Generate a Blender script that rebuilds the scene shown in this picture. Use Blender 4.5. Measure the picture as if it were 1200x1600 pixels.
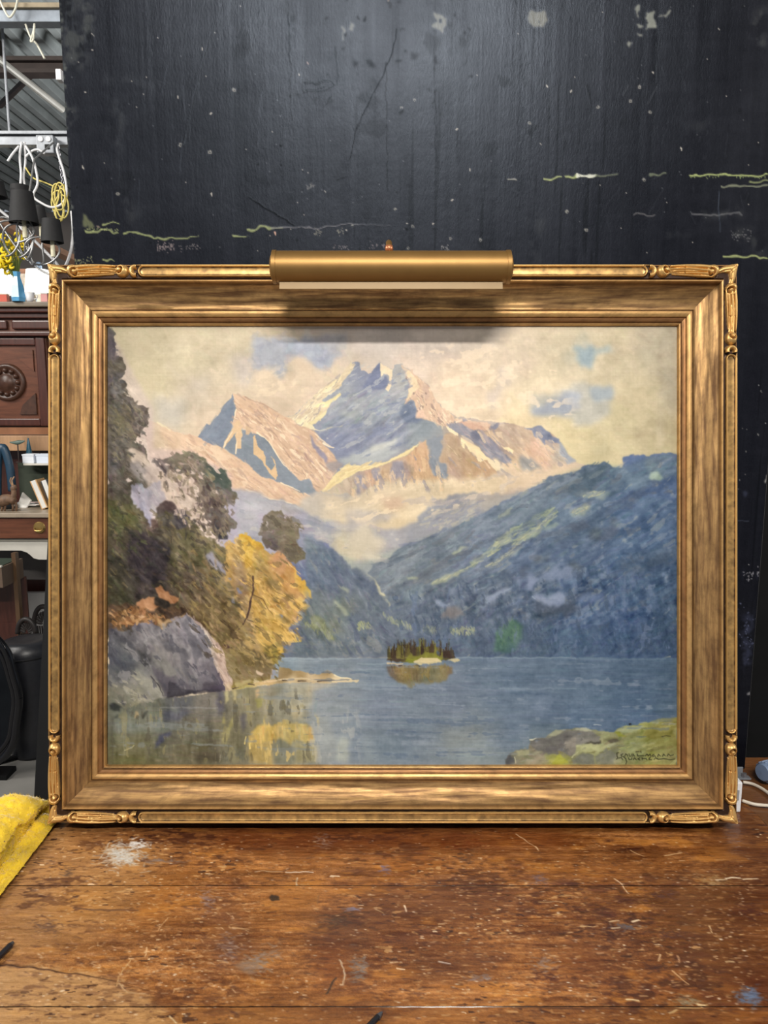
import bpy, bmesh, math, random
import numpy as np
from mathutils import Vector, Matrix

# ================================================================ camera, world, lights, exposure
for o in list(bpy.data.objects): bpy.data.objects.remove(o)
S = bpy.context.scene; COL = S.collection
TILT = math.radians(8.5); FPX = 1150.0; CAM = Vector((0, 0, 1.49))
cam = bpy.data.cameras.new('camera'); cam_o = bpy.data.objects.new('camera', cam); COL.objects.link(cam_o)
cam.sensor_fit = 'VERTICAL'; cam.sensor_height = 24.0; cam.lens = 24.0 * FPX / 1600
cam_o.location = CAM; cam_o.rotation_euler = (math.radians(90) - TILT, 0, 0); cam.clip_start = .05
S.camera = cam_o
W = bpy.data.worlds.new('world'); S.world = W; W.use_nodes = True
W.node_tree.nodes['Background'].inputs[0].default_value = (.80, .88, 1.0, 1); W.node_tree.nodes['Background'].inputs[1].default_value = .30
def lamp(name, loc, target, sx, sy, watts, col):
    l = bpy.data.lights.new(name, 'AREA'); l.shape = 'RECTANGLE'; l.size = sx; l.size_y = sy; l.energy = watts; l.color = col
    o = bpy.data.objects.new(name, l); COL.objects.link(o); o.location = loc
    o.rotation_euler = (Vector(target) - Vector(loc)).to_track_quat('-Z', 'Y').to_euler(); return o
lamp('bench_fixture_light', (0.0, -1.6, 3.55), (0, 1.4, 1.5), 1.4, .12, 134, (1.0, .95, .88))
lamp('left_fixture_light', (-4.0, .0, 3.6), (0, 1.4, 1.3), 1.5, .3, 110, (1.0, .95, .88))
lamp('right_fixture_light', (4.2, -.1, 3.6), (0, 1.4, 1.3), 1.5, .3, 88, (1.0, .94, .86))
lamp('workshop_light', (-3.4, 1.9, 3.8), (-2.0, 4.0, .8), 1.2, .3, 75, (1.0, .96, .9))
lamp('unseen_deck_fill', (-1.0, 5.2, 2.6), (-2.6, 5.8, 4.0), .8, .3, 36, (.95, .98, 1.0))  # added upward fill, out of view behind the board, to brighten the roof deck
S.view_settings.view_transform = 'Standard'; S.view_settings.look = 'None'; S.view_settings.gamma = 1.0
S.view_settings.use_curve_mapping = False; S.view_settings.exposure = 0.0

# ================================================================ helpers
FWD = Vector((0, math.cos(TILT), -math.sin(TILT))); DOWN = Vector((0, -math.sin(TILT), -math.cos(TILT)))
def ray(px, py): return FWD + Vector((1, 0, 0)) * ((px - 600) / FPX) + DOWN * ((py - 800) / FPX)
def at(px, py, y):
    """world point seen at photo pixel (px, py) standing at depth y"""
    d = ray(px, py); return CAM + d * (y / d.y)
def on_z(px, py, z):
    d = ray(px, py); return CAM + d * ((z - CAM.z) / d.z)
def lin(c):
    c = np.asarray(c, float) / 255.0
    return np.where(c <= .04045, c / 12.92, ((c + .055) / 1.055) ** 2.4)
def tag(o, label=None, cat=None, group=None, kind=None):
    for k, v in (('label', label), ('category', cat), ('group', group), ('kind', kind)):
        if v: o[k] = v
    return o
def thing(name, label, cat, loc=(0, 0, 0), rot=(0, 0, 0), group=None):
    o = bpy.data.objects.new(name, None); o.empty_display_size = .05; COL.objects.link(o); o.location = loc; o.rotation_euler = rot
    return tag(o, label, cat, group)
def link(name, me, mat=None, parent=None):
    o = bpy.data.objects.new(name, me); COL.objects.link(o)
    if mat: me.materials.append(mat)
    if parent: o.parent = parent
    return o
def mesh_np(name, V, F, smooth=True, uv=None, col=None):
    """V (n,3), F (m,k) arrays -> mesh quickly"""
    me = bpy.data.meshes.new(name); V = np.asarray(V, np.float32); F = np.asarray(F, np.int32); k = F.shape[1]
    me.vertices.add(len(V)); me.vertices.foreach_set('co', V.ravel())
    me.loops.add(F.size); me.loops.foreach_set('vertex_index', F.ravel())
    me.polygons.add(len(F)); me.polygons.foreach_set('loop_start', np.arange(0, F.size, k, dtype=np.int32))
    if smooth: me.polygons.foreach_set('use_smooth', np.ones(len(F), bool))
    me.update(calc_edges=True); me.validate()
    if uv is not None:
        l = me.uv_layers.new(name='UVMap'); l.data.foreach_set('uv', np.asarray(uv, np.float32)[F.ravel()].ravel())
    if col is not None:
        a = me.color_attributes.new('Col', 'FLOAT_COLOR', 'POINT'); c = np.ones((len(V), 4), np.float32); c[:, :col.shape[1]] = col
        a.data.foreach_set('color', c.ravel())
    return me
def grid_faces(ny, nx, base=0, flip=False):
    i = np.arange(ny - 1)[:, None] * nx + np.arange(nx - 1)[None, :] + base; i = i.ravel()
    f = np.stack([i, i + nx, i + nx + 1, i + 1], 1)
    return f[:, ::-1] if flip else f
class MB:
    """collects shapes and links them as one mesh object"""
    def __init__(s): s.bm = bmesh.new()
    def box(s, c, d, rz=0, rx=0, ry=0, bevel=0.0):
        r = bmesh.ops.create_cube(s.bm, size=1.0)
        M = Matrix.Translation(c) @ Matrix.Rotation(rz, 4, 'Z') @ Matrix.Rotation(ry, 4, 'Y') @ Matrix.Rotation(rx, 4, 'X') @ Matrix.Diagonal((d[0], d[1], d[2], 1))
        bmesh.ops.transform(s.bm, matrix=M, verts=r['verts'])
        if bevel:
            es = list({e for v in r['verts'] for e in v.link_edges})
            bmesh.ops.bevel(s.bm, geom=es, offset=bevel, segments=2, affect='EDGES', profile=.6)
        return s
    def tube(s, P, r, n=8, caps=True):
        P = [Vector(p) for p in P]; k = len(P); rr = r if isinstance(r, (list, tuple)) else [r] * k
        rings = []; ref = None
        for i, p in enumerate(P):
            t = (P[min(i + 1, k - 1)] - P[max(i - 1, 0)]).normalized()
            if ref is None: ref = Vector((0, 0, 1)) if abs(t.z) < .9 else Vector((1, 0, 0))
            a = (ref - t * ref.dot(t)).normalized(); ref = a; b = t.cross(a)
            rings.append([s.bm.verts.new(p + (a * math.cos(2 * math.pi * j / n) + b * math.sin(2 * math.pi * j / n)) * rr[i]) for j in range(n)])
        for i in range(k - 1):
            for j in range(n): s.bm.faces.new((rings[i][j], rings[i][(j + 1) % n], rings[i + 1][(j + 1) % n], rings[i + 1][j]))
        if caps:
            s.bm.faces.new(rings[0][::-1]); s.bm.faces.new(rings[-1])
        return s
    def lathe(s, prof, c=(0, 0, 0), n=20, M=None, a0=0, a1=2 * math.pi):
        full = abs(a1 - a0 - 2 * math.pi) < 1e-6; m = n if full else n + 1; rings = []
        T = Matrix.Translation(c) @ (M or Matrix.Identity(4))
        for (r, z) in prof:
            rings.append([s.bm.verts.new(T @ Vector((r * math.cos(a0 + (a1 - a0) * j / n), r * math.sin(a0 + (a1 - a0) * j / n), z))) for j in range(m)])
        for i in range(len(rings) - 1):
            for j in range(n):
                q = (rings[i][j], rings[i][(j + 1) % m], rings[i + 1][(j + 1) % m], rings[i + 1][j])
                try: s.bm.faces.new(q)
                except ValueError: pass
        return s
    def prism(s, poly, vec):
        """closed outline of 3-D points extruded by vec"""
        a = [s.bm.verts.new(Vector(p)) for p in poly]; b = [s.bm.verts.new(Vector(p) + Vector(vec)) for p in poly]; n = len(a)
        s.bm.faces.new(a); s.bm.faces.new(b[::-1])
        for i in range(n): s.bm.faces.new((a[i], b[i], b[(i + 1) % n], a[(i + 1) % n]))
        return s
    def build(s, name, mat, parent=None, smooth=False, weld=False):
        if weld: bmesh.ops.remove_doubles(s.bm, verts=s.bm.verts, dist=1e-5)
        bmesh.ops.recalc_face_normals(s.bm, faces=s.bm.faces)
        me = bpy.data.meshes.new(name); s.bm.to_mesh(me); s.bm.free()
        if smooth: me.shade_smooth(); 
        o = link(name, me, mat, parent)
        if smooth == 'auto': me.set_sharp_from_angle(angle=math.radians(40))
        return o
def spline(P, n=8):
    P = [Vector(p) for p in P]; out = []
    for i in range(len(P) - 1):
        p0 = P[max(i - 1, 0)]; p1 = P[i]; p2 = P[i + 1]; p3 = P[min(i + 2, len(P) - 1)]
        for k in range(n):
            t = k / n
            out.append(.5 * ((2 * p1) + (p2 - p0) * t + (2 * p0 - 5 * p1 + 4 * p2 - p3) * t * t + (3 * p1 - p0 - 3 * p2 + p3) * t ** 3))
    out.append(P[-1]); return out
# ---------------------------------------------------------------- materials
def new_mat(name):
    m = bpy.data.materials.new(name); m.use_nodes = True; nt = m.node_tree
    return m, nt, nt.nodes['Principled BSDF']
def N(nt, t, **kw):
    n = nt.nodes.new(t)
    for k, v in kw.items():
        if k in n.inputs.keys(): n.inputs[k].default_value = v
        else: setattr(n, k, v)
    return n
def mix(nt, fac, a, b, mode='MIX'):
    n = nt.nodes.new('ShaderNodeMix'); n.data_type = 'RGBA'; n.blend_type = mode
    for v, i in ((fac, 0), (a, 6), (b, 7)):
        if isinstance(v, bpy.types.NodeSocket): nt.links.new(v, n.inputs[i])
        elif i == 0: n.inputs[0].default_value = v
        else: n.inputs[i].default_value = (*v, 1) if len(v) == 3 else v
    return n.outputs[2]
def ramp(nt, src, stops):
    r = nt.nodes.new('ShaderNodeValToRGB'); nt.links.new(src, r.inputs[0])
    while len(r.color_ramp.elements) < len(stops): r.color_ramp.elements.new(.5)
    for e, (p, c) in zip(r.color_ramp.elements, stops): e.position = p; e.color = (c, c, c, 1) if not hasattr(c, '__len__') else (*c, 1)
    return r.outputs[0]
def plain(name, rgb, rough=.5, metal=0.0, var=.12, scale=12.0, bump=.1, stretch=(1, 1, 1), emit=None, coat=0, spec=.5):
    """one colour (display values) with a little procedural mottling and relief"""
    m, nt, b = new_mat(name); c = lin(rgb)
    tc = N(nt, 'ShaderNodeTexCoord'); mp = N(nt, 'ShaderNodeMapping'); mp.inputs['Scale'].default_value = stretch
    nt.links.new(tc.outputs['Object'], mp.inputs[0])
    ns = N(nt, 'ShaderNodeTexNoise', Scale=scale, Detail=5.0, Roughness=.6); nt.links.new(mp.outputs[0], ns.inputs['Vector'])
    f = ramp(nt, ns.outputs[0], ((.3, 0), (.7, 1)))
    nt.links.new(mix(nt, f, tuple(c * (1 - var)), tuple(np.minimum(1, c * (1 + var)))), b.inputs['Base Color'])
    b.inputs['Roughness'].default_value = rough; b.inputs['Metallic'].default_value = metal; b.inputs['Coat Weight'].default_value = coat
    b.inputs['Specular IOR Level'].default_value = spec
    if bump:
        bp = N(nt, 'ShaderNodeBump', Strength=bump, Distance=.004); nt.links.new(ns.outputs[0], bp.inputs['Height']); nt.links.new(bp.outputs[0], b.inputs['Normal'])
    if emit:
        b.inputs['Emission Color'].default_value = (*lin(rgb), 1); b.inputs['Emission Strength'].default_value = emit
    return m

CANVAS_GAIN = (0.90, 0.895, 0.91)

# ---------------------------------------------------------------- raster helpers (numpy only)
def lerp_grid(rng, h, w, ch, cw):
    """smooth random field of h x w from a ch x cw lattice, values about -1..1"""
    g = rng.standard_normal((ch + 3, cw + 3))
    def axis(n, c):
        t = np.linspace(0, c, n, endpoint=False); i = t.astype(int); f = t - i
        f = f * f * (3 - 2 * f); return i, f
    yi, yf = axis(h, ch); xi, xf = axis(w, cw)
    yf = yf[:, None]; xf = xf[None, :]
    a = g[yi][:, xi]; b = g[yi][:, xi + 1]; c = g[yi + 1][:, xi]; d = g[yi + 1][:, xi + 1]
    return (a * (1 - xf) + b * xf) * (1 - yf) + (c * (1 - xf) + d * xf) * yf
def fbm(rng, h, w, sy, sx, octs=4, gain=0.55):
    out = np.zeros((h, w)); a = 1.0; tot = 0
    for o in range(octs):
        k = 2 ** o
        out += a * lerp_grid(rng, h, w, max(1, int(h * k / sy)), max(1, int(w * k / sx)))
        tot += a * a; a *= gain
    return out / math.sqrt(tot)
def blur(m, s):
    if s < 0.3: return m
    r = max(1, int(math.ceil(s * 2.2))); k = np.exp(-0.5 * (np.arange(-r, r + 1) / s) ** 2); k /= k.sum()
    p = np.pad(m, ((r, r), (r, r)), mode='edge')
    p = sum(k[i] * p[i:i + m.shape[0], :] for i in range(2 * r + 1))
    return sum(k[i] * p[:, i:i + m.shape[1]] for i in range(2 * r + 1))

class Painter:
    """A little oil painter: polygons, dabs and brush strokes on a colour array (0..255, display values)."""
    WIN = {'W': (0, 0, 1), 'A': (160, 500, 5), 'B': (300, 540, 4.615), 'C': (440, 540, 4.615), 'D': (640, 560, 4.615),
           'E': (800, 500, 4.444), 'F': (160, 700, 4.615), 'G': (320, 780, 4.615), 'H': (160, 940, 4.615),
           'I': (340, 960, 4.615), 'J': (540, 780, 4.615), 'K': (560, 960, 4.615), 'L': (800, 700, 4.444),
           'M': (780, 940, 4.138)}
    def __init__(s, x0, y0, x1, y1, seed=7, res=1.0):
        s.x0, s.y0, s.res = x0, y0, res
        s.w = int(round((x1 - x0) * res)); s.h = int(round((y1 - y0) * res))
        s.img = np.zeros((s.h, s.w, 3)); s.img[:] = 128
        s.hgt = np.zeros((s.h, s.w)); s.rng = np.random.default_rng(seed)
        r = s.rng
        s.nx = fbm(r, s.h, s.w, 9, 9, 2); s.ny = fbm(r, s.h, s.w, 9, 9, 2)
        s.px = fbm(r, s.h, s.w, 30, 30, 2); s.py = fbm(r, s.h, s.w, 30, 30, 2)
    def pts(s, win, p):
        ox, oy, k = s.WIN[win]
        a = np.array(p, float).reshape(-1, 2) / k + (ox, oy)
        return (a - (s.x0, s.y0)) * s.res
    def box(s, P, m):
        x0 = max(0, int(P[:, 0].min() - m)); x1 = min(s.w, int(P[:, 0].max() + m) + 2)
        y0 = max(0, int(P[:, 1].min() - m)); y1 = min(s.h, int(P[:, 1].max() + m) + 2)
        return x0, y0, x1, y1
    def mask(s, P, soft=0.8, rough=1.0):
        x0, y0, x1, y1 = s.box(P, 3 + soft * 3 + rough * 3)
        if x1 <= x0 or y1 <= y0: return None
        X, Y = np.meshgrid(np.arange(x0, x1) + 0.5, np.arange(y0, y1) + 0.5)
        if rough:
            X = X + rough * s.nx[y0:y1, x0:x1]; Y = Y + rough * s.ny[y0:y1, x0:x1]
        ins = np.zeros(X.shape, bool); n = len(P)
        for i in range(n):
            xa, ya = P[i]; xb, yb = P[(i + 1) % n]
            if ya == yb: continue
            c = ((ya > Y) != (yb > Y)) & (X < (xb - xa) * (Y - ya) / (yb - ya) + xa)
            ins ^= c
        return x0, y0, x1, y1, blur(ins.astype(float), soft)
    def poly(s, win, p, col, soft=0.7, rough=1.0, a=1.0, jit=4, cols=None):
        """fill; cols = [(x, y, colour)...] in the same window blends colours across the shape"""
        P = s.pts(win, p); r = s.mask(P, soft, rough)
        if r is None: return
        x0, y0, x1, y1, m = r; m = (m * a)[..., None]
        if cols:
            Q = s.pts(win, [(c[0], c[1]) for c in cols]); CC = np.array([c[2] for c in cols], float)
            X, Y = np.meshgrid(np.arange(x0, x1), np.arange(y0, y1))
            X = X + 6 * s.px[y0:y1, x0:x1]; Y = Y + 6 * s.py[y0:y1, x0:x1]
            num = np.zeros(X.shape + (3,)); den = np.zeros(X.shape)
            for (qx, qy), c in zip(Q, CC):
                wgt = 1 / ((X - qx) ** 2 + (Y - qy) ** 2 + 60) ** 1.5
                num += wgt[..., None] * c; den += wgt
            C = num / den[..., None]
        else: C = np.array(col, float)
        if jit: C = C + jit * s.px[y0:y1, x0:x1, None] * np.array([1, .95, .9])
        s.img[y0:y1, x0:x1] = s.img[y0:y1, x0:x1] * (1 - m) + C * m
    def dab(s, cx, cy, ang, ln, wd, col, a=0.9, bump=1.0):
        R = ln * 0.6 + wd + 1
        x0 = max(0, int(cx - R)); x1 = min(s.w, int(cx + R) + 2); y0 = max(0, int(cy - R)); y1 = min(s.h, int(cy + R) + 2)
        if x1 <= x0 or y1 <= y0: return
        dx = np.arange(x0, x1)[None, :] + .5 - cx; dy = np.arange(y0, y1)[:, None] + .5 - cy
        ca, sa = math.cos(ang), math.sin(ang)
        u = dx * ca + dy * sa; v = -dx * sa + dy * ca
        t = u / ln + .5
        ww = wd * .5 * (1.0 - .45 * np.clip(t, 0, 1))
        m = np.clip((ww - np.abs(v)) + .5, 0, 1) * np.clip((ln * .5 - np.abs(u)) / 1.5 + .5, 0, 1)
        br = .82 + .18 * np.sin(v * 2.6 + cx)
        m = m * a * br
        s.img[y0:y1, x0:x1] = s.img[y0:y1, x0:x1] * (1 - m[..., None]) + np.array(col, float) * m[..., None]
        s.hgt[y0:y1, x0:x1] = s.hgt[y0:y1, x0:x1] * (1 - .6 * m) + bump * .6 * m * (.6 + .4 * br)
    def brush(s, win, p, n, ang, av, ln, wd, cols=None, jit=8, a=.7, inside=True, bump=1.0):
        """n short strokes inside a polygon; colours from the list, or picked up from the paint below"""
        P = s.pts(win, p); r = s.mask(P, .4, 0)
        if r is None: return
        x0, y0, x1, y1, m = r; rg = s.rng
        ys, xs = np.nonzero(m > .5)
        if not len(ys): return
        idx = rg.integers(0, len(ys), n)
        for i in idx:
            cx, cy = xs[i] + x0 + rg.random(), ys[i] + y0 + rg.random()
            an = math.radians(ang + rg.normal() * av); l = ln * (.6 + .8 * rg.random()) * s.res; w_ = wd * (.6 + .8 * rg.random()) * s.res
            if cols is None: c = s.img[min(s.h - 1, int(cy)), min(s.w - 1, int(cx))]
            else: c = np.array(cols[rg.integers(len(cols))], float)
            c = c + rg.normal() * jit + rg.normal(size=3) * jit * .35
            s.dab(cx, cy, an, l, w_, c, a, bump)
    def line(s, win, p, col, w0=1.5, w1=None, a=.9, wob=.6, soft=.5):
        P = s.pts(win, p); w1 = w0 if w1 is None else w1
        x0, y0, x1, y1 = s.box(P, max(w0, w1) + 3)
        if x1 <= x0 or y1 <= y0: return
        X, Y = np.meshgrid(np.arange(x0, x1) + .5, np.arange(y0, y1) + .5)
        X = X + wob * s.nx[y0:y1, x0:x1]; Y = Y + wob * s.ny[y0:y1, x0:x1]
        seg = np.hypot(*(P[1:] - P[:-1]).T); L = seg.sum() + 1e-6; acc = 0; M = np.zeros(X.shape)
        for i in range(len(P) - 1):
            d = P[i + 1] - P[i]; t = np.clip(((X - P[i, 0]) * d[0] + (Y - P[i, 1]) * d[1]) / (d @ d + 1e-9), 0, 1)
            dist = np.hypot(X - P[i, 0] - t * d[0], Y - P[i, 1] - t * d[1])
            wd = w0 + (w1 - w0) * (acc + t * seg[i]) / L; acc += seg[i]
            M = np.maximum(M, np.clip((wd * s.res * .5 - dist) / soft * .5 + .5, 0, 1))
        M = M * a
        s.img[y0:y1, x0:x1] = s.img[y0:y1, x0:x1] * (1 - M[..., None]) + np.array(col, float) * M[..., None]
        s.hgt[y0:y1, x0:x1] = np.maximum(s.hgt[y0:y1, x0:x1], M * .8)
    def flow(s, win, p, ang, la, lc, amp, col=None, thr=None, soft=3, rough=3, a=1.0, warp=2.2):
        """paint that follows a direction: streaky lights and darks (amp), or streaks of one colour above a threshold"""
        r = s.mask(s.pts(win, p), soft, rough)
        if r is None: return
        x0, y0, x1, y1, m = r; n = int(1.5 * max(s.w, s.h)); key = (la, lc)
        if not hasattr(s, '_fl'): s._fl = {}
        if key not in s._fl: s._fl[key] = fbm(s.rng, n, n, lc * s.res, la * s.res, 3, .6)
        X, Y = np.meshgrid(np.arange(x0, x1), np.arange(y0, y1)); t = math.radians(ang)
        X = X + warp * s.px[y0:y1, x0:x1]; Y = Y + warp * s.py[y0:y1, x0:x1]
        u = (X * math.cos(t) + Y * math.sin(t)).astype(int) % n; v = (-X * math.sin(t) + Y * math.cos(t)).astype(int) % n
        f = s._fl[key][v, u] + .5 * s.nx[y0:y1, x0:x1]
        if col is None: s.img[y0:y1, x0:x1] += (amp * f * m)[..., None] * np.array([1, .97, .9])
        else:
            k = (np.clip((f - thr) / .35, 0, 1) * m * a)[..., None]; s.img[y0:y1, x0:x1] = s.img[y0:y1, x0:x1] * (1 - k) + np.array(col, float) * k
    def tint(s, win, p, sat=.8, gain=(1, 1, 1), soft=3):
        r = s.mask(s.pts(win, p), soft, 0)
        if r is None: return
        x0, y0, x1, y1, m = r; c = s.img[y0:y1, x0:x1]; g = c.mean(-1, keepdims=True)
        s.img[y0:y1, x0:x1] = c * (1 - m[..., None]) + (g + (c - g) * sat) * np.array(gain) * m[..., None]

# ================================================================ the room
M_CONC = plain('concrete', (118, 116, 112), .55, var=.18, scale=3, bump=.1)
M_DECK = plain('deck_steel', (150, 154, 152), .5, .1, var=.2, scale=4)
M_DARKSTEEL = plain('dark_steel', (58, 48, 44), .6, .2, var=.25)
M_GALV = plain('galvanized_steel', (138, 142, 148), .45, .3, var=.2, scale=20)
M_WALL = plain('workshop_wall', (120, 112, 106), .8, var=.15, scale=2)
M_WHITEPL = plain('white_plastic', (222, 222, 224), .4, var=.04, bump=0)
M_BLACK = plain('black_paint', (11, 11, 12), .55, var=.3, spec=.2)
M_BLACKGL = plain('black_lacquer', (14, 14, 18), .16, var=.2, bump=0)
M_CREAM = plain('cream_paint', (206, 202, 192), .45, var=.06)
M_CHERRY = plain('cherry_wood', (100, 60, 42), .35, var=.3, scale=8, stretch=(1, 1, 8), bump=.06)
M_CHERRYD = plain('dark_cherry_wood', (74, 40, 32), .35, var=.3, scale=8, stretch=(8, 1, 1), bump=.06)
M_CARVE = plain('carved_walnut', (70, 44, 32), .4, var=.35, scale=30)
M_OAK = plain('pale_oak', (176, 138, 104), .5, var=.14, scale=10, stretch=(8, 1, 1))
M_PAPER = plain('paper', (222, 220, 214), .7, var=.05, scale=30, bump=0)
M_BRASS = plain('old_brass', (170, 140, 84), .35, .8, var=.2)
M_KRAFT = plain('kraft_card', (176, 138, 98), .7, var=.1)
M_LEATHER = plain('black_leather', (30, 31, 36), .38, var=.2, scale=60, bump=.15)
def struct(o): o['kind'] = 'structure'; return o
XF0, XF1 = -6.0, 5.0
struct(MB().box((-.5, 2.5, -.05), (11, 15, .1)).build('floor', M_CONC))
CZ = 3.95
ceil = struct(MB().box((-.5, 2.5, CZ + .05), (11, 15, .1)).build('ceiling', M_DECK))
rib_me = None
for i in range(24):
    x = -4.9 + i * .152
    if rib_me is None:
        o = MB().prism([(-.028, -2.5, 0), (.028, -2.5, 0), (.044, -2.5, .06), (-.044, -2.5, .06)], (0, 10, 0)).build('deck_rib', M_DECK, ceil); rib_me = o.data
    else: o = link('deck_rib', rib_me); o.parent = ceil
    o.location = (x, 2.4, CZ - .06)
struct(MB().box((-.5, 9.95, 1.95), (11, .1, 3.9)).build('wall_back', M_WALL))
# roof joists crossing the ceiling
def joist(y, px_top, px_bot, label):
    a = at(40, px_top, y); b = at(40, px_bot, y); t = thing('roof_joist', label, 'beam', (-2.6, y, CZ - .06), group='steel roof joists')
    zt, zb = a.z - (CZ - .06), b.z - (CZ - .06)
    MB().box((0, 0, zt - .015), (5.4, .1, .025)).build('flange', M_DARKSTEEL, t)
    MB().box((0, 0, (zt + zb) / 2), (5.4, .016, zt - zb - .03)).build('web', M_DARKSTEEL, t)
    MB().box((0, 0, zb + .012), (5.4, .1, .025)).build('flange', M_DARKSTEEL, t)
    h = MB().box((0, 0, zt / 2 - .001), (.05, .05, -zt + .004)).build('hanger', M_DARKSTEEL, t); return t
joist(5.35, 92, 118, 'dark brown steel roof joist nearer the black board')
joist(7.2, 205, 222, 'dark steel roof joist low above the junction box')
a = at(0, 165, 6.0); b = at(64, 102, 5.42)
tag(MB().tube([a, b], .022).build('diagonal_brace', M_DARKSTEEL), 'thin dark diagonal brace under the corrugated roof', 'brace')
a = at(-30, 71, 4.3); b = at(97, 171, 5.0)
tag(MB().tube([a, b], .021, 12).build('conduit_pipe', plain('pipe_grey', (150, 146, 138), .4, .3)), 'grey round conduit pipe sloping under the roof', 'pipe')
a = at(38, 32, 5.6); b = at(100, 94, 6.3)
tag(MB().tube([a, b], .016, 10).build('ceiling_tube', plain('tube_white', (210, 222, 235), .3)), 'thin pale blue white tube beside the dark joist', 'tube')
g = at(45, 25, 3.4)
t = thing('ceiling_beam', 'weathered grey beam with beige upper face at upper left', 'beam', (g.x - .5, 3.4, g.z))
MB().box((0, 0, -.012), (2.0, .06, .048), bevel=.004).build('web', plain('weathered_zinc', (132, 140, 150), .5, .3, var=.3, scale=9), t)
MB().box((0, 0, .022), (2.0, .09, .02), bevel=.003).build('flange', plain('beige_timber', (150, 136, 112), .6, var=.2), t)
def at_list(L, y): return [at(px, py, y + (q[0] if q else 0)) for px, py, *q in L]
def cable(name, label, L, y, r, mat, cat='cable', group=None, n=6):
    group = group or {'white_cable': 'white cables hanging from the strut channel', 'cable_tie': 'pale cable ties round the weathered beam'}.get(name)
    return tag(MB().tube(spline(at_list(L, y), n), r, 7).build(name, mat, smooth=True), label, cat, group)
M_TIE = plain('nylon_white', (208, 206, 190), .4, bump=0)
cable('cable_tie', 'pale looped cable tie crossing the top left beam', [(0, 0), (6, 14), (15, 27), (24, 14), (28, -4)], 3.33, .0045, M_TIE)
cable('cable_tie', 'short pale wire end hanging below the weathered beam', [(40, 38), (48, 58), (58, 70), (70, 92)], 3.38, .0045, M_TIE)
cable('cable_tie', 'pale tie loop hanging just under the weathered beam', [(54, 37), (52, 50), (48, 64), (52, 62), (54, 40)], 3.36, .004, M_TIE)
tag(MB().box(at(94, 119, 2.6), (.018, .03, .034), bevel=.003).build('wall_clip', M_WHITEPL), 'small white plastic clip at the left edge of the black board', 'clip')
# strut channel with junction box and cables
a = at(-10, 222, 3.5); b = at(112, 222, 3.5)
t = thing('strut_channel', 'galvanized strut channel carrying white cables', 'channel', ((a.x + b.x) / 2, 3.5, a.z))
MB().box((-.2, 0, 0), (1.0, .04, .034)).box((-.2, 0, .03), (1.0, .07, .012)).build('rail', M_GALV, t)
MB().tube([(-.1, 0, .03), (-.1, 0, CZ - .06 - a.z)], .006).tube([(-.6, 0, .03), (-.6, 0, CZ - .06 - a.z)], .006).build('hanger_rod', M_GALV, t)
jb = at(74, 228, 3.45)
t = thing('junction_box', 'grey metal junction box under the strut channel', 'box', jb)
MB().box((0, 0, 0), (.075, .05, .075), bevel=.004).build('housing', M_GALV, t)
for k in (-1, 1): MB().lathe([(0, .004), (.011, .004), (.012, 0)], (k * .017, -.0255, .02), 12, Matrix.Rotation(math.radians(90), 4, 'X')).build('knockout', M_WHITEPL, t)
MB().box((.01, -.026, -.012), (.02, .004, .02)).build('switch', M_BLACK, t)
wc = dict(r=.0052, mat=M_WHITEPL)
cable('white_cable', 'bundle strand of white cable falling toward the black lampshade', [(34, 222), (31, 245), (33, 270), (32, 290)], 3.42, **wc)
cable('white_cable', 'second white cable hanging beside the bundle strand above the lampshade', [(38, 222), (40, 250), (37, 275), (39, 292)], 3.43, **wc)
cable('white_cable', 'white cable bowing from the strut to the lampshade rim', [(40, 228), (52, 250), (59, 285), (52, 306), (66, 318), (82, 324), (97, 318), (104, 300), (100, 270), (92, 245), (89, 232), (92, 224)], 3.4, **wc)
cable('white_cable', 'slanting white cable end left of the cable bundle', [(30, 228), (20, 240), (12, 252)], 3.4, **wc)
cable('white_cable', 'white cable draping to the junction box from the bundle', [(40, 245), (50, 236), (60, 234), (70, 240)], 3.41, **wc)
cable('white_cable', 'long white cable sweeping down the edge of the black board', [(112, 330), (114, 360), (110, 395), (98, 419), (80, 402), (50, 372), (20, 345), (-8, 322)], 3.3, .0062, M_WHITEPL)
M_CHAIN = plain('chain_steel', (150, 150, 156), .4, .7)
t = thing('hanging_chain', 'thin steel chain hanging above the yellow cord coil', 'chain', at(91, 228, 3.42))
for i in range(14):
    MB().tube([(.0055 * math.cos(a_), (.0055 if i % 2 else 0) * math.sin(a_), .0105 * math.sin(a_)) if i % 2 == 0 else (0, .0055 * math.cos(a_), .0105 * math.sin(a_)) for a_ in [k * math.pi / 4 for k in range(9)]], .0016, 5, False).build('chain_link', M_CHAIN, t).location = (.001 * i, 0, -.0145 * i - .005)
M_YCORD = plain('yellow_cord', (206, 190, 104), .5, bump=0)
c0 = at(93, 316, 3.4)
pts = []
for k in range(60):
    a_ = k * 2 * math.pi / 12; r1 = .028 + .012 * math.sin(k * .9); pts.append(c0 + Vector((r1 * math.cos(a_) + .008 * math.sin(k * .31), .012 * math.sin(k * .5), 2.1 * r1 * math.sin(a_))))
tag(MB().tube(spline(pts, 3), .0035, 6).build('yellow_cable', M_YCORD, smooth=True), 'coil of pale yellow cord hanging by the board edge', 'cord')
cable('yellow_cable', 'straight pale yellow cord running up left of the coil', [(40, 262), (52, 278), (72, 286), (90, 294)], 3.42, .0035, M_YCORD, 'cord')
cable('dark_cable', 'dark green cable stretched behind the white cable bundle', [(0, 240), (30, 262), (60, 284), (88, 298)], 3.6, .004, plain('dark_green_cable', (40, 52, 44), .5))
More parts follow.
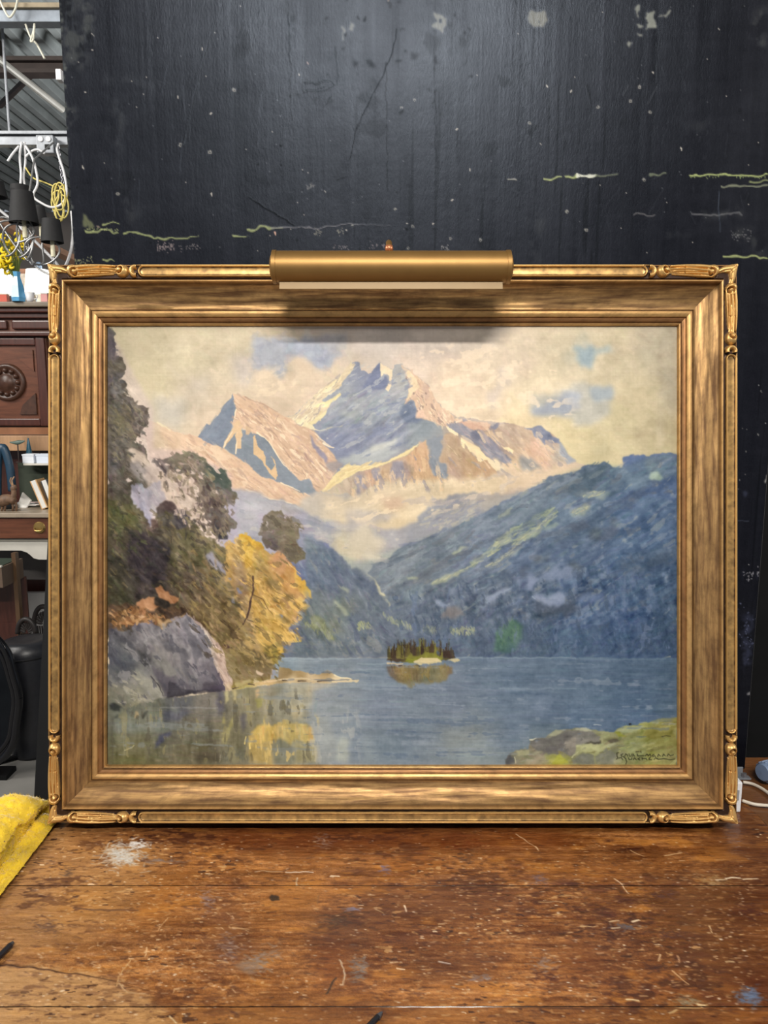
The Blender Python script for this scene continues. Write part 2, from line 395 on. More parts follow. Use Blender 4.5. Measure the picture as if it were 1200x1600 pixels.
# chandelier of black shades on curled arms
ch = thing('chandelier', 'chandelier with black paper shades and curled grey wire arms', 'chandelier', at(45, 380, 3.1))
cw = Vector(ch.location)
M_SHADE = plain('black_shade', (26, 26, 28), .75, var=.2, scale=60)
M_SLEEVE = plain('candle_sleeve', (206, 200, 172), .5)
M_WIRE = plain('grey_wire', (150, 150, 150), .35, .6, bump=0)
def shade(L, R, top, bot, tl, tr, y):
    c = at((tl + tr) / 2, top, y) - cw; k = y / FPX / ray(50, 330).y * 1.0
    c2 = at((L + R) / 2, bot, y) - cw; r0 = (tr - tl) / 2 * k; r1 = (R - L) / 2 * k; h = c.z - c2.z
    mid = Vector(((c.x + c2.x) / 2, c.y, c2.z))
    o = MB().lathe([(r1 - .002, 0), (r1, 0), (r0, h), (r0 - .002, h), (r1 - .002, 0)], mid, 24).build('lamp_shade', M_SHADE, ch, smooth='auto'); return mid, r1
for L, R, top, bot, tl, tr, y in ((15, 59, 300, 349, 19, 51, 3.08), (16, 48, 290, 322, 18, 45, 3.24), (64, 98, 343, 379, 67, 94, 3.08), (52, 74, 322, 352, 56, 70, 3.22), (-24, 10, 284, 308, -20, 5, 3.16)):
    m_, r1 = shade(L, R, top, bot, tl, tr, y)
    MB().lathe([(0, .012), (.008, .012), (.009, -.055), (0, -.055)], m_, 12).build('candle_sleeve', M_SLEEVE, ch, smooth='auto')
    e = m_ + Vector((0, 0, -.055))
    MB().tube(spline([e, e + Vector((0, 0, -.03)), e * .6 + Vector((.02, 0, -.09)), Vector((0, 0, -.07)), (0, 0, 0)], 6), .004, 7).build('arm', M_WIRE, ch, smooth=True)
for px, py, rx, ry in ((8, 370, 22, 28), (40, 372, 12, 30), (28, 376, 22, 24), (66, 392, 26, 20), (22, 362, 30, 16)):
    c = at(px, py, 3.08) - cw; k = 3.08 / FPX
    MB().tube([c + Vector((rx * k * math.cos(a_), .01 * math.sin(2 * a_), ry * k * math.sin(a_))) for a_ in [i * math.pi / 16 for i in range(-8, 22)]], .004, 7).build('curled_arm', M_WIRE, ch, smooth=True)
MB().tube([Vector((0, 0, 0)), (0, 0, .12), (0, .1, .35), (0, .3, at(45, 222, 3.4).z - cw.z)], .004, 7).build('suspension_rod', M_WIRE, ch)
# ---------------------------------------------------------------- carved cabinet
CY = 4.14; kx = lambda px, py=600: at(px, py, CY)
x0, x1 = kx(-150).x, kx(125).x; ztop = kx(0, 473).z; zb0 = kx(0, 690).z
cab = thing('carved_cabinet', 'reddish brown carved cabinet with medallion doors behind the frame', 'cabinet', ((x0 + x1) / 2, CY + .25, 0))
cx, cyy = cab.location.x, cab.location.y; wd = x1 - x0
lz = lambda py, y=CY: at(30, py, y).z
MB().box((0, .02, lz(590) - .0), (wd - .06, .42, lz(522) - lz(692))).build('body', M_CHERRY, cab)
MB().box((0, .02, lz(692) / 2), (wd - .06, .42, lz(692))).build('base', M_CHERRYD, cab)
MB().box((0, -.02, (lz(473) + lz(481)) / 2), (wd + .06, .56, lz(473) - lz(481)), bevel=.006).build('top', plain('dusty_top', (120, 108, 92), .5, var=.1), cab)
MB().box((0, -.01, (lz(481) + lz(489)) / 2), (wd + .02, .53, lz(481) - lz(489)), bevel=.008).box((0, .0, (lz(488) + lz(497)) / 2), (wd, .5, lz(488) - lz(497)), bevel=.006).build('cornice', M_CHERRYD, cab)
MB().box((0, .01, (lz(496) + lz(521)) / 2), (wd - .03, .46, lz(496) - lz(521))).build('frieze', M_CHERRY, cab)
MB().box((0, -.005, (lz(518) + lz(525)) / 2), (wd, .49, lz(518) - lz(525)), bevel=.006).build('moulding', M_CHERRYD, cab)
for pa, pb in ((15, 120), (-130, 10)):
    a_, b_ = kx(pa, 510).x - cx, kx(pb, 510).x - cx
    d_ = MB().box(((a_ + b_) / 2, -.225, (lz(500) + lz(514)) / 2), (b_ - a_ - .01, .03, lz(500) - lz(514)), bevel=.008).build('drawer', M_CHERRYD, cab)
for pa, pb in ((-58, 72), (-190, -64)):
    a_, b_ = kx(pa, 600).x - cx, kx(pb, 600).x - cx; mx = (a_ + b_) / 2; zt_, zb_ = lz(527), lz(666); mz = (zt_ + zb_) / 2
    d_ = MB().box((mx, -.2, mz), (b_ - a_, .03, zt_ - zb_), bevel=.003).build('door', M_CHERRY, cab)
    fr = MB(); w_, h_ = (b_ - a_) / 2, (zt_ - zb_) / 2
    for sx in (-1, 1): fr.box((mx + sx * (w_ - .03), -.222, mz), (.05, .02, 2 * h_), bevel=.006)
    for sz in (-1, 1): fr.box((mx, -.222, mz + sz * (h_ - .022)), (2 * w_ - .112, .02, .04), bevel=.006)
    fr.build('door_frame', M_CHERRYD, d_)
    md = MB(); R90 = Matrix.Rotation(math.radians(90), 4, 'X')
    md.lathe([(.105, 0), (.1, .016), (.085, .02), (.078, .012), (.05, .012), (.042, .022), (.02, .03), (0, .032)], (mx, -.216, mz), 28, R90)
    for k in range(12):
        a2 = k * math.pi / 6; md.lathe([(.016, 0), (.013, .014), (.006, .02), (0, .021)], (mx + .066 * math.cos(a2), -.226, mz + .066 * math.sin(a2)), 8, R90)
    md.build('medallion', M_CARVE, d_, smooth=True)
    for sx in (-1, 1):
        for sz in (-1, 1):
            P = [(mx + sx * (w_ - .075), -.216, mz + sz * (h_ - .065)), (mx + sx * .06, -.216, mz + sz * (h_ - .065)), (mx + sx * .08, -.216, mz + sz * .125), (mx + sx * (w_ - .075), -.216, mz + sz * .06)]
            MB().prism(P, (0, -.008, 0)).build('corner_panel', M_CARVE if sz < 0 else M_CHERRY, d_)
MB().box((0, -.22, (lz(668) + lz(679)) / 2), (wd - .02, .04, lz(668) - lz(679))).build('rail', plain('mid_oak', (136, 92, 62), .5, var=.2), cab)
MB().box((0, -.27, (lz(680) + lz(703)) / 2), (wd - .02, .12, lz(680) - lz(703)), bevel=.004).build('shelf_board', M_OAK, cab)
# lamps and ornaments standing on the cabinet
def on_cab(px, y): return Vector((at(px, 470, y).x, y, lz(473) + .0005))
def lamp_thing(px, y, label, w, h):
    p_ = on_cab(px, y); t = thing('table_lamp', label, 'lamp', p_, group='glowing lamps on the cabinet')
    MB().lathe([(0, 0), (.05, 0), (.05, .012), (.018, .02), (.014, .04), (.022, .07), (.012, .09), (0, .09)], (0, 0, 0), 20).build('base', M_CREAM, t, smooth='auto')
    MB().lathe([(w, .085), (w * .82, .085 + h), (w * .8, .085 + h), (w * .97, .085)], (0, 0, 0), 24).build('lamp_shade', plain('lit_shade', (255, 250, 236), .6, bump=0, emit=1.6), t, smooth='auto')
    MB().lathe([(0, .2), (.025, .18), (.03, .15), (.02, .11), (.012, .088)], (0, 0, 0), 14).build('bulb', plain('lit_bulb', (255, 248, 230), .4, bump=0, emit=5), t, smooth=True)
lamp_thing(0, 4.4, 'glowing white table lamp on the cabinet at far left', .088, .13)
lamp_thing(62, 4.34, 'glowing white table lamp on the cabinet beside the frame corner', .075, .12)
p_ = on_cab(29, 4.1)
v = thing('blue_vase', 'light blue faceted vase between the two glowing lamps', 'vase', p_)
MB().lathe([(0, 0), (.036, 0), (.04, .02), (.032, .08), (.018, .13), (.022, .155), (.018, .155), (.015, .13), (0, .12)], (0, 0, 0), 6).build('body', plain('blue_glaze', (92, 158, 200), .25, var=.15), v)
fl = thing('yellow_flowers', 'bunch of bright yellow flowers with curled petals in the blue vase', 'flowers', p_ + Vector((0, 0, .13)))
MY = plain('yellow_petal', (238, 208, 30), .5, var=.12); rg = random.Random(4); fb = MB(); st = MB()
for i in range(34):
    d_ = Vector((rg.uniform(-.075, .045), rg.uniform(-.05, .05), rg.uniform(.02, .2))); st.tube([(0, 0, -.03), d_ * .5 + Vector((0, 0, .02)), d_], .0025, 5)
    r_ = rg.uniform(.012, .02); a2 = rg.uniform(0, 6.28)
    fb.tube([d_ + Vector((r_ * math.cos(a2 + q * .8), r_ * .5 * math.sin(q), r_ * math.sin(a2 + q * .8))) for q in range(7)], [.004, .007, .008, .008, .007, .006, .003], 6)
fb.build('petals', MY, fl, smooth=True)['kind'] = 'stuff'; st.build('stems', plain('stem_green', (90, 104, 40), .6), fl)['kind'] = 'stuff'
p_ = on_cab(50, 4.62); t = thing('mirror', 'rust and brown framed panel standing behind the lamps', 'panel', p_)
MB().box((0, 0, .13), (.16, .02, .26), bevel=.004).build('frame', plain('rust_frame', (132, 86, 58), .5, var=.35, scale=30), t)
MB().box((0, -.012, .13), (.11, .006, .2)).build('panel', plain('cream_panel', (190, 176, 160), .4, var=.3, scale=40), t)
p_ = on_cab(62, 4.08); t = thing('figurine', 'small blue and white patterned figurine on the cabinet', 'figurine', on_cab(64, 4.5))
MB().lathe([(0, 0), (.035, 0), (.03, .03), (.022, .1), (.034, .15), (.03, .2), (.014, .22), (.02, .25), (.012, .275), (0, .28)], (0, 0, 0), 18).build('body', plain('delft', (128, 148, 172), .3, var=.6, scale=35, bump=0), t, smooth=True)
p_ = on_cab(47, 4.11); t = thing('white_cup', 'little white cup at the front of the cabinet top', 'cup', p_)
MB().lathe([(0, 0), (.016, 0), (.018, .01), (.026, .05), (.024, .05), (.016, .012), (0, .01)], (0, 0, 0), 18).build('bowl', M_WHITEPL, t, smooth=True)
MB().tube(spline([(.024, 0, .04), (.04, 0, .035), (.036, 0, .018), (.02, 0, .014)], 5), .003, 6).build('handle', M_WHITEPL, t, smooth=True)
p_ = on_cab(6, 4.13); t = thing('red_box', 'tiny red box on the cabinet edge below the left lamp', 'box', p_)
MB().box((0, 0, .02), (.05, .03, .04), bevel=.003).build('body', plain('red_card', (196, 84, 62), .5), t); MB().box((0, 0, .042), (.053, .033, .006)).build('lid', plain('pale_card', (220, 190, 170), .5), t)
p_ = on_cab(71, 4.13); t = thing('pink_box', 'pale pink box on the cabinet beside the frame corner', 'box', p_)
MB().box((0, 0, .022), (.036, .03, .044), bevel=.003).build('body', plain('pink_card', (214, 150, 146), .5), t); MB().box((0, 0, .046), (.039, .033, .006)).build('lid', M_PAPER, t)
a = at(70, 384, 4.9); b = at(124, 410, 4.9)
tag(MB().tube([a + Vector((-.5, 0, .25)), b + Vector((.1, 0, -.05))], .032, 4).build('timber', plain('brown_timber', (112, 84, 66), .6, var=.2, scale=9)), 'slanting brown timber behind the cables, by the board edge', 'timber')
# ---------------------------------------------------------------- vanity desk in front of the cabinet
DY = 3.6; dz = lambda py: at(30, py, DY).z; dx = lambda px, py=820: at(px, py, DY).x
x0, x1 = dx(-170), dx(84); zt = dz(799)
dk = thing('vanity_desk', 'brown drawer desk with cream apron left of the frame', 'desk', ((x0 + x1) / 2, DY, 0)); ox = dk.location.x; wd = x1 - x0
MB().box((0, .14, (dz(799) + dz(806)) / 2), (wd + .04, .4, dz(799) - dz(806)), bevel=.004).build('top', plain('desk_top', (156, 142, 124), .35, var=.12), dk)
MB().box((0, .15, (dz(806) + dz(841)) / 2), (wd, .34, dz(806) - dz(841))).build('carcass', M_CHERRYD, dk)
for pa, pb in ((-24, 82), (-168, -28)):
    a_, b_ = dx(pa) - ox, dx(pb) - ox
    d_ = MB().box(((a_ + b_) / 2, -.03, (dz(807) + dz(839)) / 2), (b_ - a_, .03, dz(807) - dz(839)), bevel=.004).build('drawer', M_CHERRY, dk)
    for px_ in ((68, 6) if pb == 82 else (-40, -140)):
        hx = dx(px_) - ox; hz = dz(822)
        if px_ == 68 or px_ < 0: MB().lathe([(0, .006), (.026, .004), (.03, 0)], (hx, -.045, hz), 20, Matrix.Rotation(math.radians(90), 4, 'X')).tube(spline([(hx - .022, -.05, hz), (hx - .015, -.062, hz - .012), (hx + .015, -.062, hz - .012), (hx + .022, -.05, hz)], 4), .003, 6).build('handle', M_BRASS, d_)
MB().box((0, .15, (dz(840) + dz(845)) / 2), (wd, .35, dz(840) - dz(845)), bevel=.003).build('moulding', plain('grey_moulding', (160, 154, 142), .5), dk)
ap = [(dx(-170) - ox, 0, dz(845)), (dx(84) - ox, 0, dz(845)), (dx(84) - ox, 0, dz(873))] + [(dx(px_) - ox, 0, dz(py_)) for px_, py_ in ((72, 873), (60, 873), (52, 871), (47, 866), (42, 862), (33, 859), (0, 859), (-170, 859))]
MB().prism([(p[0], -.02, p[2]) for p in ap], (0, .02, 0)).build('apron', M_CREAM, dk)
for px_ in (-165, 80): MB().box((dx(px_) - ox, .0, dz(873) / 2 + .0), (.04, .04, dz(873))).build('leg', M_CREAM, dk)
for px_ in (-165, 80): MB().box((dx(px_) - ox, .29, dz(845) / 2), (.04, .04, dz(845))).build('leg', M_CREAM, dk)
MB().box((0, .31, (dz(845) + dz(928)) / 2), (wd - .06, .012, dz(845) - dz(928))).build('back_panel', plain('grey_back', (84, 80, 78), .7), dk)
# things on the desk
DT = dz(799) + .0005
def on_desk(px, py): p = on_z(px, py, DT); return p
pv = on_desk(2, 786); gf = thing('green_vase', 'tall sea green vase with pink and dark blue glaze', 'vase', (pv.x, 3.77, DT))
hv = at(8, 610, 3.77).z - DT
MB().lathe([(0, 0), (.05, 0), (.055, .03), (.06, hv * .3), (.062, hv * .6), (.052, hv * .9), (.04, hv), (.035, hv), (.045, hv * .88), (0, hv * .8)], (-.022, 0, 0), 24).build('body', plain('sea_green', (112, 142, 122), .3, var=.25, scale=9), gf, smooth=True)
for z_, c_, r_ in ((hv * .45, (150, 70, 100), .03), (hv * .33, (50, 66, 104), .04)): MB().lathe([(r_, 0), (r_ * .8, .006), (0, .009)], (-.012, -.058, z_), 10, Matrix.Rotation(math.radians(90), 4, 'X')).build('glaze_patch', plain('glaze', c_, .3), gf)
pd = on_desk(24, 786); t = thing('blue_handbag', 'dark teal blue bag with looping strap beside the green vase', 'bag', (at(8, 740, 3.69).x, 3.69, DT))
hz_ = at(12, 700, 3.64).z - DT
MB().tube(spline([(-.05, 0, .04), (-.03, 0, hz_ * .8), (0, 0, hz_), (.025, 0, hz_ * .7), (.03, 0, .09)], 6), [.02] * 25, 10).build('strap', plain('teal_leather', (34, 60, 80), .4, var=.25), t, smooth=True)
MB().lathe([(0, 0), (.03, 0), (.034, .02), (.026, .06), (0, .066)], (-.005, 0, 0), 14).build('body', plain('dark_teal', (34, 44, 52), .5), t, smooth=True)
pf = on_desk(14, 788)
t = thing('deer_figurine', 'brown and grey carved deer figurine on the desk papers', 'figurine', (at(16, 786, 3.60).x, 3.60, DT))
bb = MB()
bb.tube(spline([(-.06, 0, .045), (-.03, 0, .055), (0, 0, .06), (.025, 0, .05)], 4), [.02, .024, .026, .027, .028, .028, .027, .026, .024, .022, .02, .018, .014], 10)
bb.tube(spline([(.01, 0, .055), (.022, 0, .09), (.02, 0, .115), (.036, 0, .125)], 4), [.016, .015, .014, .013, .012, .012, .012, .013, .014, .013, .012, .009, .006], 9)
for sx in (-.05, -.035, .005, .022): bb.tube([(sx, .008, .045), (sx + .004, .008, .02), (sx, .008, .0)], [.009, .006, .005], 7)
bb.build('body', plain('carved_brown', (112, 86, 66), .6, var=.4, scale=60), t, smooth=True)
MB().tube(spline([(.02, .004, .125), (.012, .01, .15), (.02, .02, .17)], 4), .003, 5).tube(spline([(.02, -.004, .125), (.014, -.012, .15), (.024, -.02, .168)], 4), .003, 5).build('antlers', M_OAK, t)
for i, (px, py, w, d, rz, c, lb) in enumerate(((10, 791, .13, .07, .1, (226, 226, 216), 'white sheet of paper under the deer figurine'), (36, 788, .1, .06, -.3, (214, 222, 232), 'bluish white card in the middle of the desk papers'), (60, 786, .1, .08, .25, (232, 206, 200), 'pale pink printed leaflet on the desk near the frame'), (46, 792, .11, .05, -.15, (228, 224, 220), 'white printed leaflet at the front edge of the desk'))):
    p_ = on_desk(px, py); tag(MB().box((p_.x, max(p_.y, 3.58), DT + .002 + .0035 * i), (w, d, .003), rz).build('paper_sheet', plain('leaflet', c, .7, var=.06, scale=50, bump=0)), lb, 'paper', 'papers on the desk')
p_ = on_desk(36, 782); t = thing('white_card', 'blank white card propped up behind the deer figurine', 'card', (at(34, 780, 3.72).x, 3.72, DT))
MB().prism([(-.03, 0, .0), (.02, 0, .0), (.035, .02, .035), (-.01, .03, .075)], (.004, .006, 0)).build('card', M_PAPER, t)
# raised shelf with boxes, folders below
sh = thing('desk_shelf', 'small white shelf raised above the desk', 'shelf', (dx(70), 3.82, DT)); zz = at(30, 724, 3.82).z - DT
MB().box((.02, 0, zz), (.36, .14, .01), bevel=.002).build('board', M_CREAM, sh)
MB().box((.17, .03, zz / 2), (.02, .1, zz)).build('upright', M_BLACK, sh); MB().box((-.1, .06, zz / 2), (.3, .008, zz)).build('back_panel', plain('dark_green_panel', (52, 60, 48), .7), sh)
for k, (px_, w, c, lb) in enumerate(((48, .058, (226, 230, 238), 'left one of the two white boxes on the raised shelf'), (70, .062, (218, 226, 240), 'right one of the two white boxes on the raised shelf'))):
    t = thing('white_box', lb, 'box', (at(px_, 715, 3.79).x, 3.79, DT + zz + .0055), group='white boxes on the raised shelf'); hh = at(50, 708, 3.79).z - at(50, 722, 3.79).z
    MB().box((0, 0, hh / 2 - .003), (w, .06, hh - .006), bevel=.002).build('body', plain('box_white', c, .5, var=.03), t); MB().box((0, 0, hh - .004), (w + .004, .064, .008), bevel=.001).build('lid', plain('box_lid', c, .5, var=.03), t)
t = thing('teal_cone', 'dark teal pointed cone ornament behind the white boxes', 'ornament', (at(45, 700, 3.85).x, 3.85, DT + zz + .0055)); hh = at(45, 686, 3.85).z - DT - zz
MB().lathe([(0, 0), (.022, 0), (.022, .004), (.003, hh), (0, hh)], (0, 0, 0), 16).build('body', plain('teal_glaze', (34, 84, 104), .3), t, smooth='auto')
t = thing('metal_bird', 'verdigris bird ornament on a thin stand left of the teal cone', 'ornament', (at(28, 700, 3.80).x, 3.80, DT + zz + .0055)); hh = at(28, 694, 3.80).z - DT - zz
MB().lathe([(0, 0), (.016, 0), (.016, .004), (.003, .006), (.003, hh), (0, hh)], (0, 0, 0), 10).build('stand', M_DARKSTEEL, t)
MB().tube(spline([(-.04, 0, hh + .004), (-.01, 0, hh + .002), (.02, 0, hh + .006), (.04, 0, hh + .012)], 4), [.002, .004, .006, .008, .01, .011, .011, .01, .008, .006, .005, .003, .001], 8).build('body', plain('verdigris', (96, 112, 104), .5, var=.2), t, smooth=True)
for k, (px_, tilt, c, lb) in enumerate(((50, -.34, (206, 164, 116), 'tan cardboard magazine file leaning under the raised shelf'), (66, -.3, (60, 62, 66), 'dark folder leaning beside the tan magazine file'), (80, -.25, (186, 190, 196), 'pale grey folder nearest the frame under the shelf'))):
    q = thing('file_folder', lb, 'folder', (dx(px_, 770) + .02, 3.71, DT), group='folders under the raised shelf'); hh = .15
    MB().box((-.018, 0, hh / 2), (.034, .09, hh), ry=tilt, bevel=.002).build('cover', plain('folder', c, .6), q); MB().box((-.018, -.002, hh / 2 + .002), (.022, .088, hh - .004), ry=tilt).build('pages', M_PAPER, q)
# under the desk: open drawer cabinet, chairs, pouffe
q = at(14, 900, 3.05); t = thing('felt_lined_case', 'brown wooden case with green felt tray under the desk', 'case', (at(-16, 900, 3.44).x, 3.44, 0))
e1 = at(29, 900, 3.44).x - t.location.x; zl = at(20, 888, 3.3).z; zl2 = at(20, 920, 3.3).z
MB().box((e1 - .01, 0, at(30, 866, 3.4).z / 2), (.02, .03, at(30, 866, 3.4).z)).box((e1 - .3, 0, at(30, 866, 3.4).z / 2), (.02, .03, at(30, 866, 3.4).z)).build('post', plain('brown_post', (92, 68, 46), .5), t)
MB().box((e1 - .15, -.02, (zl + zl2) / 2), (.27, .2, zl - zl2)).build('tray', plain('brown_tray', (96, 78, 64), .6), t)
MB().box((e1 - .15, -.02, zl + .001), (.25, .18, .004)).build('felt', plain('green_felt', (44, 58, 46), .9), t)
MB().box((e1 - .15, -.115, zl + .004), (.27, .012, .008)).build('edge_strip', M_CREAM, t)
MB().box((e1 - .15, .1, at(20, 985, 3.4).z * .5), (.27, .02, at(20, 985, 3.4).z)).box((e1 - .15, .1, (zl2 + at(20, 985, 3.4).z) / 2), (.27, .012, zl2 - at(20, 985, 3.4).z)).build('back_panel', M_CHERRYD, t)
tag(MB().box((at(60, 950, 4.2).x - .3, 4.06, at(40, 925, 4.06).z / 2), (1.3, .03, at(40, 925, 4.06).z)).build('pale_panel', plain('grey_panel', (140, 138, 136), .6, var=.05)), 'pale grey panel standing on the floor behind the wicker chairs', 'panel')
M_RATTAN = plain('dark_rattan', (34, 28, 26), .5, var=.3)
def peacock(px, py, y, w, h, label):
    c = at(px, py, y); t = thing('wicker_chair', label, 'chair', (c.x, y, 0), group='dark wicker chairs under the desk'); z0 = c.z
    arc = [(w * math.cos(a_), 0, h * math.sin(a_)) for a_ in [math.pi * i / 16 for i in range(17)]]
    MB().tube([Vector(p) + Vector((0, 0, z0)) for p in arc], .012, 8).build('back_frame', M_RATTAN, t, smooth=True)
    m1 = MB(); 
    for k in range(1, 10):
        a_ = math.pi * k / 10; c2 = Vector((.55 * w * math.cos(a_), 0, z0 + .55 * h * math.sin(a_))); d_ = Vector((math.cos(a_), 0, math.sin(a_))); n_ = Vector((-math.sin(a_), 0, math.cos(a_)))
        m1.tube([c2 + d_ * (.36 * w * math.cos(b_)) + n_ * (.09 * w * math.sin(b_)) for b_ in [math.pi * i / 6 for i in range(13)]], .004, 5, False)
    m1.build('woven_petals', M_RATTAN, t)
    m2 = MB()
    for k in range(-4, 5): m2.tube([(k * w / 4.6, 0, z0), (k * w / 5, .0, z0 - .14)], .004, 5)
    m2.build('spindles', M_RATTAN, t)
    MB().lathe([(0, .03), (w, .03), (w * 1.02, .015), (w, 0), (0, 0)], (0, -.1, z0 - .17), 20).build('seat', M_RATTAN, t, smooth='auto')
    for sx in (-1, 1):
        for sy in (-.02, -.18): MB().tube([(sx * w * .7, sy, z0 - .165), (sx * w * .8, sy, 0)], .012, 7).build('leg', M_RATTAN, t)
peacock(42, 990, 3.31, .042, .07, 'small dark wicker chair with fan back, left of the pair')
peacock(69, 978, 3.54, .05, .1, 'dark wicker chair with taller fan back nearest the frame')
c = at(46, 1050, 2.99); t = thing('leather_pouffe', 'black quilted leather stool in front of the wicker chairs', 'stool', (c.x, 2.99, 0)); zt_ = at(44, 1003, 2.95).z
MB().lathe([(0, .0), (.09, 0), (.095, .02), (.108, .1), (.112, zt_ - .05), (.1, zt_ - .008), (.06, zt_), (0, zt_ - .006)], (0, 0, 0), 24).build('body', M_LEATHER, t, smooth=True)
MB().tube([(.110 * math.cos(a_), .110 * math.sin(a_), zt_ - .06) for a_ in [i * math.pi / 12 for i in range(25)]], .004, 6).build('piping', M_BLACK, t, smooth=True)
# black lacquered oval mirror frame leaning at the far left
c = at(-22, 1090, 2.75); t = thing('black_mirror_frame', 'glossy black oval mirror frame leaning at the left edge', 'mirror', (c.x, 2.75, 0)); zc = c.z; rx_, rz_ = .125, .275
rz_ = min(rz_, zc - .012)
for f_, r_, nm in ((1.0, .016, 'outer_rim'), (.86, .012, 'inner_rim'), (.93, .02, 'frame_body')):
    MB().tube([(rx_ * f_ * math.cos(a_) * (1 + .03 * math.cos(8 * a_)), .0 if nm != 'frame_body' else .012, zc + rz_ * f_ * math.sin(a_)) for a_ in [i * math.pi / 40 for i in range(81)]], r_, 10, False).build(nm, M_BLACKGL, t, smooth=True)
MB().lathe([(0, 0), (.1, 0), (.1, .004), (0, .004)], (0, .01, zc), 40, Matrix.Rotation(math.radians(90), 4, 'X') @ Matrix.Diagonal((1, 2.2, 1, 1))).build('glass', plain('mirror_glass', (40, 44, 50), .06, .9, bump=0), t)
MB().box((0, .03, .01), (.12, .08, .02)).box((0, .03, zc / 2), (.02, .02, zc)).build('stand', M_BLACK, t)
a = at(30, 1075, 2.9); b = at(41, 1152, 2.72); c_ = at(0, 1180, 2.6)
t = thing('folded_stand', 'thin black metal stand leg resting on the concrete floor', 'stand', (b.x, b.y, 0)); rel = lambda p: Vector(p) - Vector(t.location)
b = on_z(40, 1178, .012); c_ = on_z(-2, 1190, .012); t.location = (b.x, b.y, 0); 
MB().tube([rel(at(32, 1085, b.y)), rel(b)], .011, 8).build('upright', M_BLACK, t); MB().tube([rel(b), rel(c_)], .011, 8).build('foot', M_BLACK, t)
# tall dark panel leaning behind the left side of the gilt frame, standing on the floor
y_ = 1.66
A1, A2 = at(77, 800, 1.72), at(53, 1250, 1.5)
dirv = (A2 - A1).normalized(); B0 = A2 + dirv * (A2.z / -dirv.z); T0 = A1 - dirv * .25
t = thing('leaning_panel', 'narrow black panel leaning behind the left side of the gilt frame', 'panel', (B0.x, B0.y, 0))
P = [Vector(T0), Vector(T0) + Vector((.11, 0, 0)), B0 + Vector((.11, 0, 0)), B0]
n_ = (P[1] - P[0]).cross(P[3] - P[0]).normalized(); n_ = n_ if n_.y > 0 else -n_
MB().prism([p - Vector((B0.x, B0.y, 0)) for p in P], n_ * .018).build('board', M_BLACK, t)
MB().prism([p - Vector((B0.x, B0.y, 0)) + n_ * .018 for p in (P[0], P[1], P[1] + (P[2] - P[1]) * .06, P[0] + (P[3] - P[0]) * .06)], n_ * .01).build('batten', M_BLACK, t)

# ================================================================ black board behind the picture
BY = 1.446; BX0, BX1 = -.585, .757; TZ = .7285
class PlanePainter(Painter):
    """Painter whose windows are photo windows mapped on to a plane of the room; raster unit = cell metres"""
    def setup(s, fn): s.fn = fn; return s
    def pts(s, win, p):
        if win == 'R': return np.array(p, float)
        ox_, oy_, k = s.WIN[win]; a = np.array(p, float).reshape(-1, 2) / k + (ox_, oy_)
        return np.array([s.fn(q[0], q[1]) for q in a])
Painter.WIN.update({'P1': (90, 0, 3.243), 'P2': (400, 0, 3.0), 'P3': (800, 0, 3.0), 'Q1': (1100, 600, 5.333), 'Q2': (1100, 880, 5.333),
                    'T1': (0, 1240, 3.0), 'T2': (400, 1240, 3.0), 'T3': (800, 1240, 3.0)})
def grid_obj(xs, ys, img, fn):
    X, Y = np.meshgrid(xs, ys); V = fn(X, Y); return V
BC = .0017
BZT = 2.6
bw, bh = int((BX1 - BX0) / BC), int((BZT - TZ) / BC)
bp = PlanePainter(0, 0, bw, bh, 21).setup(lambda px, py: ((at(px, py, BY).x - BX0) / BC, (BZT - at(px, py, BY).z) / BC))

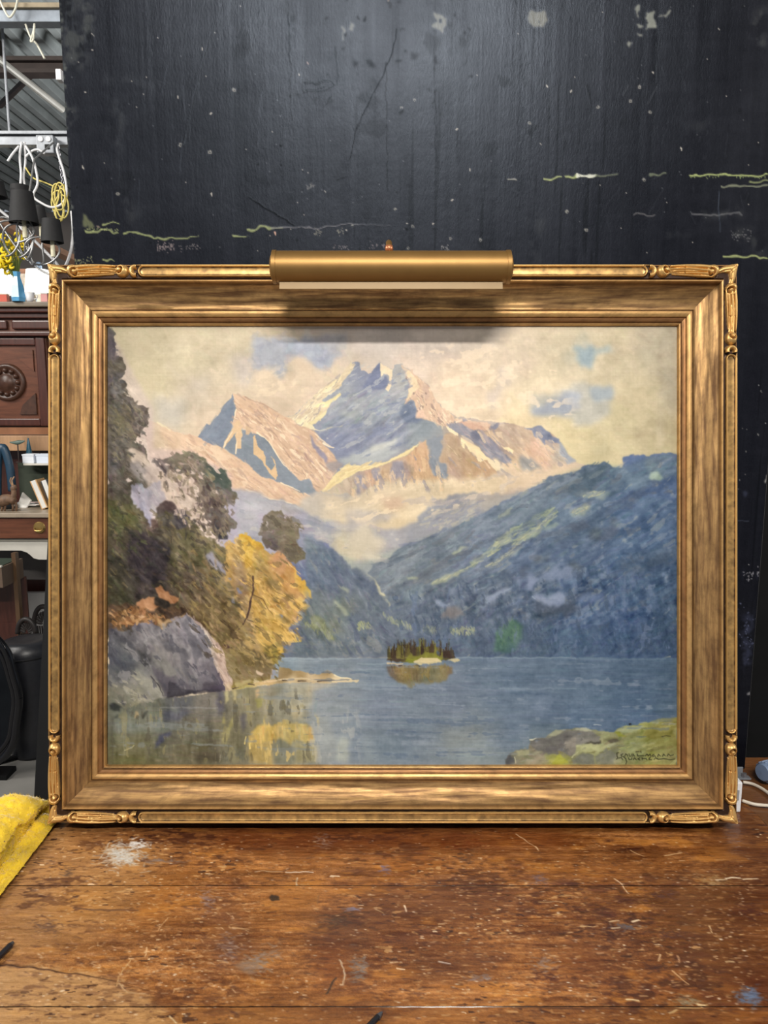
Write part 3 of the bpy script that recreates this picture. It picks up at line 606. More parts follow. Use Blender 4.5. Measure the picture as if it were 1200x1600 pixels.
def paint_board(p):
    r = p.rng; h, w = p.h, p.w
    n1 = fbm(r, h, w, 160, 120, 4); n2 = fbm(r, h, w, 260, 7, 3); n3 = fbm(r, h, w, 10, 10, 3); n4 = fbm(r, h, w, 5, 90, 2)
    base = np.array((17, 16.5, 22.5)); p.img[:] = base
    p.img += (2.2 * n1 + 1.6 * n2 + 1.0 * n3 + .6 * n4)[..., None] * np.array((1, 1, 1.05))
    # dull scuffed speckle, denser upward
    fine = r.standard_normal((h, w)); p.img += (1.1 * fine)[..., None]
    yy = np.linspace(0, 1, h)[:, None]
    pt = np.clip((fbm(r, h, w, 34, 30, 4) - 1.15) * 2.2, 0, 1) * np.clip(1.25 - yy * 2.0, 0, 1) * .75
    p.img = p.img * (1 - pt[..., None]) + np.array((5, 5, 7)) * pt[..., None]
    p.hgt += .25 * n2 + .15 * n3
    DU = (74, 77, 72); CH = (182, 176, 166); YG = (150, 158, 106)
    vs = np.clip((fbm(r, h, w, 90, 3.2, 2) - .9) * 2, 0, 1) * np.clip(.5 + .8 * n1, 0, 1); p.img = p.img * (1 - .6 * vs[..., None]) + np.array((7, 7, 10)) * .6 * vs[..., None]
    # dusty bloom on the left and right
    for win, q, a in (('P1', [(20, -20), (200, 0), (190, 180), (150, 330), (60, 380), (20, 200)], .55), ('P3', [(1120, 60), (1200, 40), (1200, 240), (1140, 230)], .5), ('P1', [(20, 450), (70, 560), (80, 700), (50, 640)], .7),
                      ('P1', [(280, 500), (330, 520), (320, 820), (390, 1120), (360, 1130), (300, 830)], .32), ('P1', [(420, 1060), (440, 1070), (350, 1190), (330, 1180)], .25), ('P1', [(230, 400), (560, 410), (560, 436), (240, 420)], .3),
                      ('P3', [(840, 995), (1080, 985), (1080, 1015), (850, 1012)], .5), ('P3', [(1020, 1085), (1130, 1075), (1130, 1130), (1030, 1120)], .5), ('P3', [(80, 1020), (160, 1010), (130, 1220), (100, 1220)], .25),
                      ('P3', [(780, 1080), (830, 1085), (820, 1110), (790, 1105)], .35), ('P3', [(740, 1090), (765, 1090), (762, 1115), (738, 1110)], .5), ('P3', [(890, 730), (930, 730), (915, 760)], .5), ('P3', [(740, 575), (955, 590), (950, 608), (750, 592)], .3),
                      ('Q2', [(290, 440), (450, 420), (460, 640), (430, 880), (300, 860)], .45), ('Q2', [(310, 60), (450, 60), (440, 130), (330, 180)], .5), ('P3', [(1130, 1110), (1200, 1130), (1200, 1230), (1110, 1180)], .4), ('P1', [(380, 1045), (900, 1045), (900, 1060), (390, 1056)], .22), ('P1', [(230, 600), (250, 600), (260, 900), (240, 900)], .2)):
        P = p.pts(win, q); m = p.mask(P, 3, 3)
        if m is None: continue
        x0, y0, x1, y1, k = m; nn = np.clip(.45 + .8 * n3[y0:y1, x0:x1], 0, 1); k = (k * nn * a)[..., None]
        c = np.array(DU if win[0] == 'P' else (70, 76, 104), float); p.img[y0:y1, x0:x1] = p.img[y0:y1, x0:x1] * (1 - k) + c * k
    # ragged pale edge at the left
    for i in range(60):
        yv = i * 24 + r.random() * 20
        p.poly('P1', [(8 + yv * .056 - 8, yv), (8 + yv * .056 + 6 + 5 * r.random(), yv + 3), (8 + yv * .056 + 6 + 7 * r.random(), yv + 16), (8 + yv * .056 - 8, yv + 22)], (88, 92, 86), .6, 1.4, .35 + .5 * r.random())
    def chip(win, x, y, s=5, c=CH, ang=None, ring=False):
        if ring:
            p.poly(win, [(x + s * math.cos(t), y + s * math.sin(t)) for t in [i * .7 for i in range(9)]], (130, 128, 122), .5, .4, .95)
            p.poly(win, [(x + s * .4 * math.cos(t) + .6, y + s * .4 * math.sin(t) + 1) for t in [i * .9 for i in range(7)]], (8, 8, 9), .4, .2, 1)
        else:
            a = ang if ang is not None else r.random() * 3.1; dx_, dy_ = math.cos(a), math.sin(a); l = s * .95; b = s * .36
            p.poly(win, [(x + dx_ * l, y + dy_ * l), (x - dy_ * b, y + dx_ * b), (x - dx_ * l, y - dy_ * l), (x + dy_ * b, y - dx_ * b)], c, .45, .5, .95)
    for x, y, s, a in ((237, 50, 6, 1.5), (180, 175, 11, .9), (183, 258, 9, .8), (510, 198, 8, 2.2), (800, 173, 7, 1.2), (735, 252, 9, 1.4), (752, 388, 7, .8), (455, 390, 6, 2.6), (375, 415, 8, 1.5), (434, 478, 6, 1.2), (142, 470, 9, 1.5), (615, 500, 10, 1.4), (775, 580, 11, 2.6), (785, 990, 11, 1.6), (130, 850, 12, 1.2), (403, 545, 4, 0),
                       (1090, 670, 4, 0), (955, 760, 5, .6), (490, 845, 4, 0), (600, 5, 5, 0), (928, 32, 5, 0), (795, 275, 4, 0), (275, 318, 4, 0), (1137, 1066, 5, 0), (1015, 1275, 5, 0), (510, 1352, 8, 1.5), (458, 1358, 9, 0), (105, 315, 4, 1), (240, 830, 4, 0), (380, 850, 4, 0), (650, 925, 4, 0)): chip('P1', x, y, s, ang=a)
    chip('P1', 1110, 1185, 13, (188, 150, 134), 1.4); chip('P1', 1082, 1193, 5)
    for x, y in ((898, 457), (775, 773), (307, 985), (625, 738)): chip('P1', x, y, 10, ring=True)
    for x, y in ((1133, 740), (1135, 842), (1018, 835), (1008, 722), (102, 950), (475, 1230), (985, 1310), (1007, 497), (1157, 610), (1184, 490)): p.poly('P1', [(x - 5, y - 4), (x + 4, y - 5), (x + 5, y + 6), (x - 4, y + 5)], (8, 8, 9), .5, .4, 1)
    p.line('P1', [(827, 25), (760, 230), (700, 440), (640, 740)], (66, 70, 78), .9, .8, .7); p.line('P1', [(824, 40), (720, 380), (636, 742)], (3, 3, 5), 1.2, 1.0, .9)
    p.line('P1', [(970, 1000), (1070, 1065), (1200, 1145)], (4, 4, 6), 1.4, 1.1, .8)
    p.poly('P1', [(128, 1078), (150, 1110), (190, 1150), (150, 1160), (132, 1140)], (106, 110, 76), .8, 2, .75)
    for q in ([(240, 1142), (320, 1140)], [(140, 1170), (240, 1170), (310, 1176)], [(350, 1182), (460, 1196), (560, 1212), (640, 1206), (715, 1200)], [(890, 1200), (970, 1196)], [(225, 1322), (290, 1322)], [(970, 1160), (1070, 1155), (1140, 1155)]): p.line('P1', q, YG, 2.4, 1.2, .8, 1.6)
    for i in range(34): chip('P1', 145 + r.random() * 170, 1167 + r.normal() * 5, 5, YG, r.random() * .5)
    for i in range(26): chip('P1', 92 + r.random() * 90, 1322 + r.normal() * 9, 6, (140, 142, 104), 1.5 + r.normal() * .4)
    for i in range(70): chip('P1', 505 + r.random() * 90, 1255 + r.normal() * 13, 6, (128, 116, 116), 1.2 + r.normal() * .5)
    for i in range(40): chip('P1', 615 + r.random() * 105, 1255 + r.normal() * 9, 5, (112, 106, 106), 1.2 + r.normal() * .6)
    chip('P1', 210, 1152, 14, (118, 104, 92), .5)
    # middle
    for q in ([(392, 120), (408, 118), (412, 150), (404, 192), (394, 188), (396, 150)], [(440, 120), (458, 125), (452, 150), (432, 155)]): p.poly('P2', q, (120, 118, 104), .8, 1.8, .7)
    p.poly('P2', [(835, 50), (860, 60), (900, 90), (890, 150), (830, 145), (820, 120)], (128, 126, 112), .8, 2.6, .75); p.poly('P2', [(855, 92), (872, 92), (872, 110), (856, 112)], (16, 16, 18), .6, .5)
    p.line('P2', [(625, -10), (622, 12), (632, 22), (630, 34)], (12, 10, 10), 4, 3); p.line('P2', [(624, -10), (622, 8)], (120, 90, 60), 1.4, 1)
    p.line('P2', [(662, 140), (640, 250), (600, 350), (510, 520), (470, 620), (440, 745)], (3, 3, 5), 1.8, 1.2, .9); p.line('P2', [(0, 950), (60, 985), (180, 1060)], (4, 4, 6), 1.4, 1.2, .8)
    for q in ([(220, 388), (360, 380), (372, 400), (340, 428), (225, 434), (220, 388)], [(230, 395), (345, 392)], [(235, 425), (330, 415)], [(375, 848), (400, 838), (428, 830)], [(355, 455), (340, 480), (326, 500)], [(612, 300), (616, 900)], [(838, 420), (846, 760)], [(155, 60), (162, 300), (170, 560)], [(380, 220), (385, 400)]): p.line('P2', q, (4, 4, 6), 1.4, 1.0, .75, 1.0)
    for i in range(46): x, y = 130 + r.random() * 900, r.random() ** 1.4 * 560; s = 3 + r.random() * 8; p.poly('P2', [(x - s, y - s * .8), (x + s, y - s), (x + s * .8, y + s), (x - s * .7, y + s * .8)], (4, 4, 5), .8, 1.6, .8)
    for x, y in ((147, 50), (180, 75), (175, 180), (745, 270), (840, 285), (540, 300), (470, 300), (490, 470)): p.poly('P2', [(x - 16, y - 14), (x + 18, y - 16), (x + 12, y + 14), (x - 12, y + 18)], (4, 4, 6), 1.2, 2.6, .8)
    for x, y in ((655, 985), (914, 1120), (1055, 1127), (715, 1165), (683, 508), (745, 470), (455, 1062), (737, 1065)): chip('P2', x, y, 7, ring=True)
    for x, y, s in ((947, 608, 9), (921, 942, 9), (1004, 800, 10), (708, 1050, 9), (833, 1050, 9), (205, 350, 7), (80, 620, 4), (218, 800, 5), (245, 812, 5), (1040, 356, 5), (1172, 526, 4), (860, 822, 5), (195, 950, 5), (325, 900, 6), (640, 822, 4), (532, 852, 4), (425, 1082, 6), (225, 1012, 5), (10, 1180, 4), (160, 1075, 5)): chip('P2', x, y, s)
    chip('P2', 95, 1095, 12, (190, 150, 130), 1.2); chip('P2', 245, 297, 9, (120, 96, 88), 1.4)
    for x, y in ((708, 1075), (833, 1075), (190, 1128), (950, 465), (832, 325), (825, 680), (662, 905), (118, 684), (118, 778), (162, 454), (890, 485), (336, 350), (10, 772)): p.poly('P2', [(x - 6, y - 5), (x + 6, y - 4), (x + 5, y + 6), (x - 5, y + 5)], (8, 8, 9), .5, .5)
    p.line('P2', [(80, 1068), (250, 1066), (360, 1060), (480, 1060)], (120, 118, 120), 1.7, 1, .7, 1.6); p.line('P2', [(480, 1058), (630, 1056)], (80, 80, 84), 1, .8, .7)
    for x0_, x1_, y_, c in ((275, 310, 1088, (118, 116, 106)), (372, 415, 1090, (118, 116, 106)), (365, 440, 1162, (110, 104, 106)), (535, 630, 1155, (112, 104, 106)), (870, 910, 1165, (120, 118, 118)), (240, 275, 876, (100, 98, 96))):
        for i in range(26): chip('P2', x0_ + r.random() * (x1_ - x0_), y_ + r.normal() * 8, 5, c, r.random() * 3)
    # right
    p.poly('P3', [(75, 90), (100, 60), (150, 55), (168, 90), (150, 130), (100, 128)], (124, 122, 108), .9, 2.6, .75); p.poly('P3', [(122, 98), (132, 98), (130, 110)], (14, 14, 15), .5, .3)
    for q in ([(580, 45), (605, 40), (606, 75), (585, 80)], [(640, 50), (668, 40), (672, 80), (690, 130), (660, 145), (630, 150), (640, 110), (625, 90)], [(580, 115), (615, 118), (625, 135), (595, 138)], [(690, 80), (720, 60), (725, 40), (748, 42), (730, 62), (705, 84)], [(580, 165), (615, 165), (605, 178)], [(545, 195), (568, 200), (555, 215)], [(670, 122), (690, 125), (685, 145)]): p.poly('P3', q, (132, 134, 124), .7, 2.2, .85)
    for x, y in ((600, 410), (650, 526), (82, 580), (621, 847), (260, 995), (350, 1080), (405, 505), (560, 477)): chip('P3', x, y, 8, ring=True)
    for x, y, s in ((165, 408, 9), (280, 433, 9), (661, 343, 8), (570, 430, 6), (795, 695, 10), (510, 1074, 6), (30, 163, 5), (425, 55, 4), (137, 678, 5), (417, 873, 5), (536, 905, 4), (1010, 452, 8), (970, 140, 7), (918, 272, 6), (1000, 658, 5), (1110, 960, 5), (630, 1188, 5), (725, 952, 5), (848, 1137, 5), (1065, 750, 6), (1152, 668, 5), (1112, 776, 5), (1130, 755, 5), (295, 366, 5)): chip('P3', x, y, s)
    for q, c, a in (([(150, 838), (235, 836)], YG, .9), ([(255, 832), (310, 830)], YG, .95), ([(310, 828), (400, 826)], (212, 214, 196), .9), ([(400, 828), (495, 825)], (110, 116, 92), .7), ([(640, 822), (720, 821)], (120, 128, 100), .7), ([(835, 823), (1000, 821), (1200, 824)], (150, 160, 104), .95), ([(1120, 850), (1200, 852)], YG, .7), ([(980, 880), (1060, 878), (1200, 874)], (130, 134, 110), .8), ([(580, 1012), (665, 1010)], (100, 98, 98), .7), ([(990, 1208), (1120, 1207), (1200, 1212)], (150, 158, 106), .9), ([(-20, 846), (20, 844)], (150, 150, 140), .8),
                    ([(840, 1008), (1080, 1004)], (96, 96, 98), .7)): p.line('P3', q, c, 2.2, 1.6, a, 1.2)
    for i in range(50): chip('P3', 840 + r.random() * 360, 826 + abs(r.normal()) * 7, 5, (120, 132, 86), 1.5)
    for i in range(60): chip('P3', 1030 + r.random() * 100, 1105 + r.normal() * 16, 5, (92, 92, 94), .1)
    p.line('P3', [(350, 400), (362, 440), (372, 485)], (8, 8, 10), 2, 1, .9); p.line('P3', [(970, 900), (974, 1090)], (64, 72, 84), 1, .8, .7); p.line('P3', [(550, 400), (520, 450)], (60, 62, 64), .9, .7, .7); p.line('P3', [(680, 410), (640, 490)], (60, 62, 64), .9, .7, .7)
    for i in range(90): chip('P3', 300 + r.random() * 900, r.random() * 1220, 2.2 + 1.5 * r.random(), (92, 94, 96))
    for i in range(70): chip('P1', r.random() * 1200, r.random() * 1330, 2.4 + 1.5 * r.random(), (94, 96, 98))
    for i in range(60): chip('P2', r.random() * 1200, 500 + r.random() * 680, 2.2 + r.random(), (104, 104, 108))
    for i in range(24):
        x = r.random() * 1200; y = r.random() * 1000; p.line('P1', [(x, y), (x + r.normal() * 8, y + 60 + 120 * r.random())], (44, 47, 54), .9, .6, .5)
        x = r.random() * 1200; y = r.random() * 1000; p.line('P3', [(x, y), (x + r.normal() * 30, y + 20 + 100 * r.random())], (46, 48, 54), .9, .6, .4)
    # strip right of the frame
    for x, y, s in ((480, 65, 16), (325, 372, 12), (365, 380, 12), (455, 430, 13), (345, 757, 11), (302, 812, 12), (288, 880, 10), (355, 570, 12)): chip('Q1', x, y, s, (118, 118, 116), 1.2)
    for x, y in ((435, 312), (530, 243), (460, 10), (517, 330), (375, 1510)): chip('Q1', x, y, 8, (190, 190, 190))
    p.poly('Q1', [(330, 900), (360, 910), (350, 950), (330, 945)], (56, 60, 78), 1, 1, .7); p.line('Q1', [(285, 1150), (372, 1138)], (70, 78, 94), 1, .8, .7)
    for i in range(30): chip('Q2', 400 + r.normal() * 38, 95 + r.normal() * 26, 12, (126, 126, 132))
    for i in range(36): chip('Q2', 360 + r.normal() * 50, 600 + r.normal() * 110, 10, (92, 98, 124))
    for x, y, l in ((474, 200, 110), (466, 300, 40), (464, 440, 36), (450, 620, 24), (430, 1020, 30), (418, 1080, 16), (425, 1130, 20), (412, 1215, 34), (409, 1340, 20), (403, 1418, 14), (390, 1500, 20), (500, 40, 50), (362, 1080, 12)): p.poly('Q2', [(x - 6, y - l), (x + 5, y - l), (x + 6, y + l), (x - 8, y + l)], (150, 150, 152), .8, 1.6, .85)
    for x, y in ((503, 1220), (495, 1345), (527, 800)): p.poly('Q1', [(x - 5, y - 40), (x + 5, y - 40), (x + 4, y + 40), (x - 5, y + 36)], (160, 158, 154), .7, 1.4, .85)
    p.img = np.clip(p.img, 4, 240); p.hgt = np.clip(p.hgt, -1, 2)

def paint_table(p):
    """worn workbench top: grain runs left to right"""
    r = p.rng; h, w = p.h, p.w
    g1 = fbm(r, h, w, 40, 420, 4); g2 = fbm(r, h, w, 5, 160, 3); g3 = fbm(r, h, w, 22, 60, 4); g4 = fbm(r, h, w, 2.4, 26, 2); big = fbm(r, h, w, 130, 200, 3); spk = fbm(r, h, w, 4, 9, 3)
    C = np.array((128, 78, 37.0)) + (13 * g1 + 9 * g2)[..., None] * np.array((1, .8, .5)) + (22 * g3)[..., None] * np.array((1, .78, .45)) + (9 * g4)[..., None]
    dark = np.clip(.35 + .6 * big + .5 * g3 + .25 * spk, 0, 1)[..., None]
    C = C * (1 - .55 * dark) + np.array((80, 42, 22.0)) * .55 * dark
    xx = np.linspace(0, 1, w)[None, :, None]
    lf = np.clip(1 - xx / .34, 0, 1) ** 1.2 * .3; rt = np.clip((xx - .62) / .38, 0, 1) * .22  # paler left, darker right: sheen and shade painted into the colour, besides wear
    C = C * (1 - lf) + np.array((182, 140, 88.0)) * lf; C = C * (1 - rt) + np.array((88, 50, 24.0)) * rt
    C = C + (r.standard_normal((h, w)) * 9 + 9 * fbm(r, h, w, 1.6, 6, 2) + 7 * fbm(r, h, w, 5, 22, 2))[..., None] * np.array((1, .85, .6))
    bl = np.clip((fbm(r, h, w, 16, 34, 3) - .55) * 1.5, 0, 1) * np.clip(.6 + .7 * big, 0, 1) * np.clip(.35 + xx[..., 0], 0, 1)
    C = C * (1 - .6 * bl[..., None]) + np.array((70, 34, 28.0)) * .6 * bl[..., None]
    gd = np.clip((fbm(r, h, w, 14, 40, 3) - .8) * 1.5, 0, 1)[..., None]; C = C * (1 - .5 * gd) + np.array((186, 122, 50.0)) * .5 * gd
    p.img[:] = C
    def area(q, c, a, soft=14, win='W', rough=8):
        p.poly(win, q, c, soft, rough, a, 3)
    area([(-10, 1290), (150, 1290), (260, 1330), (200, 1420), (120, 1480), (-10, 1500)], (176, 132, 82), .55)
    area([(-20, 1506), (60, 1509), (130, 1520), (190, 1532), (230, 1560), (300, 1610), (-20, 1612)], (188, 150, 102), .62, 2.5, 'W', 3); area([(230, 1575), (420, 1570), (440, 1612), (240, 1612)], (160, 114, 62), .4, 6)
    area([(230, 1380), (300, 1360), (280, 1440), (210, 1440)], (168, 106, 40), .6); area([(90, 1395), (150, 1390), (150, 1425), (90, 1420)], (176, 116, 44), .55)
    for q, c, a in (([(330, 1290), (900, 1290), (880, 1330), (360, 1335)], (104, 52, 22), .55), ([(110, 1290), (330, 1292), (330, 1320), (120, 1310)], (118, 70, 34), .5), ([(560, 1390), (820, 1370), (800, 1420), (600, 1440)], (88, 50, 30), .5), ([(330, 1400), (380, 1420), (400, 1500), (330, 1520)], (82, 46, 34), .5), ([(520, 1420), (620, 1410), (560, 1480), (480, 1470)], (74, 44, 32), .5), ([(480, 1480), (560, 1480), (540, 1540), (490, 1530)], (96, 46, 18), .55),
                    ([(1020, 1380), (1210, 1370), (1210, 1560), (1080, 1540)], (80, 44, 24), .6), ([(1100, 1280), (1210, 1280), (1210, 1360), (1120, 1340)], (98, 58, 30), .5), ([(890, 1480), (960, 1490), (950, 1540), (880, 1530)], (84, 42, 22), .5), ([(640, 1490), (800, 1480), (780, 1530), (640, 1530)], (88, 50, 28), .45), ([(1160, 1530), (1210, 1520), (1210, 1600), (1140, 1590)], (84, 36, 18), .55)):
        area(q, c, a, 9)
    for q, c in (([(860, 1500), (900, 1480), (940, 1500), (880, 1520)], (160, 98, 40)), ([(1000, 1520), (1100, 1520), (1090, 1560), (1000, 1560)], (150, 86, 34)), ([(430, 1390), (520, 1385), (500, 1420), (430, 1430)], (162, 104, 46)), ([(600, 1330), (700, 1330), (690, 1360), (600, 1365)], (146, 86, 36)), ([(860, 1340), (1000, 1350), (960, 1380), (860, 1370)], (146, 88, 38)), ([(540, 1575), (1210, 1572), (1210, 1610), (540, 1610)], (152, 100, 48)), ([(300, 1570), (540, 1560), (540, 1610), (300, 1610)], (140, 90, 44))): area(q, c, .5, 8)
    # dense pale and dark flecking where the varnish has worn through
    f1 = fbm(r, h, w, 3.2, 9, 2); f2 = fbm(r, h, w, 2.6, 7, 2); f3 = fbm(r, h, w, 2.2, 6, 2); zone = np.clip(.45 + .6 * fbm(r, h, w, 60, 90, 3), .12, 1)
    for fz, th_z, c, a in ((f1, 1.25, (196, 152, 100), .75), (f2, 1.1, (52, 28, 20), .8), (f3, 1.75, (226, 196, 158), .9)):
        k = (np.clip((fz - th_z) / .3, 0, 1) * zone * a)[..., None]; p.img = p.img * (1 - k) + np.array(c, float) * k; p.hgt += (.5 if c[0] > 100 else -.6) * k[..., 0]
    # dark pitted worm
    dk = np.clip((g3 + .8 * spk - .75) * 1.4, 0, 1) * np.clip(.55 + .5 * big, 0, 1)
    p.img = p.img * (1 - .75 * dk[..., None]) + np.array((58, 28, 18.0)) * .75 * dk[..., None]
    p.hgt -= .7 * dk
    p.hgt += .22 * g2 + .3 * spk + .2 * g4
    def on(x, y): return p.pts('W', [(x, y)])[0]
    def fleck(x, y, l, c, a=.85, ang=0, wd=1.1):
        q = on(x, y); p.dab(q[0], q[1], ang, l, wd, c, a, .8)
    LT = [(206, 170, 124), (190, 150, 104), (222, 190, 150), (176, 132, 88)]
    for i in range(3000):
        x = r.random() * 1200; y = 1300 + r.random() * 295
        dens = .25 + .75 * (x > 640) * (abs(y - 1450) < 110) + .3 * (abs(x - 330) < 130) * (abs(y - 1470) < 70)
        if r.random() < dens: fleck(x, y, 2 + 6 * r.random() ** 3, LT[r.integers(4)], .35 + .45 * r.random(), r.normal() * .12, .9 + .7 * r.random())
    for i in range(1500):
        x = r.random() * 1200; y = 1300 + r.random() * 295; fleck(x, y, 2 + 9 * r.random() ** 2, [(58, 30, 20), (76, 42, 26), (64, 38, 36)][r.integers(3)], .55, r.normal() * .25, .9 + 2.0 * r.random() ** 2)
    for i in range(60):
        x = r.random() * 1200; y = 1310 + r.random() * 280; fleck(x, y, 5 + 12 * r.random(), LT[r.integers(4)], .3, r.normal() * .9, .8)
    for i in range(700):
        x = 60 + r.random() * 1120; y = 1310 + r.random() * 285; fleck(x, y, 1.4 + 1.6 * r.random(), (236, 222, 200), .5 + .4 * r.random(), 0, 1.2)  # specular glints of the varnish, painted as tiny near-white flecks
    for i in range(420): fleck(60 + r.random() * 340, 1360 + r.random() * 190, 2 + 5 * r.random(), LT[r.integers(4)], .6, r.normal() * .6, 1.2)
    # white bleached stain
    for i in range(330):
        x = 192 + r.normal() * 15; y = 1336 + r.normal() * 9
        fleck(x, y, 4 + 6 * r.random(), [(196, 194, 186), (176, 168, 156), (206, 204, 200)][r.integers(3)], .5, r.normal() * .8, 2.2)
    for i in range(70): fleck(215 + r.normal() * 9, 1318 + r.normal() * 4, 5, (214, 210, 206), .7, r.normal() * .8, 2)
    for cx_, cy_, sx, sy, n, cs in ((250, 1345, 18, 2.5, 60, [(112, 96, 92), (128, 112, 104)]), (360, 1480, 9, 12, 70, [(120, 98, 92), (88, 62, 60), (140, 118, 108)]), (325, 1405, 6, 8, 40, [(110, 88, 92), (130, 112, 116)]), (405, 1505, 10, 8, 70, [(134, 116, 104), (120, 108, 104)]), (560, 1515, 8, 12, 60, [(126, 120, 118), (104, 96, 96)]), (508, 1315, 8, 8, 40, [(140, 112, 98), (118, 94, 88)]), (603, 1358, 4, 5, 24, [(116, 108, 140), (98, 86, 112)]), (548, 1420, 6, 2.4, 20, [(120, 116, 140)]),
                                    (1172, 1557, 9, 7, 110, [(84, 100, 128), (70, 84, 112), (104, 116, 138)]), (842, 1374, 7, 5, 40, [(110, 90, 98), (92, 72, 80)]), (850, 1505, 10, 6, 40, [(124, 104, 96), (140, 120, 110)]), (978, 1448, 14, 3, 40, [(88, 84, 92)]), (1075, 1565, 9, 4, 34, [(136, 122, 96), (118, 108, 88)]), (1112, 1376, 14, 7, 60, [(152, 124, 84), (168, 142, 104)]), (1120, 1372, 30, 5, 50, [(150, 112, 68)]), (420, 1490, 12, 8, 40, [(130, 108, 96)]), (755, 1527, 10, 3, 26, [(126, 112, 112)]),
                                    (1045, 1460, 16, 3, 30, [(66, 40, 40)]), (1040, 1398, 14, 4, 50, [(70, 42, 44)]), (1170, 1422, 12, 5, 50, [(64, 30, 26)]), (860, 1525, 10, 6, 50, [(70, 34, 24)]), (1030, 1512, 12, 4, 40, [(62, 34, 28)]), (960, 1463, 10, 4, 40, [(64, 34, 24)]), (730, 1320, 20, 6, 60, [(92, 36, 14)]), (730, 1340, 8, 4, 30, [(64, 44, 40)]), (530, 1437, 12, 6, 50, [(52, 38, 32)]), (150, 1360, 30, 6, 24, [(160, 122, 84)]), (78, 1449, 12, 6, 60, [(84, 58, 46)]), (105, 1362, 6, 4, 30, [(84, 62, 50)])):
        for i in range(n): fleck(cx_ + r.normal() * sx, cy_ + r.normal() * sy, 3 + 5 * r.random(), cs[r.integers(len(cs))], .55, r.normal() * .5, 1.8)
    p.poly('T2', [(60, 485), (75, 470), (105, 478), (110, 496), (80, 502)], (52, 34, 24), .6, .8)
    # cracks, scratches, chips with a place of their own
    p.line('T1', [(-10, 800), (60, 806), (150, 816), (260, 832), (380, 850), (460, 864), (540, 880)], (62, 36, 22), 2.2, 1, .9); p.line('T1', [(540, 880), (700, 925), (830, 945)], (92, 52, 24), 1.6, .8, .7)
    p.line('T1', [(350, 535), (480, 545), (650, 545)], (70, 46, 40), 3, 1.6, .6)
    for q, c, w_ in (([(340, 306), (395, 295)], (210, 178, 136), 1.6), ([(690, 720), (678, 770)], (214, 178, 134), 1.2), ([(615, 780), (560, 860), (550, 900)], (190, 152, 104), 1.2), ([(790, 580), (740, 640)], (200, 160, 116), 1), ([(1090, 628), (1170, 634)], (206, 170, 126), 1.2), ([(120, 320), (160, 312), (205, 318)], (112, 78, 50), 1.6), ([(560, 890), (600, 930), (700, 945)], (184, 150, 110), 1.2), ([(800, 1040), (830, 1075)], (200, 176, 136), 1.6), ([(300, 250), (290, 265)], (196, 160, 116), 1)): p.line('T1', q, c, w_, w_ * .7, .85)
    for q, c, w_ in (([(0, 362), (120, 366)], (176, 150, 122), 1.4), ([(140, 367), (270, 367)], (214, 196, 178), 1.8), ([(195, 395), (190, 432)], (200, 184, 160), 1.4), ([(355, 384), (390, 388)], (230, 206, 176), 3), ([(392, 780), (410, 815), (418, 850), (410, 890)], (196, 176, 152), 1.4), ([(380, 865), (340, 920), (336, 940)], (44, 34, 30), 2), ([(700, 525), (706, 550)], (236, 214, 186), 1.6), ([(665, 820), (700, 824)], (226, 196, 160), 2), ([(860, 788), (915, 798)], (200, 182, 168), 2), ([(560, 540), (600, 560)], (190, 160, 120), 1), ([(300, 470), (290, 520)], (120, 84, 50), 1)): p.line('T2', q, c, w_, w_ * .7, .85)
    for q, c, w_ in (([(20, 190), (110, 248)], (206, 170, 132), 1.4), ([(110, 248), (128, 266)], (230, 200, 160), 1.4), ([(485, 400), (520, 425), (548, 468)], (214, 184, 150), 1.6), ([(960, 404), (1010, 402)], (222, 202, 170), 1.8), ([(1005, 396), (1070, 393)], (240, 224, 196), 2.2), ([(1080, 400), (1160, 399)], (226, 204, 172), 1.8), ([(870, 404), (960, 400)], (150, 110, 70), 1.2), ([(560, 265), (618, 294)], (196, 160, 118), 1.4), ([(720, 290), (800, 278)], (206, 172, 128), 1.6), ([(320, 622), (405, 620)], (206, 170, 124), 1.6), ([(130, 508), (240, 508)], (190, 156, 116), 1.2), ([(760, 830), (790, 860), (830, 890)], (206, 166, 120), 1.4), ([(700, 755), (690, 785)], (226, 190, 146), 1.4), ([(750, 1030), (800, 1005), (880, 1000), (920, 985)], (190, 160, 112), 1.6),
                     ([(540, 965), (600, 970)], (222, 196, 150), 1.8), ([(870, 985), (905, 990)], (216, 190, 146), 2.4), ([(0, 1003), (600, 1010), (1200, 1016)], (78, 46, 26), 1.6), ([(0, 380), (300, 374), (900, 376), (1200, 372)], (88, 52, 28), 1), ([(460, 600), (505, 598)], (214, 184, 146), 1.8), ([(470, 630), (510, 628)], (206, 176, 140), 1.8), ([(780, 760), (790, 790)], (200, 160, 120), 1.4), ([(930, 620), (940, 650)], (200, 170, 130), 1.4), ([(1040, 790), (1010, 790)], (190, 160, 120), 1.8), ([(570, 600), (600, 592)], (236, 214, 180), 2.4)): p.line('T3', q, c, w_, w_ * .7, .85)
    p.poly('T1', [(1090, 800), (1150, 785), (1200, 790), (1200, 850), (1130, 830)], (118, 100, 90), 1.6, 3, .6)
    p.img = np.clip(p.img, 8, 245); p.hgt = np.clip(p.hgt, -1.6, 1.6)

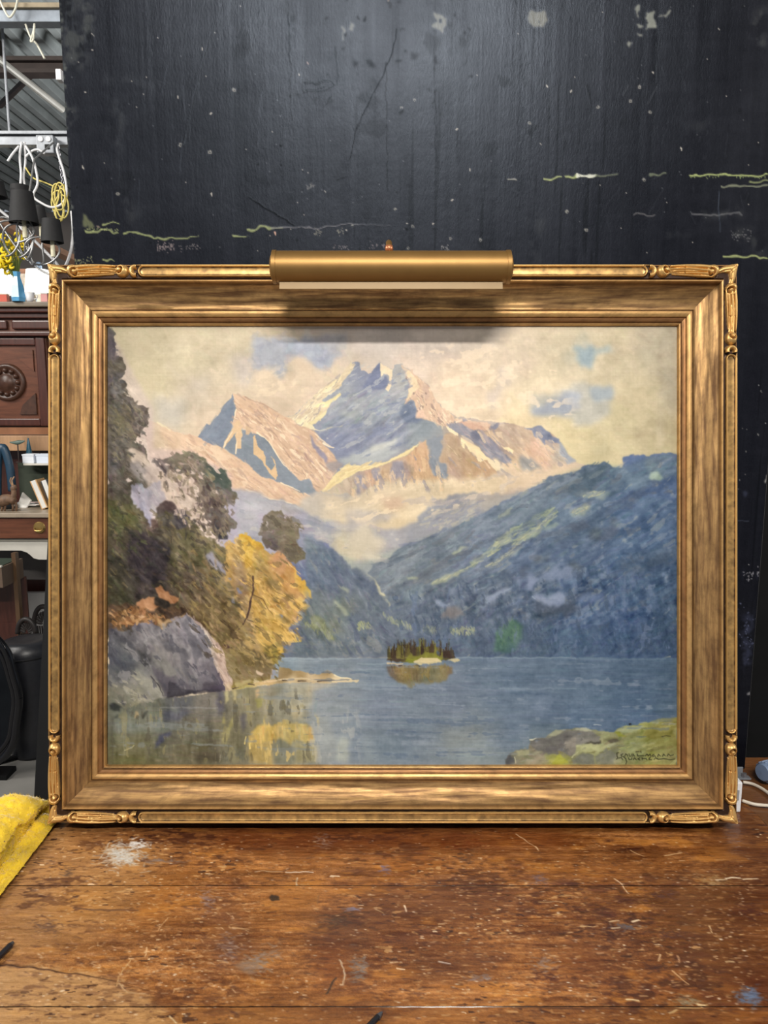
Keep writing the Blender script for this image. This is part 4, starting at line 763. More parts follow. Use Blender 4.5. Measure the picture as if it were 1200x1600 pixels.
def paint_landscape(p):
    """the mountain lake, layer by layer from the sky forward"""
    ALL = [(160, 500), (1070, 500), (1070, 1205), (160, 1205)]
    # --- sky
    p.poly('W', ALL, 0, 0, 0, cols=[
        (180, 530, (178, 168, 140)), (230, 530, (192, 181, 152)), (230, 600, (198, 187, 155)), (290, 560, (202, 191, 162)),
        (300, 620, (198, 186, 164)), (370, 560, (204, 192, 165)), (330, 660, (207, 190, 166)), (450, 640, (210, 192, 168)),
        (430, 600, (209, 192, 167)), (520, 620, (206, 189, 166)), (600, 545, (200, 189, 176)), (650, 560, (212, 196, 178)),
        (720, 600, (223, 204, 178)), (760, 640, (219, 201, 174)), (800, 560, (214, 199, 175)), (860, 600, (219, 205, 175)),
        (900, 560, (206, 195, 168)), (960, 540, (198, 186, 157)), (1040, 530, (174, 165, 143)), (1050, 600, (174, 165, 143)),
        (1000, 620, (196, 184, 152)), (960, 660, (200, 189, 154)), (1040, 690, (182, 171, 138)), (880, 690, (213, 200, 160)),
        (920, 710, (202, 190, 152)), (800, 670, (223, 206, 168)), (380, 650, (207, 190, 165))])
    p.brush('W', [(172, 512), (1056, 512), (1056, 715), (172, 715)], 2600, 20, 40, 22, 7, None, 3, .5, bump=.4)
    blue = (165, 171, 181)
    p.poly('B', [(430, -60), (1120, -80), (1110, 0), (1080, 60), (1000, 150), (970, 200), (890, 190), (830, 110), (760, 70), (690, 100), (660, 190),
                 (600, 240), (580, 200), (570, 150), (480, 170), (440, 180), (430, 80)], blue, 3.5, 4, .9)
    p.poly('B', [(600, -10), (1050, -20), (1000, 120), (900, 150), (820, 60), (700, 50)], (158, 166, 182), 5, 4, .7)
    p.poly('B', [(290, 90), (430, 60), (440, 260), (350, 280), (280, 200)], (188, 180, 175), 7, 4, .7)
    p.poly('A', [(400, 590), (640, 620), (640, 760), (540, 840), (440, 790), (380, 680)], (184, 180, 170), 7, 4, .75)
    p.poly('A', [(680, 450), (830, 440), (800, 600), (690, 590)], (187, 178, 163), 6, 4, .6)
    p.poly('W', [(470, 505), (800, 505), (770, 545), (690, 560), (600, 550), (530, 560)], (192, 184, 176), 8, 5, .5)  # grey of the picture light's shadow, painted into the sky colour
    p.poly('D', [(640, 40), (720, 60), (710, 190), (650, 230), (640, 350), (570, 350), (560, 260), (630, 180)], (192, 180, 168), 4, 3, .75)
    p.poly('D', [(470, 150), (520, 160), (510, 300), (470, 280)], (205, 187, 165), 5, 3, .6)
    p.poly('E', [(490, 80), (540, 120), (560, 170), (440, 170), (400, 140)], (184, 180, 160), 4, 3, .8)
    p.poly('E', [(340, 240), (440, 205), (450, 290), (370, 310)], (188, 184, 163), 5, 3, .8)
    p.poly('E', [(440, 175), (690, 180), (690, 235), (590, 250), (550, 330), (490, 325), (440, 270)], (163, 176, 174), 3.2, 3, .9)
    p.poly('E', [(450, 185), (570, 190), (545, 320), (490, 310), (450, 250)], (150, 168, 176), 3, 3, .75)
    p.poly('E', [(130, 560), (300, 500), (480, 440), (700, 470), (720, 530), (680, 570), (680, 640), (540, 720), (440, 720), (400, 650), (170, 680), (150, 640)], (178, 179, 172), 4, 4, .8)
    p.poly('E', [(150, 620), (290, 540), (400, 480), (480, 500), (470, 600), (400, 640), (170, 680)], (164, 171, 181), 3.5, 3, .9)
    p.poly('E', [(545, 465), (700, 475), (710, 540), (680, 568), (560, 555)], (160, 170, 175), 3, 3, .9)
    p.poly('E', [(880, 180), (1000, 240), (960, 320), (900, 290)], (178, 172, 148), 6, 4, .6)
    p.poly('E', [(540, 860), (680, 850), (690, 960), (560, 930)], (178, 170, 138), 6, 4, .6)
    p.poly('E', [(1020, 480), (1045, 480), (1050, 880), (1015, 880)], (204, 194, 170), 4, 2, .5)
    p.brush('W', [(380, 515), (550, 515), (550, 600), (380, 600)], 160, 30, 50, 16, 7, None, 5, .5, bump=.4)
    # --- far snow massif, ridge line from left to right
    p.poly('C', [(20, 520), (100, 490), (210, 390), (300, 310), (420, 210), (470, 170), (520, 120), (560, 130), (570, 180), (640, 200), (705, 125),
                 (760, 150), (800, 182), (812, 140), (870, 133), (930, 175), (960, 215), (1010, 250), (1060, 290), (1100, 380), (1150, 450), (1200, 480),
                 (1290, 520), (1370, 525), (1480, 545), (1540, 550), (1640, 555), (1730, 600), (1800, 600), (1850, 572), (1920, 610), (2000, 680), (2050, 770),
                 (2120, 840), (2300, 900), (2200, 1100), (1200, 1200), (0, 1200), (-300, 1000), (-200, 600)], 0, .5, 1.2, cols=[
        (450, 400, (158, 163, 167)), (600, 300, (142, 148, 162)), (560, 450, (160, 165, 167)), (700, 500, (152, 160, 166)),
        (400, 650, (143, 149, 163)), (500, 720, (143, 149, 164)), (800, 600, (140, 147, 161)), (900, 480, (132, 142, 157)), (1000, 620, (142, 151, 155)),
        (700, 650, (143, 148, 162)), (860, 200, (168, 168, 164)), (850, 330, (162, 165, 166)), (650, 200, (132, 138, 156)), (1200, 800, (185, 163, 138)),
        (1500, 650, (160, 150, 150)), (1800, 700, (200, 176, 152)), (2000, 900, (198, 180, 158)), (1000, 900, (192, 167, 138)), (700, 1100, (196, 182, 156))])
    p.brush('C', [(300, 380), (900, 200), (1000, 600), (700, 760), (300, 740)], 420, -38, 12, 15, 4, None, 7, .6)
    p.poly('C', [(705, 128), (716, 200), (755, 220), (768, 270), (745, 310), (620, 330), (580, 300), (640, 215), (680, 160)], (118, 126, 150), 1.2, 1)
    p.poly('C', [(520, 150), (560, 135), (560, 180), (500, 260), (480, 250)], (140, 146, 160), 1.5, 1)
    p.poly('C', [(260, 620), (480, 640), (600, 660), (540, 740), (480, 810), (370, 800), (300, 720)], (132, 139, 160), 3, 3, .7)
    p.poly('C', [(400, 640), (560, 640), (700, 610), (860, 560), (880, 640), (700, 690), (520, 740)], (137, 143, 160), 4, 3, .6)
    p.line('C', [(330, 600), (430, 580), (480, 555)], (185, 183, 165), 3, 1, .8)
    p.poly('C', [(430, 480), (560, 470), (520, 520), (440, 510)], (166, 171, 170), 2, 2, .7)
    p.poly('C', [(400, 812), (500, 800), (640, 725), (720, 710), (840, 660), (820, 700), (760, 740), (850, 750), (760, 820), (560, 860), (440, 855)], (172, 177, 176), 2.2, 2, .95)
    p.poly('C', [(640, 735), (720, 712), (830, 668), (810, 700), (740, 745), (650, 770)], (186, 188, 180), 1.5, 1, .8)
    # lit left ridge
    L1 = [(20, 520), (110, 490), (210, 385), (300, 305), (400, 230), (440, 190), (500, 130), (530, 125), (520, 170), (450, 245), (430, 290), (330, 360),
          (280, 400), (330, 430), (420, 345), (425, 362), (370, 400), (330, 450), (320, 480), (300, 510), (240, 560), (200, 575), (250, 605), (170, 590), (90, 550)]
    p.poly('C', L1, (208, 193, 164), .6, 1)
    p.brush('C', L1, 70, -42, 14, 9, 3, [(222, 208, 172), (196, 178, 155), (216, 200, 160), (180, 168, 155)], 5, .8)
    p.poly('C', [(235, 432), (330, 400), (420, 343), (426, 362), (365, 405), (325, 442), (255, 446)], (224, 213, 165), .6, .8)
    p.poly('C', [(190, 560), (320, 470), (312, 500), (240, 560), (205, 580)], (220, 208, 165), .6, .8)
    p.poly('C', [(300, 318), (430, 215), (425, 250), (330, 330)], (222, 210, 170), .6, .8)
    p.poly('C', [(95, 535), (150, 535), (220, 575), (252, 606), (190, 600), (120, 565)], (226, 214, 176), .6, .8)
    p.line('C', [(215, 590), (280, 612), (325, 610)], (215, 208, 180), 2, 1)
    # middle and right summits
    p.poly('C', [(705, 125), (760, 150), (800, 182), (797, 290), (770, 330), (748, 312), (778, 262), (770, 210), (740, 200), (722, 230), (712, 180)], (222, 205, 174), .5, .8)
    RR = [(865, 135), (930, 180), (960, 210), (1010, 250), (1070, 300), (1100, 370), (1140, 440), (1200, 480), (1290, 540), (1210, 580), (1130, 580), (1060, 540),
          (1000, 525), (965, 530), (975, 470), (960, 400), (935, 390), (885, 425), (910, 370), (920, 260), (890, 200)]
    p.poly('C', RR, (207, 180, 155), .6, 1)
    p.brush('C', RR, 110, 62, 16, 8, 3, [(222, 200, 168), (200, 170, 148), (214, 186, 160), (176, 155, 142), (226, 206, 172)], 5, .8)
    p.poly('C', [(880, 160), (930, 185), (965, 240), (990, 300), (950, 330), (890, 420), (915, 340), (922, 250)], (224, 206, 170), .7, 1, .8)
    p.poly('C', [(1020, 250), (1060, 290), (1070, 370), (1040, 400), (1010, 330)], (190, 165, 150), 1, 1, .6)
    p.poly('C', [(965, 470), (1010, 440), (1040, 520), (1000, 525), (965, 530)], (220, 190, 166), .7, 1)
    for x, y in ((950, 345), (1020, 440), (1040, 345), (975, 470), (905, 235)): p.poly('C', [(x - 8, y - 8), (x + 8, y - 6), (x + 6, y + 10), (x - 6, y + 8)], (140, 122, 112), .6, .6, .8)
    p.poly('C', [(870, 440), (940, 400), (975, 450), (965, 530), (1020, 530), (900, 570), (860, 520)], (116, 127, 146), 1.5, 2)
    p.poly('C', [(1000, 530), (1070, 550), (1150, 590), (1170, 640), (1060, 680), (960, 640), (900, 590)], (138, 148, 154), 2, 2, .7)
    # small peak on the left
    SL = [(40, 660), (110, 555), (130, 575), (240, 420), (285, 380), (298, 345), (305, 400), (320, 460), (300, 530), (290, 580), (220, 740), (110, 700)]
    p.poly('A', [(380, 1100), (320, 860), (360, 780), (430, 795), (540, 870), (740, 910), (760, 930), (940, 1000), (1020, 1050), (1200, 1190), (1400, 1360),
                 (1200, 1400), (900, 1300)], 0, .6, 1.5, cols=[(400, 850, (200, 183, 158)), (520, 920, (206, 180, 152)), (700, 960, (210, 182, 154)), (900, 1060, (208, 178, 150)), (1150, 1250, (206, 178, 150)), (380, 1000, (200, 182, 155)), (620, 1000, (212, 188, 160))])
    p.poly('B', [(-60, 640), (40, 655), (110, 700), (220, 740), (330, 800), (500, 940), (640, 980), (840, 1080), (890, 1120), (860, 1190), (720, 1140), (540, 1090), (390, 1040),
                 (280, 1010), (200, 860), (60, 780)], (210, 181, 152), .6, 1.5)
    p.brush('B', [(-60, 640), (40, 655), (220, 740), (330, 800), (500, 940), (640, 980), (860, 1100), (720, 1130), (390, 1040), (280, 1000), (60, 780)], 190, 36, 10, 14, 4,
            [(214, 186, 158), (204, 172, 145), (218, 194, 166), (192, 164, 142)], 4, .6)
    p.line('B', [(390, 1040), (540, 1092), (720, 1140)], (232, 214, 180), 2.2, 1.2)
    p.line('B', [(640, 980), (760, 1040), (850, 1085)], (230, 208, 178), 2, 1)
    p.line('A', [(432, 800), (480, 830), (530, 868)], (220, 208, 175), 3.5, 1.5)
    p.poly('B', SL, (128, 138, 151), .5, .8)
    p.brush('B', SL, 60, -52, 10, 14, 4, None, 4, .5)
    LIT = [(300, 345), (380, 370), (520, 420), (660, 510), (740, 540), (760, 600), (830, 640), (900, 720), (1000, 830), (1040, 900), (960, 1040), (900, 1060), (850, 960),
           (770, 970), (700, 900), (620, 800), (550, 690), (460, 630), (400, 600), (350, 590), (320, 610), (300, 560), (310, 500), (322, 460), (308, 400)]
    p.poly('B', LIT, (209, 181, 153), .6, 1)
    p.brush('B', LIT, 240, 40, 12, 13, 3.4, [(216, 190, 162), (200, 168, 142), (222, 198, 168), (184, 158, 140), (210, 178, 150)], 4, .7)
    SH = [(360, 600), (400, 610), (460, 635), (550, 690), (620, 800), (700, 900), (770, 970), (850, 960), (890, 1060), (800, 1070), (640, 980), (500, 940), (330, 800), (230, 730), (300, 640)]
    p.poly('B', SH, (134, 143, 151), .7, 1.2)
    p.brush('B', SH, 70, 55, 14, 12, 4, None, 5, .5)
    rib = (213, 185, 148)
    p.poly('B', [(225, 738), (262, 650), (330, 535), (352, 556), (310, 640), (272, 690)], rib, .5, .8)
    p.poly('B', [(320, 600), (362, 570), (352, 740), (325, 740), (312, 778), (318, 690)], rib, .5, .8)
    p.poly('B', [(440, 640), (456, 645), (475, 735), (520, 765), (532, 850), (575, 900), (600, 860), (560, 790), (600, 835), (622, 940), (600, 965), (540, 890), (500, 820), (445, 780)], (214, 184, 144), .5, .8)
    p.poly('B', [(385, 575), (430, 590), (410, 650), (390, 640)], (196, 170, 140), .6, 1)
    for q in ([(318, 460), (305, 520), (330, 530)], [(470, 630), (510, 660), (552, 690)], [(600, 595), (690, 640), (760, 720)], [(555, 690), (640, 830), (700, 895)],
              [(640, 985), (780, 1050)], [(230, 730), (290, 620)], [(316, 775), (322, 690)], [(820, 960), (835, 900)]):
        p.line('B', q, (234, 216, 184), 2.2, 1, .9)
    for q in ([(380, 370), (520, 425), (620, 480)], [(620, 500), (600, 550)], [(470, 460), (540, 530), (640, 620)], [(560, 600), (680, 740)], [(660, 740), (760, 870)], [(790, 900), (830, 960)]):
        p.line('B', q, (172, 146, 128), 1.6, .8, .7)
    # rock shoulder between small peak and bowl
    p.poly('C', [(0, 540), (90, 560), (240, 610), (290, 690), (310, 712), (380, 800), (405, 830), (340, 870), (400, 910), (300, 1050), (230, 990), (120, 800), (0, 720)], (206, 178, 151), .8, 1.2)
    p.brush('C', [(0, 560), (240, 620), (380, 800), (390, 910), (300, 1030), (120, 800)], 110, 48, 14, 11, 3.2, [(214, 188, 160), (196, 166, 145), (220, 196, 166), (186, 160, 148)], 4, .7)
    p.poly('C', [(200, 640), (250, 710), (330, 810), (325, 850), (270, 800), (215, 700)], (152, 146, 158), 1, 1)
    p.poly('C', [(320, 850), (400, 830), (440, 860), (380, 920), (330, 890)], (165, 155, 150), 1.5, 1)
    p.line('C', [(300, 702), (340, 728), (380, 738)], (230, 216, 188), 3, 1.4)
    p.line('B', [(890, 640), (960, 700), (1020, 740)], (222, 205, 178), 2.4, 1.2)
    # lower cliffs and the yellow snow ramp
    CL = [(300, 1060), (460, 960), (560, 900), (700, 870), (900, 790), (1000, 700), (1050, 690), (1060, 830), (1200, 860), (1200, 980), (1000, 1000), (700, 990), (600, 1040), (540, 1110), (500, 1060), (400, 1070)]
    p.poly('C', CL, 0, .8, 1.5, cols=[(350, 1060, (190, 178, 155)), (480, 1010, (186, 170, 148)), (580, 970, (160, 150, 146)), (660, 960, (190, 158, 132)), (740, 920, (196, 170, 138)), (850, 900, (165, 152, 145)), (960, 800, (204, 170, 136)), (1000, 930, (196, 166, 130)), (1050, 960, (186, 158, 124))])
    p.brush('C', CL, 120, 75, 14, 11, 4, None, 8, .6)
    for q in ([(530, 940), (570, 930), (620, 1030), (590, 1020), (560, 980), (570, 1110), (545, 1090)], [(650, 890), (710, 880), (720, 960), (680, 990), (655, 950)],
              [(790, 840), (870, 830), (880, 900), (830, 960), (800, 960), (785, 900)], [(850, 900), (880, 890), (900, 980), (870, 990)]):
        p.poly('C', q, (147, 144, 152), 1.2, 1.5, .9)
    p.poly('C', [(1060, 680), (1110, 655), (1170, 640), (1160, 700), (1140, 830), (1200, 860), (1190, 960), (1090, 930), (1060, 830), (1075, 760)], (138, 145, 152), 1.2, 2)
    p.poly('C', [(466, 855), (520, 870), (640, 862), (760, 833), (900, 755), (1000, 700), (905, 788), (700, 872), (560, 905), (460, 962), (300, 1060), (288, 1045), (370, 950), (440, 880)], (224, 207, 158), .6, .8)
    p.brush('C', [(466, 860), (760, 836), (560, 900), (310, 1050), (380, 950)], 34, -30, 8, 14, 3, [(232, 216, 168), (214, 194, 146), (204, 186, 146)], 4, .7)
    p.line('C', [(205, 1115), (260, 1082)], (230, 214, 176), 3, 2)
    # right flank of the massif
    p.poly('D', [(240, 560), (300, 530), (380, 590), (400, 640), (500, 740), (560, 730), (640, 840), (560, 860), (400, 880), (290, 895), (280, 770), (220, 740), (270, 620)], (186, 161, 131), .9, 1.5, cols=[(280, 580, (182, 160, 135)), (340, 680, (180, 158, 130)), (450, 780, (188, 160, 126)), (560, 800, (190, 160, 128)), (320, 850, (176, 152, 136))])
    p.brush('D', [(240, 560), (380, 590), (500, 740), (620, 830), (300, 880)], 80, 60, 25, 11, 4, None, 6, .6)
    p.poly('D', [(330, 450), (390, 440), (470, 455), (560, 460), (590, 490), (560, 515), (470, 510), (400, 500)], (206, 172, 150), .8, 1)
    p.poly('D', [(600, 520), (640, 480), (730, 462), (820, 500), (900, 540), (980, 590), (1080, 620), (1130, 690), (1200, 745), (1150, 800), (950, 900), (850, 930), (700, 860), (650, 790), (740, 690), (660, 620)], 0, .8, 1.5, cols=[
        (700, 520, (182, 164, 146)), (800, 560, (190, 170, 148)), (900, 660, (208, 176, 152)), (980, 740, (212, 182, 154)), (1080, 720, (176, 170, 160)), (750, 650, (196, 174, 148)), (700, 780, (212, 190, 160)), (850, 860, (206, 186, 160)), (1100, 800, (206, 184, 160))])
    p.brush('D', [(620, 520), (830, 510), (1100, 700), (1120, 800), (850, 920), (680, 800)], 190, 48, 16, 14, 4, None, 6, .6)
    BG = [(330, 462), (440, 500), (500, 545), (560, 610), (680, 690), (740, 730), (690, 760), (600, 710), (540, 690), (480, 620), (430, 600), (350, 540), (265, 470)]
    p.poly('D', BG, (146, 146, 154), 1, 1.5)
    p.brush('D', BG, 50, 42, 10, 13, 3, [(158, 152, 156), (132, 136, 148), (172, 160, 158)], 4, .6)
    p.poly('D', [(440, 530), (480, 513), (512, 560), (495, 595), (445, 565)], (126, 128, 142), .9, 1)
    p.poly('D', [(560, 560), (620, 600), (660, 680), (600, 650)], (142, 140, 150), 1, 1)
    p.poly('D', [(520, 520), (590, 525), (650, 590), (640, 620), (580, 570)], (204, 180, 150), .9, 1, .9)
    p.poly('D', [(258, 485), (290, 495), (350, 540), (350, 566), (290, 528)], (230, 213, 176), .5, .8)
    p.poly('D', [(372, 566), (440, 610), (490, 640), (560, 710), (650, 750), (658, 800), (622, 812), (560, 735), (500, 742), (470, 690), (430, 670), (402, 612), (398, 652), (375, 622)], (230, 213, 172), .5, .8)
    p.poly('D', [(560, 715), (640, 740), (700, 800), (660, 830), (620, 800)], (214, 200, 172), 1.5, 1, .7)
    p.poly('D', [(578, 492), (600, 470), (630, 460), (640, 490), (605, 520)], (142, 142, 152), .6, .8)
    p.poly('D', [(660, 625), (720, 650), (752, 662), (740, 692), (712, 682)], (228, 211, 170), .5, .8)
    p.poly('D', [(800, 690), (880, 730), (960, 790), (950, 812), (820, 822), (790, 760)], (156, 157, 154), 2.4, 1.5, .9)
    p.poly('D', [(825, 510), (880, 505), (930, 480), (1000, 520), (1020, 560), (1080, 580), (1092, 612), (1030, 612), (980, 585), (975, 632), (950, 585), (900, 562), (890, 520)], (132, 139, 157), .8, 1)
    p.poly('D', [(1070, 600), (1095, 610), (1135, 690), (1200, 742), (1140, 760), (1090, 690)], (156, 162, 168), 1.2, 1.2)
    p.line('D', [(340, 460), (400, 440), (440, 450)], (226, 206, 180), 3, 1)
    p.poly('D', [(380, 440), (410, 435), (420, 455), (385, 460)], (140, 140, 152), .7, .8)
    # --- mist
    p.poly('W', [(455, 800), (480, 775), (505, 768), (545, 776), (570, 770), (590, 756), (650, 752), (720, 747), (780, 742), (830, 738), (905, 722), (880, 740), (830, 756), (790, 768), (720, 790),
                 (690, 800), (650, 812), (620, 826), (590, 826), (560, 820), (500, 820)], 0, 3.2, 3, cols=[
        (480, 790, (186, 178, 165)), (530, 785, (202, 188, 163)), (600, 770, (206, 190, 162)), (610, 800, (214, 196, 164)), (660, 780, (212, 196, 166)), (740, 765, (214, 196, 164)), (830, 745, (210, 190, 162)), (560, 812, (206, 192, 166))])
    p.poly('C', [(700, 1100), (860, 1090), (900, 1160), (780, 1190)], (200, 172, 148), 4, 2, .7)
    p.poly('W', [(348, 762), (380, 765), (420, 776), (460, 790), (500, 812), (560, 822), (620, 828), (660, 812), (700, 800), (700, 860), (600, 905), (480, 870), (400, 870), (340, 850)], 0, 2.5, 2, cols=[
        (370, 785, (166, 165, 172)), (400, 800, (172, 171, 175)), (400, 840, (158, 158, 165)), (450, 800, (172, 168, 168)), (480, 815, (150, 152, 160)), (520, 820, (150, 152, 162)),
        (530, 850, (196, 186, 160)), (560, 860, (204, 194, 164)), (560, 840, (180, 175, 165)), (500, 850, (172, 170, 168)), (600, 830, (165, 163, 165)), (600, 870, (168, 166, 166)), (650, 840, (150, 152, 158)), (590, 885, (150, 150, 160)), (470, 850, (165, 165, 170))])
    p.brush('W', [(350, 765), (470, 795), (620, 825), (600, 890), (480, 860), (360, 850)], 200, 18, 40, 18, 6, None, 6, .55)
    p.poly('J', [(0, 60), (250, 90), (400, 115), (300, 150), (160, 170), (60, 230), (0, 240)], (164, 160, 160), 4, 3, .8)
    p.poly('J', [(-100, 60), (20, 40), (180, 130), (240, 160), (60, 150)], (202, 188, 165), 4, 3, .5)
    p.poly('J', [(20, 280), (90, 200), (140, 200), (220, 240), (300, 330), (250, 380), (150, 420), (60, 380)], (190, 181, 164), 4, 3, .8)
    p.line('J', [(70, 385), (110, 402), (150, 408), (200, 392)], (206, 198, 174), 4.5, 2, .6, soft=3)
    # --- left middle hill
    HL = [(640, 200), (690, 235), (740, 252), (880, 320), (960, 385), (1050, 480), (1150, 520), (1220, 590), (1300, 740), (1420, 900), (1700, 1000), (1700, 1150), (500, 1150), (500, 420)]
    p.poly('G', HL, 0, 1.4, 1.5, cols=[(720, 300, (134, 141, 156)), (800, 420, (118, 126, 148)), (760, 560, (108, 116, 142)), (900, 450, (112, 120, 144)), (1000, 560, (108, 114, 138)), (1130, 600, (104, 110, 134)), (900, 640, (106, 114, 140)),
        (820, 760, (118, 122, 132)), (960, 760, (126, 128, 128)), (800, 900, (116, 120, 124)), (920, 920, (128, 130, 118)), (1060, 880, (112, 118, 138)), (700, 1050, (104, 112, 128)), (900, 1090, (110, 116, 130)), (1150, 1080, (112, 118, 136)), (1300, 900, (108, 114, 136)), (1500, 1050, (110, 116, 132))])
    p.brush('G', [(700, 260), (880, 330), (1050, 490), (1200, 600), (1300, 780), (1500, 1100), (600, 1100), (640, 500)], 620, 52, 24, 13, 4, None, 7, .6)
    p.poly('G', [(950, 380), (1050, 450), (1200, 450), (1200, 600), (1130, 530), (1040, 480)], (160, 160, 168), 4, 2, .8)
    for q in ([(960, 600), (990, 620), (1040, 660), (1030, 690), (990, 650)], [(930, 720), (980, 760), (1040, 830), (1000, 830), (930, 760)]): p.poly('G', q, (176, 175, 158), 1.6, 1.5, .8)
    p.poly('G', [(770, 820), (830, 840), (880, 920), (940, 1020), (900, 1020), (850, 950), (770, 930)], (146, 144, 112), 1.8, 2, .8)
    p.brush('G', [(690, 890), (860, 900), (930, 1010), (880, 990), (700, 930)], 60, 78, 16, 6, 2, [(166, 163, 122), (150, 150, 118), (138, 138, 116)], 6, .65)
    p.brush('G', [(1090, 890), (1190, 890), (1190, 930), (1100, 940)], 24, 68, 14, 6, 1.9, [(166, 165, 130)], 6, .7)
    p.brush('G', [(660, 1000), (1200, 1000), (1200, 1110), (600, 1110)], 130, 35, 30, 14, 4, [(106, 114, 130), (114, 120, 136), (98, 106, 124), (122, 124, 128)], 4, .5)
    # --- right hills
    p.poly('D', [(0, 1300), (60, 1150), (130, 1080), (240, 1010), (380, 980), (460, 962), (560, 985), (700, 975), (800, 960), (760, 1040), (600, 1120), (500, 1300)], 0, 1.6, 2.5, cols=[
        (150, 1100, (150, 152, 156)), (300, 1020, (150, 150, 154)), (420, 1010, (160, 158, 154)), (560, 1020, (172, 166, 156)), (250, 1150, (150, 150, 154)), (400, 1100, (158, 158, 156)), (500, 1150, (128, 132, 146))])
    p.brush('D', [(60, 1160), (240, 1020), (560, 1000), (500, 1150), (200, 1250)], 90, -28, 12, 14, 4, [(170, 166, 158), (150, 152, 158), (140, 144, 154), (182, 176, 160)], 4, .6)
    RH = [(1058, 712), (1035, 708), (1012, 715), (1006, 711), (987, 711), (974, 714), (971, 731), (958, 729), (944, 721), (908, 729), (890, 737), (856, 747), (840, 759), (820, 767), (800, 778), (772, 790),
          (752, 803), (735, 812), (712, 822), (690, 830), (660, 845), (630, 850), (610, 868), (585, 880), (575, 895), (600, 925), (640, 1030), (1060, 1030)]
    p.poly('W', RH, 0, .9, 1.4, cols=[(820, 790, (116, 126, 146)), (870, 760, (108, 120, 142)), (940, 740, (92, 108, 132)), (985, 730, (96, 112, 142)), (1030, 730, (98, 114, 142)), (1040, 770, (84, 102, 138)),
        (900, 800, (106, 120, 148)), (980, 790, (86, 104, 142)), (1030, 830, (82, 102, 140)), (760, 820, (116, 124, 146)), (700, 850, (124, 130, 148)), (650, 880, (124, 130, 146)), (620, 900, (128, 132, 148)), (740, 870, (110, 119, 146)),
        (820, 870, (98, 110, 142)), (900, 870, (92, 106, 140)), (980, 880, (84, 103, 140)), (1040, 900, (78, 97, 130)), (660, 950, (104, 112, 136)), (740, 950, (100, 108, 132)), (830, 950, (88, 100, 128)), (900, 950, (78, 96, 134)), (980, 970, (68, 88, 128)),
        (1040, 980, (66, 84, 115)), (700, 1010, (100, 110, 136)), (800, 1010, (92, 106, 132)), (900, 1015, (78, 96, 128)), (1000, 1015, (70, 88, 122)), (620, 960, (110, 117, 138))])
    p.brush('W', RH, 2300, -27, 16, 16, 4.5, None, 7, .6)
    p.brush('W', [(620, 910), (1055, 900), (1055, 1025), (650, 1025)], 700, 75, 30, 11, 4, None, 7, .5)
    p.brush('W', [(720, 905), (1055, 850), (1055, 1015), (740, 1015)], 320, 70, 40, 8, 3.2, [(96, 112, 146), (70, 86, 114), (100, 110, 134), (80, 98, 136)], 5, .35)
    p.poly('L', [(350, 290), (430, 220), (560, 150), (660, 110), (640, 160), (580, 240), (520, 300), (400, 330)], (86, 103, 122), 2.5, 2, .8)
    p.poly('L', [(690, 120), (770, 130), (840, 180), (960, 200), (960, 260), (840, 300), (760, 200)], (112, 128, 152), 3, 2, .7)
    p.poly('L', [(770, 65), (830, 50), (920, 52), (940, 130), (880, 160), (790, 150)], (92, 111, 145), 1.5, 1.5, .8)
    p.poly('L', [(930, 80), (1000, 90), (1040, 170), (960, 190), (920, 130)], (130, 145, 158), 4, 2, .7)
    p.poly('L', [(960, 175), (1010, 165), (1058, 212), (1000, 235), (950, 215)], (160, 172, 164), 1.6, 1.2, .95)
    p.poly('L', [(1060, 200), (1150, 200), (1150, 360), (820, 330), (960, 265)], (82, 100, 142), 2, 1.5, .8)
    for q, c in (([(90, 540), (150, 470), (250, 420), (300, 400), (280, 440), (180, 500), (110, 560)], (150, 155, 142)), ([(0, 560), (60, 550), (130, 500), (90, 560), (20, 600)], (172, 174, 142)),
                 ([(0, 640), (90, 590), (220, 540), (180, 600), (60, 650), (0, 670)], (150, 158, 140)), ([(400, 450), (480, 410), (560, 400), (480, 470), (420, 480)], (140, 150, 150)),
                 ([(460, 320), (560, 290), (680, 310), (640, 345), (540, 350), (470, 335)], (140, 152, 162)), ([(200, 560), (290, 520), (330, 530), (240, 580)], (140, 150, 148)),
                 ([(0, 720), (70, 680), (60, 710), (10, 750)], (150, 158, 165))): p.poly('L', q, c, 1.6, 1.6, .7)
    p.brush('L', [(0, 560), (300, 400), (320, 470), (60, 660), (0, 660)], 70, -32, 10, 12, 3, [(176, 178, 146), (150, 158, 150), (126, 134, 150)], 5, .7)
    for q in ([(610, 610), (650, 575), (760, 540), (850, 500), (860, 520), (770, 560), (680, 600), (630, 625)], [(900, 460), (1000, 390), (1060, 340), (1060, 370), (990, 420), (920, 490)],
              [(1050, 330), (1130, 260), (1200, 220), (1200, 300), (1120, 340), (1060, 345)], [(1090, 120), (1160, 80), (1200, 60), (1180, 110), (1100, 140)],
              [(760, 390), (840, 340), (880, 335), (850, 365), (780, 405)], [(440, 570), (530, 560), (530, 575), (450, 585)]): p.poly('J', q, (168, 168, 148), 1.2, 1.4, .8)
    p.brush('J', [(900, 470), (1060, 330), (1200, 220), (1200, 300), (940, 480)], 40, -35, 10, 10, 2.4, [(182, 178, 148), (150, 154, 150)], 5, .7)
    for q in ([(1000, 740), (1030, 690), (1120, 655), (1200, 640), (1190, 665), (1080, 700), (1020, 760)], [(910, 775), (1000, 765), (1020, 760), (990, 785)], [(640, 735), (700, 745), (740, 770), (690, 770)], [(920, 660), (990, 630), (1060, 590), (1000, 640)]):
        p.poly('J', q, (140, 150, 172), 1.2, 1.2, .85)
    p.poly('J', [(380, 640), (560, 620), (560, 730), (500, 760), (420, 720)], (124, 136, 152), 3, 2, .6)
